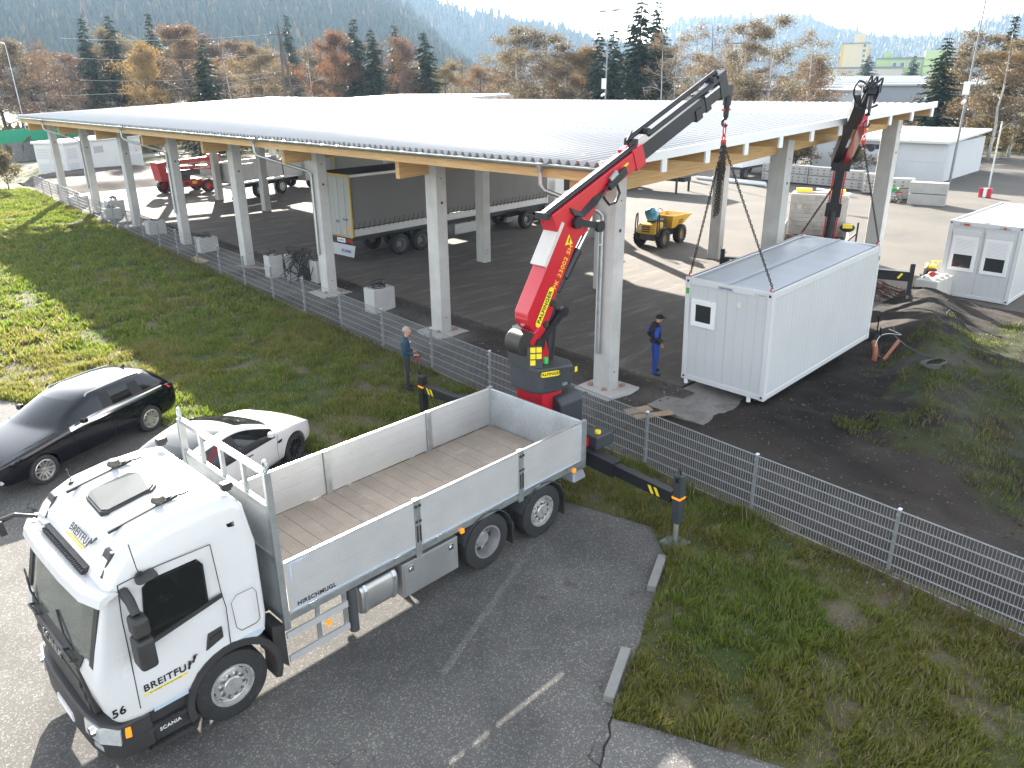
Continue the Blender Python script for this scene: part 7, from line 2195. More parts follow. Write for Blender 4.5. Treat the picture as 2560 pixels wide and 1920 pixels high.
seg2('boom_tip', k2 - d12 * .06, k2 + d12 * .02, .26, .34, CRANE_BK)
for s in (-1, 1):
    seg2('tip_plate', k2 - d12 * .10, k2 + d12 * .035, .04, .26, CRANE_BK, off=lat * .17 * s + Vector((0, 0, .05 * s)))
m = MB(); m.cyl(k2 - lat * .24, k2 + lat * .24, .09, n=14); m.obj('tip_pin', STEEL_DK, cr2)
for k in range(3):
    m = MB(); m.tube(bez([k2 - d12 * .16 + lat * (-.2 + .1 * k), k2 + d12 * .0 + lat * (-.25 + .14 * k) + Vector((0, 0, .28 + .04 * k)), k2 + d12 * .04 + lat * (.1 * k) + Vector((0, 0, -.05))], 4), .03, 6); m.obj('hydraulic_hose', HOSE, cr2, smooth=60)
m = MB(); pts = [k2 + lat * .1 + Vector((0, 0, .1)), k2 + lat * .35 + Vector((0, 0, .22)), k2 + lat * .45 + Vector((.1, 0, -.1)), k2 - d12 * .08 + lat * .15 + Vector((0, 0, -.35)), k2 - d12 * .05 - lat * .25 + Vector((0, 0, -.3))]
m.tube(bez(pts, 5), .028, 7); m.obj('hydraulic_hose', HOSE, cr2, smooth=60)
for k in range(4):
    m = MB(); pts = [k1 + lat * (-.3 - .03 * k), k1 + d12 * .1 + lat * (-.38 - .03 * k) + Vector((0, 0, .2)), k1 + d12 * .25 + lat * (-.32)]
    m.tube(bez(pts, 4), .025, 6); m.obj('hydraulic_hose', HOSE, cr2, smooth=60)
lp = k1 + d12 * .2 + lat * -.75
m = MB(); m.cyl(lp, lp + Vector((-.15, 0, .0)), .12, .10, 14); m.bar(lp, k1 + d12 * .22 + lat * -.2, .03, .03); m.obj('work_lamp', BLACK, cr2)
hk = inv2((22.9, 9.95, 6.45))
m = MB(); m.tube(bez([k2 + Vector((0, 0, -.1)), k2.lerp(hk, .5), hk + Vector((0, 0, .35))], 3), .07, 8); m.obj('rotator', CRANE_BK, cr2); m = MB(); m.tube([hk + Vector((0, .08 * math.sin(a), .1 + .09 * math.cos(a))) for a in [R(v) for v in range(0, 300, 25)]], .03, 7); m.obj('crane_hook', CRANE_BK, cr2)
for s, foot in ((-1, (28.55, 10.02, 0)), (1, (26.1, 16.1, 0))):
    f_ = inv2(foot)
    c_ = Vector((f_.x * .3, 0, 1.15))
    m = MB(); m.bar((f_.x * .6, .6 * s, 1.2), (f_.x, f_.y, 1.22), .2, .34); a_ = m.obj('outrigger_beam', CRANE_BK, cr2, bevel=.01)
    m = MB(); m.box(f_.x - .08, f_.x + .08, f_.y - .08, f_.y + .08, .55, 1.68); l_ = m.obj('outrigger_leg', CRANE_BK, cr2, bevel=.015)
    m = MB(); m.cyl((f_.x, f_.y, .05), (f_.x, f_.y, .6), .045, n=10); m.cyl((f_.x, f_.y, .02), (f_.x, f_.y, .06), .16, n=14); m.obj('leg_piston', GALV, l_)
    m = MB(); m.bar((f_.x - .115, f_.y - .42 * s, 1.15), (f_.x - .115, f_.y - .30 * s, 1.33), .01, .07); m.obj('hazard_stripe', YELLOW_PRINT, a_)
seat = inv2((27.9, 12.0, 0))
m = MB(); m.bar(seat + Vector((0, .5, 1.9)), seat + Vector((0, -.1, 2.55)), .05, .05); m.bar(seat + Vector((0, -.12, 1.6)), seat + Vector((0, -.12, 2.95)), .06, .06); m.obj('control_post', BLACK, cr2, kind='stuff')
m = MB(); m.ball(seat + Vector((0, .22, 2.75)), .26, 12, (.7, 1, .6)); sc_ = m.obj('seat_shell', BLACK, cr2, smooth=60)
m = MB(); m.box(seat.x - .2, seat.x - .1, seat.y + .06, seat.y + .38, 2.76, 2.90); m.obj('seat_pad', YELLOW_PRINT, sc_)
m = MB(); m.box(-1.05, -.95, .55, .75, 1.2, 2.3); m.obj('red_lever_post', RED, cr2)

# ---- stacked concrete blocks at the far side of the yard
LEGO = M('far_concrete', (.36, .35, .33), .9, 0, .14, 1.2, 20, bump=.2)
def lego(x, y, z, ln, rot, label, pockets=True, h=.62):
    root = None
    m = MB(); m.box(-.4, .4, 0, ln, 0, h); b = m.obj('concrete_block', LEGO, bevel=.02)
    b.location = (x, y, z); b.rotation_euler.z = rot
    tag(b, label, 'concrete block', 'stacked concrete blocks at the back of the yard')
    if pockets:
        n = int(ln / .42)
        for k in range(n):
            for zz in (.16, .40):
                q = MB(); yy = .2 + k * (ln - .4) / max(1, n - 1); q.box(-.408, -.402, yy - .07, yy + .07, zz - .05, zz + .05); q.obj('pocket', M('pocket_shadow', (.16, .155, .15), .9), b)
bl = [((58.9, 31.3), 1.9), ((58.85, 29.3), 1.9), ((58.8, 27.3), 1.9), ((58.3, 24.9), 1.9), ((57.4, 22.6), 1.7), ((56.0, 20.5), 1.9)]
names_ = ['first from the left', 'second from the left', 'third from the left', 'fourth from the left', 'fifth from the left', 'sixth from the left']
for k, ((x, y), ln) in enumerate(bl):
    r_ = R(0 if k < 3 else 14 if k < 5 else 22)
    for lv in range(2):
        lego(x, y, .12 + lv * .66, ln, r_, ('upper' if lv else 'lower') + ' concrete block of the ' + names_[k] + ' stack at the back', True)
for lv in range(2):
    lego(54.9, 18.0, lv * .72, 2.2, R(14), ('upper' if lv else 'lower') + ' plain pale concrete block of the rightmost stack', False, .68)
t = thing('stone_pallet', 'pallet of split stones with green straps before the block wall', 'pallet', (54.4, 20.6, 0), R(12))
for k in range(5):
    m = MB(); m.box(-.45, .45, k * .26, k * .26 + .1, .1, .13); m.obj('deck_board', WOODB, t)
for y in (.02, .52, 1.02):
    m = MB(); m.box(-.45, .45, y, y + .12, 0, .1); m.obj('bearer', WOODB, t)
for k in range(22):
    r = random.Random(k); lv = k // 9
    m = MB(); m.ball((r.uniform(-.35, .35), .1 + (k % 9) * .12, .22 + lv * .17), .12, 6, (1, .8, .7)); m.obj('stone', LEGO, t)
t2 = thing('lashing_straps', 'tangle of green lashing straps on the stone pallet', 'strap', (54.4, 20.6, .68), R(12))
for k in range(9):
    r = random.Random(k + 90); m = MB(); m.tube(bez([(r.uniform(-.3, .3), .45 + r.uniform(-.3, .4), r.uniform(0, .25)) for q in range(5)], 4), .03, 4); m.obj('strap', M('green_strap', (.03, .36, .12), .6), t2)
m = MB(); m.bar((54.1, 20.5, .68), (54.3, 21.8, .72), .12, .1); tag(m.obj('red_beam', RED), 'red steel beam lying under the green straps', 'beam')
for p0, p1, lab in (((55.9, 37.5), (55.4, 31.0), 'long white pipe on the ground left of the block wall'), ((56.6, 36.5), (56.2, 31.5), 'second white pipe beside the long one'), ((55.6, 27.0), (54.6, 24.0), 'white pipe on the ground before the block wall')):
    m = MB(); m.cyl((p0[0], p0[1], .14), (p1[0], p1[1], .14), .13, n=10); tag(m.obj('white_pipe', M('pipe_white', (.6, .62, .64), .5), smooth=50), lab, 'pipe', 'white pipes on the ground')
# red-white barrier
t = thing('barrier_post', 'red and white barrier blocks behind the standing container', 'barrier', (60.6, 17.4, 0))
for k in range(3):
    m = MB(); m.box(-.15, .15, -.3 + k * .26, -.06 + k * .26, 0, .62); m.obj('barrier_block', RED if k != 1 else WHITE_MATT, t, bevel=.04)
# far trailers and a white car between
t = thing('dark_trailer', 'dark grey trailer parked in the sun beyond the shed', 'trailer', (48.6, 33.2, 0), R(96))
m = MB(); m.box(0, 9.0, -1.2, 1.2, 1.15, 2.2); m.obj('body', M('trailer_grey', (.10, .105, .11), .5), t, bevel=.02)
m = MB(); m.box(.2, 8.8, -.5, .5, .8, 1.14); m.obj('chassis', STEEL_DK, t)
for x in (5.2, 6.5):
    for y, s in ((-1.0, -1), (1.0, 1)): wheel(t, (x, y, .5), .5, .34, 'truck_rear', s, M('rim_grey'))
for y in (-.9, .9):
    m = MB(); m.box(.5, .62, y - .06, y + .06, .0, 1.14); m.obj('landing_leg', STEEL_DK, t)
t = thing('white_van', 'white van nose seen between corner column and dark trailer', 'van', (47.2, 37.2, 0), R(95))
m = MB(); m.py([(0, .35), (-.05, .8), (.25, 1.0), (.9, 1.15), (1.5, 1.9), (4.8, 1.95), (4.9, .35)], -.95, .95); vb = m.obj('body', WHITE, t, bevel=.1, seg=3)
m = MB(); m.hexa([(.92, -.8, 1.17), (.92, .8, 1.17), (.90, .8, 1.16), (.90, -.8, 1.16)], [(1.44, -.72, 1.82), (1.44, .72, 1.82), (1.42, .72, 1.83), (1.42, -.72, 1.83)]); m.obj('windscreen', CARGLASS, vb)
m = MB(); m.box(-.08, -.03, -.55, .55, .55, .85); m.obj('grille', INK, vb)
for y in (-.7, .7):
    m = MB(); m.box(-.06, .06, y - .18, y + .18, .66, .86); m.obj('headlight', M('headlight_lens'), vb, bevel=.03)
for x in (.9, 3.9):
    for y, s in ((-.82, -1), (.82, 1)): wheel(t, (x, y, .33), .33, .22, 'car5', s, SILV)
t = thing('white_semitrailer', 'white box trailer with dark undercarriage at the far edge of the yard', 'trailer', (57.5, 36.9, 0), R(4))
for k in range(7):
    m = MB(); m.box(k * 1.0, k * 1.0 + .99, -2.4, 0, 1.0, 3.3); m.obj('wall_panel', WHITE_MATT, t)
m = MB(); m.box(0, 7, -2.3, -.1, .8, .98); m.obj('chassis', STEEL_DK, t)
for x in (.8, 5.5):
    for y, s in ((-2.2, -1), (-.2, 1)): wheel(t, (x, y, .48), .48, .33, 'truck_rear', s, M('rim_grey'))
# ================================================================== buildings, poles and trees beyond the yard
# white flat-roofed shed with ribbed roof edge
t = thing('utility_building', 'low white building with ribbed metal roof right of the shed', 'building', (67.0, 22.6, 0), R(4))
WALLW = M('white_render', (.52, .54, .55), .8, 0, .05, .4)
for k in range(3):
    for lv in range(2):
        m = MB(); m.box(-.0, .12, k * 3.5 + .01, k * 3.5 + 3.49, lv * 1.45, lv * 1.45 + 1.44); m.obj('wall_panel', WALLW, t)
m = MB(); m.box(.12, 11, .0, 10.5, 0, 2.88); m.obj('wall', WALLW, t)
m = MB(); m.hexa([(-.5, -.3, 2.9), (11.4, -.3, 3.3), (11.4, 10.8, 3.3), (-.5, 10.8, 2.9)], [(-.5, -.3, 3.08), (11.4, -.3, 3.48), (11.4, 10.8, 3.48), (-.5, 10.8, 3.08)]); rf = m.obj('roof', M('roof_metal', (.60, .60, .57), .5, .2, .05), t)
for k in range(9):
    m = MB(); y = k * 1.3; m.bar((-.5, y, 3.09), (11.4, y, 3.5), .06, .05); m.obj('roof_rib', M('rib_grey', (.45, .45, .44), .5), rf)
m = MB(); m.box(-.02, -.002, 4.4, 7.3, 2.25, 2.62); m.obj('louvre', STEEL_DK, t)
def slab_building(name, label, p, rot, w, d, h, wall, floors, bays, roofmat=None, accents=None, win=(1.3, 1.5)):
    """block of flats: front faces -y of its own frame"""
    t = thing(name, label, 'building', p, rot)
    m = MB(); m.box(-w / 2, w / 2, 0, d, -1, h); wl = m.obj('wall', wall, t)
    m = MB(); m.box(-w / 2 - .2, w / 2 + .2, -.2, d + .2, h, h + .6); m.obj('parapet', roofmat or STEEL_DK, t)
    fh = h / floors
    for f in range(floors):
        for b in bays:
            z = f * fh + fh * .3
            m = MB(); m.box(b - win[0] / 2 - .12, b + win[0] / 2 + .12, -.12, -.02, z - .1, z + win[1] + .1); wf = m.obj('window', WHITE_MATT, t)
            m = MB(); m.box(b - win[0] / 2, b + win[0] / 2, -.15, -.121, z, z + win[1]); m.obj('pane', M('far_pane', (.10, .13, .16), .15), wf)
    if accents:
        for x0, x1, z0, z1, mt in accents:
            m = MB(); m.box(x0, x1, -.10, -.01, z0, z1); m.obj('facade_panel', mt, t)
    return t
def facing(px, py_, dist):
    p = at_dist(px, py_, dist); return Vector((p.x, p.y, 0)), math.atan2(p.y, p.x) - math.pi / 2, p.z
p, a, z = facing(2140, 110, 430)
CREAM = M('cream_render', (.55, .48, .34), .8, 0, .03, .1); OCH = M('ochre_render', (.60, .38, .07), .8, 0, .03, .1)
hr = slab_building('tower_block', 'cream and ochre high rise tower beyond the birches', p, a, 12.5, 13, z, CREAM, 10, [4.0], M('slate', (.20, .21, .22), .7), [(-6.25, -5.0, 0, z, OCH), (5.6, 6.25, 0, z, OCH)])
m = MB(); m.box(-1, 4, 3, 9, z + .6, z + 4.5); m.obj('roof_housing', CREAM, hr)
p, a, z = facing(1842, 110, 420)
slab_building('tower_block', 'brick coloured high rise seen through the bare birches', p, a, 11, 13, z, M('brick_far', (.42, .28, .20), .8, 0, .05, .2), 10, [-3.5, 0, 3.5], None, [(-1.6, 1.6, 0, z, WALLW)])
p, a, z = facing(2268, 148, 300)
GRN = M('green_render', (.34, .46, .22), .8, 0, .03, .1); GRN2 = M('green_render_light', (.45, .55, .30), .8, 0, .03, .1)
gb = slab_building('apartment_block', 'pale green apartment block behind the spruce at right', p, a, 18, 12, z, GRN, 4, [-3.5, -1.2, 1.2, 3.5], M('slate'), [(5.0, 9, 0, z + .3, GRN2)], (1.2, 1.3))
m = MB(); m.box(5, 12, -1, 10, 0, z + 2.5); m.obj('stair_tower', GRN2, gb)
m = MB(); m.box(-7, -4.5, 3, 6, z + .6, z + 2.2); m.obj('roof_housing', GRN, gb)
p, a, z = facing(2145, 172, 290)
slab_building('low_block', 'long cream low block in front of the high rise tower', p, a, 26, 10, z, M('cream_low', (.50, .48, .42), .8), 2, [-10, -7, -4, -1, 2, 5, 8, 11], M('slate'), None, (1.6, 1.2))
# warehouses with low roofs
def warehouse(label, px, py_, dist, w, d, wallm, rows=6):
    p, a, z = facing(px, py_, dist)
    t = thing('warehouse', label, 'building', p, a)
    m = MB(); m.box(-w / 2, w / 2, 0, d, -1, z - .4); m.obj('wall', wallm, t)
    m = MB(); m.hexa([(-w / 2 - .4, -.5, z - .4), (w / 2 + .4, -.5, z - .4), (w / 2 + .4, d, z + .6), (-w / 2 - .4, d, z + .6)], [(-w / 2 - .4, -.5, z - .1), (w / 2 + .4, -.5, z - .1), (w / 2 + .4, d, z + .9), (-w / 2 - .4, d, z + .9)]); r = m.obj('roof', M('sheet_roof', (.46, .47, .47), .6, .1, .1, .3), t)
    for k in range(rows):
        m = MB(); y = d * (k + .5) / rows; zz = z - .1 + 1.0 * (y + .5) / d; m.box(-w / 2 + 2, w / 2 - 2, y - .5, y + .5, zz, zz + .28); m.obj('roof_light', M('roof_light', (.55, .57, .58), .4), r)
    for k in range(int(w / 4)):
        m = MB(); x = -w / 2 + 2 + k * 4; m.box(x - 1.2, x + 1.2, -.05, -.01, 1.2, 2.4); m.obj('window', M('far_pane'), t)
GREYW = M('grey_cladding', (.30, .32, .34), .7, 0, .06, .3)
warehouse('long grey warehouse with pale roof lights behind the shed roof', 2215, 208, 150, 30, 40, GREYW)
warehouse('pale warehouse behind the birches left of the second crane', 1960, 222, 140, 22, 20, WALLW, 3)
warehouse('low pale hall behind the tip of the near crane', 1800, 226, 170, 20, 16, WALLW, 3)
# another roof like the shed's behind it
t = thing('rear_shed', 'second white roofed shed just behind the long shed', 'shed', (33.2, 41.8, 0))
m = MB(); m.hexa([(0, 0, 6.48), (5.8, 0, 6.70), (5.8, 13, 6.58), (0, 13, 6.38)], [(0, 0, 6.62), (5.8, 0, 6.84), (5.8, 13, 6.72), (0, 13, 6.52)]); m.obj('roof', ROOFM, t)
for y in (1, 11):
    for x in (.6, 5):
        m = MB(); m.box(x, x + .4, y, y + .5, 0, 6.18); m.obj('column', CONC, t)
# transformer station
t = thing('transformer_station', 'white transformer kiosk with louvred doors on the earth bank', 'kiosk', (19.86, 78.82, .0), math.atan2(5.44, 8.1))
TW_ = M('kiosk_white', (.62, .63, .62), .6, 0, .04, .6)
m = MB(); m.box(0, 10.2, 0, 3.1, -.9, 2.75); m.obj('wall', TW_, t, bevel=.03)
m = MB(); m.box(-.15, 10.35, -.15, 3.25, 2.752, 2.95); m.obj('roof', M('kiosk_roof', (.68, .68, .67), .6), t, bevel=.03)
def louv(x0, x1, z0, z1, face):
    d = MB()
    (d.box(x0, x1, -.03, -.002, z0, z1) if face == 'f' else d.box(-.03, -.002, x0, x1, z0, z1))
    dd = d.obj('door', TW_, t)
    n = 7
    for hi in (0, 1):
        for k in range(n):
            z = z0 + .15 + hi * (z1 - z0) * .52 + k * (z1 - z0) * .38 / n
            d = MB()
            (d.box(x0 + .1, x1 - .1, -.05, -.031, z, z + .05) if face == 'f' else d.box(-.05, -.031, x0 + .1, x1 - .1, z, z + .05))
            d.obj('louvre', M('louvre_grey', (.45, .47, .50), .6), dd)
for k in range(2): louv(.15 + k * 1.45, 1.55 + k * 1.45, .1, 2.5, 's'); louv(7.6 + k * 1.25, 8.8 + k * 1.25, .1, 2.5, 'f')
louv(.15, 1.5, .1, 2.5, 'f')
m = MB(); m.box(3.6, 4.8, -.03, -.002, 1.7, 2.3); m.obj('vent_grille', M('plate_grey'), t)
for x in (7.2, 9.3):
    m = MB(); m.prism([(x - .14, -.058, 1.4), (x + .14, -.058, 1.4), (x, -.058, 1.66)], [(x - .14, -.052, 1.4), (x + .14, -.052, 1.4), (x, -.052, 1.66)]); m.obj('warning_triangle', M('orange_plate'), t)
# green screen on a grey board fence, and the path rails at the far left
t = thing('board_fence', 'grey board fence topped with a green screen at far left', 'fence', (19, 98, 0), math.atan2(7, 9))
for k in range(26):
    m = MB(); m.box(k * .62, k * .62 + .6, 0, .05, -.05, 1.9 + .05 * (k % 3)); m.obj('board', M('grey_board', (.20, .20, .20), .85, 0, .2), t)
for k in range(6):
    m = MB(); m.box(-1 + k * 2.3, 1.25 + k * 2.3, -.06, -.02, 1.9, 3.2); m.obj('green_sheet', M('green_screen', (.02, .30, .16), .6, 0, .15), t)
t = thing('path_railing', 'low wire railing along the path beyond the shed', 'railing', (28, 90, 0), R(22))
for k in range(14):
    m = MB(); m.cyl((k * 2.5, 0, -.1), (k * 2.5, 0, 1.1), .04, n=6); m.obj('post', STEEL_DK, t)
for z in (.5, 1.0):
    m = MB(); m.bar((0, 0, z), (33, 0, z), .02, .02); m.obj('wire', STEEL_DK, t)
m = MB(); m.pz([(20, 92), (33, 94), (70, 108), (120, 128), (119, 132), (69, 112), (32, 98), (19, 96)], -.3, -.02); m.obj('path', M('pale_path', (.34, .32, .28), .9), kind='structure')
# poles
MASTM = M('mast_grey', (.20, .21, .215), .55, .3, .05)
def lamp_mast(label, base, h, heads, lean=0.0, box=False, r0=.12):
    t = thing('lamp_mast', label, 'lamp post', base, 0)
    m = MB(); m.tube([(0, 0, -.2), (lean, 0, h)], [r0 * .85, r0 * .45], 10); m.obj('mast', MASTM, t, smooth=50)
    m = MB(); m.box(lean - .08, lean + .08, -1.0, 1.0, h - .02, h + .08); m.obj('crossarm', GALV, t)
    for y in heads:
        m = MB(); m.box(lean - .2, lean + .2, y - .45, y + .45, h + .09, h + .22); m.obj('lamp_head', M('lamp_grey', (.35, .37, .38), .5), t, bevel=.02)
    if box:
        m = MB(); m.box(-.35, -.12, -.2, .2, h * .50, h * .57); m.obj('camera_box', WHITE_MATT, t); m = MB(); m.cyl((-.5, 0, h * .455), (-.1, 0, h * .465), .12, n=10); m.obj('camera', WHITE_MATT, t)
    return t
b1 = at_dist(1512, 250, 82); zt = at_dist(1516, 30, 82).z
lamp_mast('tall grey lamp mast with two heads before the dark spruces', (b1.x, b1.y, 0), zt, (-.9, .9), .15, True)
lamp_mast('tall leaning lamp mast at the right with cameras', (67.1, 22.0, 0), 12.9, (-.9, .9), .25, True, .12)
t = thing('thin_pole', 'thin bare metal pole right of the lamp mast', 'pole', (63.6, 18.2, 0)); m = MB(); m.tube([(0, 0, -.1), (.1, .05, 4.7)], [.06, .05], 8); m.obj('tube', GALV, t, smooth=50); m = MB(); m.ball((.1, .05, 4.72), .06, 8); m.obj('pole_cap', GALV, t)
bp = at_dist(38, 200, 120); zt = at_dist(32, 108, 120).z
t = thing('street_lamp', 'slim street lamp at the far left before the hill', 'lamp post', (bp.x, bp.y, 0)); m = MB(); m.tube([(0, 0, 0), (-.2, .1, zt - .3), (-.3, .3, zt), (-.6, 1.0, zt + .1)], [.07, .045, .04, .04], 7); m.obj('mast', GALV, t, smooth=50); m = MB(); m.box(-.85, -.5, .9, 1.6, zt + .05, zt + .18); m.obj('lamp_head', WHITE_MATT, t)
ub = at_dist(715, 250, 105); zt = at_dist(707, 65, 105).z
t = thing('power_pole', 'wooden power pole with three crossarms behind the shed roof', 'power pole', (ub.x, ub.y, 0), AZ)
m = MB(); m.tube([(0, 0, -.2), (0, 0, zt)], [.18, .12], 8); m.obj('pole', M('pole_wood', (.10, .08, .065), .9), t, smooth=50)
m = MB(); m.tube([(0, -1.6, -.2), (0, -.1, zt - 1)], [.16, .12], 8); m.obj('brace', M('pole_wood'), t, smooth=50)
wires = []
for k, zz in enumerate((zt - .9, zt - 2.9 - .4, zt - 5.4)):
    m = MB(); m.box(-.06, .06, -1.1, 1.1, zz - .06, zz + .06); ca = m.obj('crossarm', M('pole_wood'), t)
    for y in (-1.0, 1.0):
        m = MB(); m.cyl((0, y, zz + .06), (0, y, zz + .28), .05, n=8); m.obj('insulator', WHITE_MATT, ca)
for k, (py0, py1, px1) in enumerate(((82, 95, 150), (132, 145, 190), (178, 200, 200), (188, 240, 110))):
    a_ = at_dist(706, py0, 105); b_ = at_dist(px1, py1, 118)
    m = MB(); m.tube([a_.lerp(b_, q / 8) - Vector((0, 0, .5 * 4 * (q / 8) * (1 - q / 8))) for q in range(9)], .022, 4); o = m.obj('power_line', M('wire_grey', (.35, .33, .30), .5)); tag(o, ['topmost', 'second', 'third', 'lowest'][k] + ' overhead wire running left from the power pole', 'wire', 'overhead wires')

# ---- trees: a few prototypes, then each tree its own copy
LEAF = leafmat('autumn_leaves', .5, objcol=True)
NEEDLE = leafmat('needles', .15, objcol=True)
BARK = M('bark', (.075, .06, .05), .95, 0, .25, 3)
BIRCHB = M('birch_bark', (.40, .38, .35), .9, 0, .3, 3)
def limbs(seed, h, spread, droop, levels=3, n0=9, trunk_r=.16, base=.15):
    """branch skeleton: list of polylines with radii, and tip points"""
    r = random.Random(seed); out = []; tips = []
    trunk = [Vector((0, 0, 0))]
    for k in range(1, 8):
        trunk.append(Vector((r.uniform(-.02, .02) * h * .5 + trunk[-1].x, r.uniform(-.02, .02) * h * .5 + trunk[-1].y, h * .93 * k / 7)))
    out.append((trunk, [trunk_r * (1 - .88 * k / 7) for k in range(8)]))
    def at(t):
        f = t * 7; i = min(6, int(f)); return trunk[i].lerp(trunk[i + 1], f - i)
    def grow(p, d, ln, rad, lev):
        pts = [p]; q = p.copy(); dd = d.copy()
        for k in range(4):
            dd = (dd + Vector((r.uniform(-.25, .25), r.uniform(-.25, .25), r.uniform(-.15, .25) - droop * (k + 1) * .12))).normalized()
            q = q + dd * ln / 4; pts.append(q.copy())
        out.append((pts, [rad, rad * .8, rad * .6, rad * .4, rad * .2]))
        tips.extend([(pts[2], lev), (pts[3], lev), (pts[4], lev)])
        if lev < levels:
            for k in range(4 if lev == 1 else 3):
                b = pts[r.choice((1, 2, 3, 4))]
                nd = (dd + Vector((r.uniform(-1, 1), r.uniform(-1, 1), r.uniform(-.3, .7)))).normalized()
                grow(b, nd, ln * r.uniform(.4, .62), rad * .5, lev + 1)
    for k in range(n0):
        t = base + (.96 - base) * (k + r.random()) / n0
        a = k * 2.4 + r.uniform(-.5, .5)
        el = r.uniform(.35, .9)
        ln = spread * h * (1.12 - t * .95) * r.uniform(.75, 1.15)
        grow(at(t), Vector((math.cos(a), math.sin(a), el)).normalized(), ln, trunk_r * (1 - t * .8) * .5, 1)
    return out, tips
def broadleaf(name, seed, h, spread, nleaf, size, cols, droop=.3, bark=BARK, levels=3, n0=10, sigma=.05, trunk_r=.16):
    sk, tips = limbs(seed, h, spread, droop, levels, n0, trunk_r)
    m = MB()
    for k, (pts, rad) in enumerate(sk):
        m.tube(pts, [max(.012, x) for x in rad], 6 if k == 0 else 3)
    tm = bpy.data.meshes.new('trunk'); tm.from_pydata(m.v, [], m.f); tm.materials.append(bark); tm.shade_smooth()
    g = np.random.default_rng(seed)
    tp = np.array([tuple(p) for p, l in tips])
    wgt = np.array([l for p, l in tips], float); wgt /= wgt.sum()
    i = g.choice(len(tp), nleaf, p=wgt)
    c = tp[i] + g.normal(0, sigma * h, (nleaf, 3)) * np.array((1, 1, .8)) - np.abs(g.normal(0, droop * .04 * h, nleaf))[:, None] * np.array((0, 0, 1))
    u = g.normal(0, 1, (nleaf, 3)); u /= np.linalg.norm(u, axis=1)[:, None]
    w = g.normal(0, 1, (nleaf, 3)); w -= (w * u).sum(1)[:, None] * u; w /= np.linalg.norm(w, axis=1)[:, None]
    s = (size * g.uniform(.5, 1.3, nleaf))[:, None]
    v = np.stack([c - u * s, c + w * s * .55, c + u * s, c - w * s * .55], 1).reshape(-1, 3)
    f = np.arange(nleaf * 4).reshape(-1, 4)
    clump = g.uniform(0, 1, len(tp))[i] * .6 + g.uniform(0, 1, nleaf) * .4
    col = lerp3(cols[0], cols[1], clump)
    cm = np_mesh('crown', v, f, LEAF, False, np.repeat(col, 4, 0))
    return tm, cm
def spruce(seed, h, rad, cols):
    r = random.Random(seed); g = np.random.default_rng(seed)
    m = MB(); m.tube([(0, 0, 0), (0, 0, h * .5), (0, 0, h)], [.17, .10, .015], 6)
    C_, U_, S_, K_ = [], [], [], []
    lev = int(h * 2.4)
    for k in range(lev):
        t = .06 + .93 * k / lev
        R0 = rad * (1 - t) ** .8 * r.uniform(.75, 1.15) + .12
        nb = 7 if t < .7 else 5
        for b in range(nb):
            a = r.uniform(0, 6.28); ln = R0 * r.uniform(.7, 1.2)
            d = Vector((math.cos(a), math.sin(a), 0))
            p0 = Vector((0, 0, h * t))
            if ln > .5: m.tube([p0, p0 + d * ln * .6 - Vector((0, 0, ln * .22)), p0 + d * ln - Vector((0, 0, ln * .28))], [.03, .02, .008], 3)
            n = max(4, int(ln * 9))
            kk = r.random()
            for q in range(n):
                s = (q + .6) / n
                c = p0 + d * ln * s - Vector((0, 0, ln * (.30 * s - .06 * s * s))) + Vector((r.gauss(0, .06), r.gauss(0, .06), -abs(r.gauss(0, .10))))
                sd = Vector((-d.y, d.x, 0)) * r.choice((-1, 1))
                u = (d * .5 + sd * r.uniform(.2, 1) - Vector((0, 0, r.uniform(.2, .9)))).normalized()
                C_.append(c); U_.append(u); S_.append((.16 + .26 * (1 - s)) * min(1, .5 + ln * .4)); K_.append(kk * .6 + r.random() * .4)
    c = np.array([tuple(x) for x in C_]); u = np.array([tuple(x) for x in U_]); s = np.array(S_)[:, None] * 1.25
    w = g.normal(0, 1, c.shape); w -= (w * u).sum(1)[:, None] * u; w /= np.linalg.norm(w, axis=1)[:, None]
    v = np.stack([c - w * s * .28, c + w * s * .28, c + u * s * 1.25 + w * s * .12, c + u * s * 1.25 - w * s * .12], 1).reshape(-1, 3)
    f = np.arange(len(c) * 4).reshape(-1, 4)
    tm = bpy.data.meshes.new('trunk'); tm.from_pydata(m.v, [], m.f); tm.materials.append(BARK)
    return tm, np_mesh('crown', v, f, NEEDLE, False, np.repeat(lerp3(cols[0], cols[1], np.array(K_)), 4, 0))
GOLD = ((.17, .125, .06), (.31, .24, .115)); ORNG = ((.16, .10, .055), (.27, .17, .09)); TAN = ((.20, .15, .08), (.33, .26, .15)); BROWN = ((.13, .085, .05), (.24, .16, .10)); DKG_ = ((.012, .028, .012), (.035, .055, .02))
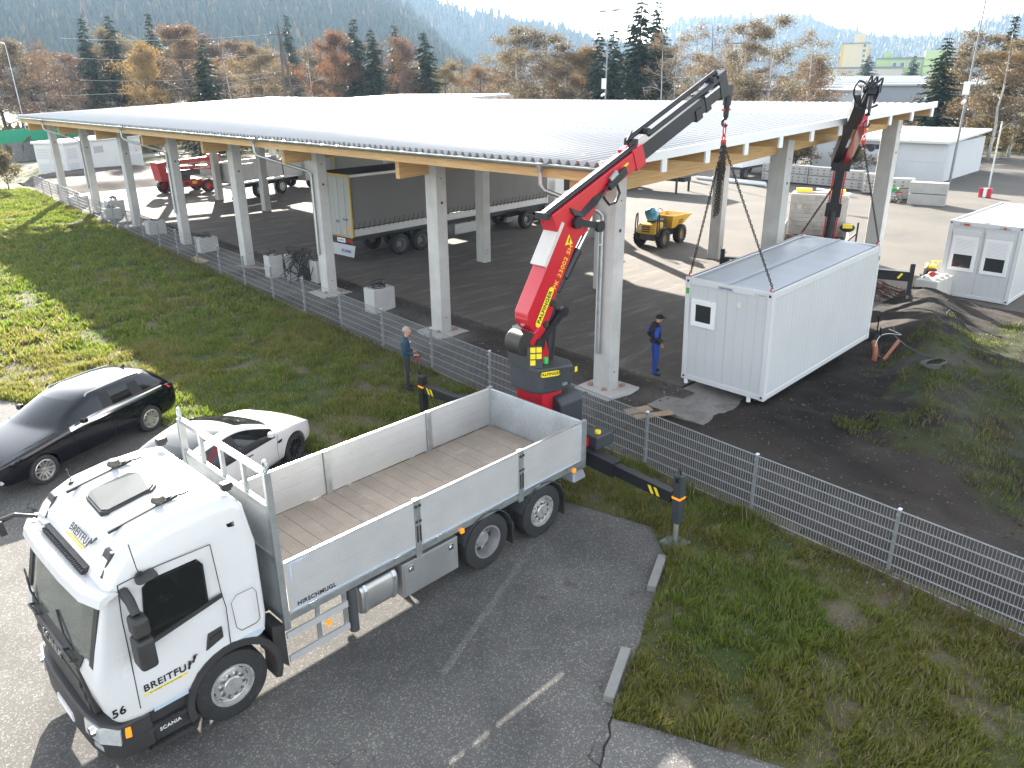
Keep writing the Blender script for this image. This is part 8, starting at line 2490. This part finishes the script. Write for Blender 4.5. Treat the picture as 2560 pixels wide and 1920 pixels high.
PROTO = {
    'birch': [broadleaf('birch', 3, 14, .26, 10500, .085, GOLD, .55, BIRCHB, 3, 12, .022, .15), broadleaf('birch', 8, 14, .22, 8500, .085, GOLD, .6, BIRCHB, 3, 12, .02, .13)],
    'thin': [broadleaf('thin', 21, 14, .24, 3600, .075, TAN, .4, BIRCHB, 3, 13, .02, .12), broadleaf('thin', 25, 14, .28, 3000, .075, BROWN, .3, BARK, 3, 14, .02, .14)],
    'broad': [broadleaf('broad', 31, 12, .36, 12000, .10, ORNG, .2, BARK, 3, 11, .03, .2), broadleaf('broad', 37, 12, .40, 12000, .10, TAN, .2, BARK, 3, 12, .032, .2), broadleaf('broad', 39, 12, .34, 8000, .095, BROWN, .2, BARK, 3, 12, .032, .2)],
    'spruce': [spruce(5, 16, 2.9, DKG_), spruce(9, 16, 2.3, DKG_), spruce(14, 16, 3.3, DKG_)],
    'bush': [broadleaf('bush', 51, 3.0, .55, 2600, .09, TAN, .1, BARK, 2, 12, .06, .05), broadleaf('bush', 57, 3.0, .6, 3200, .09, ((.25, .19, .03), (.50, .36, .05)), .1, BARK, 2, 12, .07, .05)],
}
PH = {'birch': 14, 'thin': 14, 'broad': 12, 'spruce': 16, 'bush': 3.0}
def tree(kind, var, px, top, dist, label, tint=(1, 1, 1), wide=1.0, group='trees beyond the shed', base=None):
    if base is None:
        p = at_dist(px, top, dist); h = p.z; p = Vector((p.x, p.y, 0))
    else:
        p = Vector(base); h = top
    tm, cm = PROTO[kind][var]
    nm = {'birch': 'birch_tree', 'thin': 'bare_tree', 'broad': 'autumn_tree', 'spruce': 'spruce_tree', 'bush': 'shrub'}[kind]
    t = thing(nm, label, 'shrub' if kind == 'bush' else 'tree', tuple(p - Vector((0, 0, .1))), rnd.uniform(0, 6.28), group)
    s = (h + .2) / PH[kind]
    t.scale = (s * wide, s * wide, s)
    a = link('trunk', tm, None, t); b = link('crown', cm, None, t)
    g_ = sum(tint) / 3
    b.color = tuple((g_ * .45 + c_ * .55) * (.62 if kind != 'spruce' else .9) for c_ in tint) + (1,)
    return t
# pixel column, pixel height of the tip, distance
TL = [
 ('thin', 1, 78, 74, 118, 'brownish bare tree at the far left behind the shed end', (1, .9, .8), 1.0),
 ('thin', 1, 122, 108, 108, 'reddish bare bushy tree left of the first tall conifer', (1.1, .75, .7), 1.3),
 ('spruce', 1, 200, 36, 125, 'first tall dark conifer from the left', (1, 1, .9), .8),
 ('spruce', 0, 266, 30, 128, 'second tall dark conifer from the left', (1, 1, .9), .8),
 ('broad', 1, 285, 58, 135, 'tall pale tan tree between the conifers at left', (1, .95, .8), .8),
 ('broad', 1, 340, 95, 105, 'small yellow leaved tree with forked trunk at left', (1.5, 1.15, .35), .7),
 ('spruce', 1, 366, 24, 132, 'slim tall conifer left of the orange tree', (1.2, 1.1, 1), .7),
 ('broad', 0, 447, 46, 122, 'wide orange tree in the left tree row', (1.15, 1.1, .9), .85),
 ('spruce', 2, 502, 104, 98, 'low dark spruce right of the wide orange tree', (.9, .95, .9), .9),
 ('thin', 0, 560, 140, 104, 'pale bare shrubby tree right of the low spruce', (1, .95, .85), 1.4),
 ('broad', 1, 640, 98, 118, 'pale round topped tree left of the power pole', (1, .9, .6), .7),
 ('spruce', 1, 714, 28, 140, 'tall grey conifer behind the power pole', (1.5, 1.4, 1.4), .7),
 ('thin', 0, 762, 88, 125, 'pale bare tree right of the power pole', (.9, .8, .75), 1.1),
 ('broad', 0, 822, 62, 112, 'bright orange red tree in the middle of the row', (1.3, .85, .55), .7),
 ('spruce', 0, 880, 38, 110, 'leftmost dark spruce of the middle conifer group', (.9, .95, .9), .8),
 ('spruce', 2, 925, 66, 108, 'second dark spruce of the middle conifer group', (.9, .95, .9), .8),
 ('spruce', 1, 984, 54, 114, 'third dark spruce of the middle conifer group', (.95, 1, .9), .8),
 ('broad', 2, 1000, 84, 106, 'brown leafless looking tree before the middle conifers', (1.2, .9, .75), .8),
 ('spruce', 2, 1058, 74, 104, 'broad dark spruce right of the brown tree', (.95, 1, .9), .95),
 ('broad', 1, 1108, 148, 112, 'small pale tree right of the broad spruce', (.95, .9, .6), .8),
 ('thin', 1, 1150, 132, 118, 'bare dark tree in the gap below the hill', (.8, .75, .7), 1.2),
 ('broad', 2, 1195, 160, 100, 'low golden bush tree left of the big birches', (1.6, 1.35, .7), 1.1),
 ('birch', 0, 1296, 24, 106, 'big golden birch, the left one of the pair', (.95, .95, .95), 1.15),
 ('birch', 1, 1360, 26, 104, 'big golden birch, the right one of the pair', (.95, .85, .85), 1.2),
 ('birch', 0, 1420, 70, 98, 'orange brown birch right of the big pair', (.9, .72, .65), 1.2),
 ('broad', 0, 1462, 102, 96, 'small tree with yellow top beside the dark spruces', (1.4, 1.25, .6), .7),
 ('spruce', 1, 1500, 64, 92, 'slim dark spruce left of the lamp mast', (.8, .9, .85), .95),
 ('spruce', 0, 1536, 66, 92, 'slim dark spruce right of the lamp mast', (.8, .9, .85), .95),
 ('spruce', 2, 1606, -18, 95, 'tallest dark spruce above the shed roof', (.75, .85, .8), .95),
 ('spruce', 0, 1645, -8, 97, 'tall dark spruce beside the tallest one', (.75, .85, .8), .9),
 ('thin', 0, 1660, 46, 88, 'leaning white birch in front of the dark spruces', (1, .8, .7), .9),
 ('thin', 0, 1700, 56, 96, 'bare birch right of the dark spruces', (1, .95, .85), 1.0),
 ('thin', 0, 1745, 26, 104, 'tall nearly bare birch behind the near crane tip', (1, .95, .85), 1.0),
 ('thin', 1, 1790, 40, 108, 'wide bare birch left of the brick tower', (1, .95, .8), 1.1),
 ('thin', 0, 1822, 58, 100, 'thin pointed bare poplar right of the crane tip', (1, .9, .85), .5),
 ('birch', 1, 1878, -6, 104, 'tall sparse golden birch in front of the brick tower', (1, .95, .9), .9),
 ('birch', 0, 1950, -8, 106, 'tallest golden birch right of the crane tip', (1, .98, .9), 1.0),
 ('thin', 0, 2040, 42, 108, 'broad bare birch left of the tower block', (1.1, 1, .8), 1.1),
 ('broad', 2, 2045, 128, 110, 'low brown tree under the broad bare birch', (1.2, 1, .8), .8),
 ('spruce', 2, 2175, 135, 260, 'distant round conifer at the foot of the tower block', (.9, 1, .9), 1.3),
 ('spruce', 0, 2288, 136, 255, 'distant small conifer above the green block', (.9, 1, .9), 1.0),
 ('thin', 1, 2120, 168, 200, 'distant bare bushy tree before the low block', (.9, .8, .75), 1.4),
 ('spruce', 0, 2376, 86, 96, 'dark spruce left of the golden birches at right', (.9, .95, .75), 1.1),
 ('birch', 0, 2440, 86, 100, 'golden birch behind the lamp mast at right', (1, .88, .7), 1.2),
 ('birch', 1, 2482, 26, 102, 'tall golden birch at the right edge', (1, .88, .75), 1.2),
 ('spruce', 1, 2545, 30, 108, 'conifer rising behind the right edge birches', (.85, .95, .8), .9),
 ('birch', 0, 2540, 56, 92, 'orange gold birch at the far right edge', (1.15, .9, .6), 1.2),
 ('birch', 1, 2590, 70, 96, 'birch cut by the right edge of the view', (1.05, .85, .6), 1.3),
]
for kind, var, px, top, dist, label, tint, wide in TL:
    tree(kind, var, px, top, dist, label, tint, wide * {'spruce': 1.75, 'broad': 1.35, 'birch': 1.2, 'thin': 1.25}[kind])
FILL = random.Random(4)
_seen = set()
def filler_label(kind, px):
    near = min(TL, key=lambda q: abs(q[2] - px))
    w = {'thin': 'bare tree', 'broad': 'muted tree', 'birch': 'pale birch', 'spruce': 'dull conifer'}[kind]
    for side_ in (('left', 'right') if px < near[2] else ('right', 'left')):
        for adj in ('', 'lower ', 'farther ', 'hazy ', 'slim '):
            l = adj + w + ' behind, ' + side_ + ' of ' + ' '.join(near[5].split()[:9])
            if l not in _seen:
                _seen.add(l); return l
for k in range(78):
    px = -60 + k * 35.5 + FILL.uniform(-20, 20)
    if 2080 < px < 2360: continue
    kind = FILL.choice(('thin', 'thin', 'broad', 'broad', 'spruce')) if px < 1250 else FILL.choice(('thin', 'thin', 'broad', 'birch'))
    var = FILL.randrange(len(PROTO[kind]))
    tint = FILL.choice(((.8, .8, .6), (.9, .8, .65), (.7, .65, .55), (1, .85, .6))) if kind != 'spruce' else (.9, 1, .9)
    tree(kind, var, px, FILL.uniform(75, 165) if px < 1150 else FILL.uniform(105, 170), FILL.uniform(128, 170), filler_label(kind, px), tint, 1.5, 'dense rear tree belt')
BL = [((13.6, 71.5, 0), 2.9, 1, 0, 'grey green shrub at the left edge above the fence end', (.9, 1.0, .7), 1.0), ((91.5, 28.0, 0), 3.4, 1, 1, 'bright yellow shrub below the right birches', (1, 1, 1), 1.2), ((97, 25.5, 0), 2.2, 1, 0, 'brown shrub at the foot of the right birches', (.8, .7, .5), 1.5), ((84, 31.5, 0), 2.6, 1, 0, 'olive shrub beside the utility building', (.8, .85, .5), 1.4),
      ((63.5, 33.0, 0), 3.0, 1, 0, 'bare bush behind the stacked blocks', (.9, .9, .6), 1.2), ((64.5, 29.0, 0), 2.6, 1, 0, 'yellowish bush behind the right part of the block wall', (1.1, 1.1, .6), 1.2), ((34, 99, 0), 2.4, 1, 1, 'sunny yellow green bush beyond the shed end', (.7, 1, .6), 1.2), ((45, 104, 0), 2.2, 1, 1, 'yellow green hedge bush beyond the path', (.7, .95, .5), 1.6)]
for b, h, w, v, label, tint, wide in BL:
    tree('bush', v, 0, h, 0, label, tint, wide, 'shrubs round the yard', b)
tree('broad', 1, 0, 7.5, 0, 'small tree with dark branches at the left edge of the view', (.9, .85, .5), .9, 'trees beyond the shed', (12.8, 88, 0))
# undergrowth that closes the foot of the tree belt
n = 9000
g = np.random.default_rng(77)
pxs = g.uniform(-120, 2700, n); ds = g.uniform(100, 150, n)
P_ = np.array([tuple(at_dist(a, 250, d)) for a, d in zip(pxs, ds)])
h = 1.0 + 3.2 * fbm(P_[:, 0], P_[:, 1], 14, 3) * g.uniform(.3, 1, n)
c = np.stack([P_[:, 0], P_[:, 1], h * g.uniform(.15, 1, n)], 1)
u = g.normal(0, 1, (n, 3)); u /= np.linalg.norm(u, axis=1)[:, None]; w = np.cross(u, g.normal(0, 1, (n, 3))); w /= np.linalg.norm(w, axis=1)[:, None]
s = g.uniform(.25, .7, n)[:, None]
v = np.stack([c - u * s, c + w * s * .6, c + u * s, c - w * s * .6], 1).reshape(-1, 3)
col = lerp3((.10, .075, .04), (.22, .17, .08), fbm(P_[:, 0], P_[:, 1], 9, 12)) * g.uniform(.6, 1.2, n)[:, None]
o = link('undergrowth', np_mesh('undergrowth', v, np.arange(n * 4).reshape(-1, 4), leafmat('brush', .4), False, np.repeat(col, 4, 0)), None, kind='stuff')
o['label'] = 'brown undergrowth along the foot of the tree belt'; o['category'] = 'undergrowth'
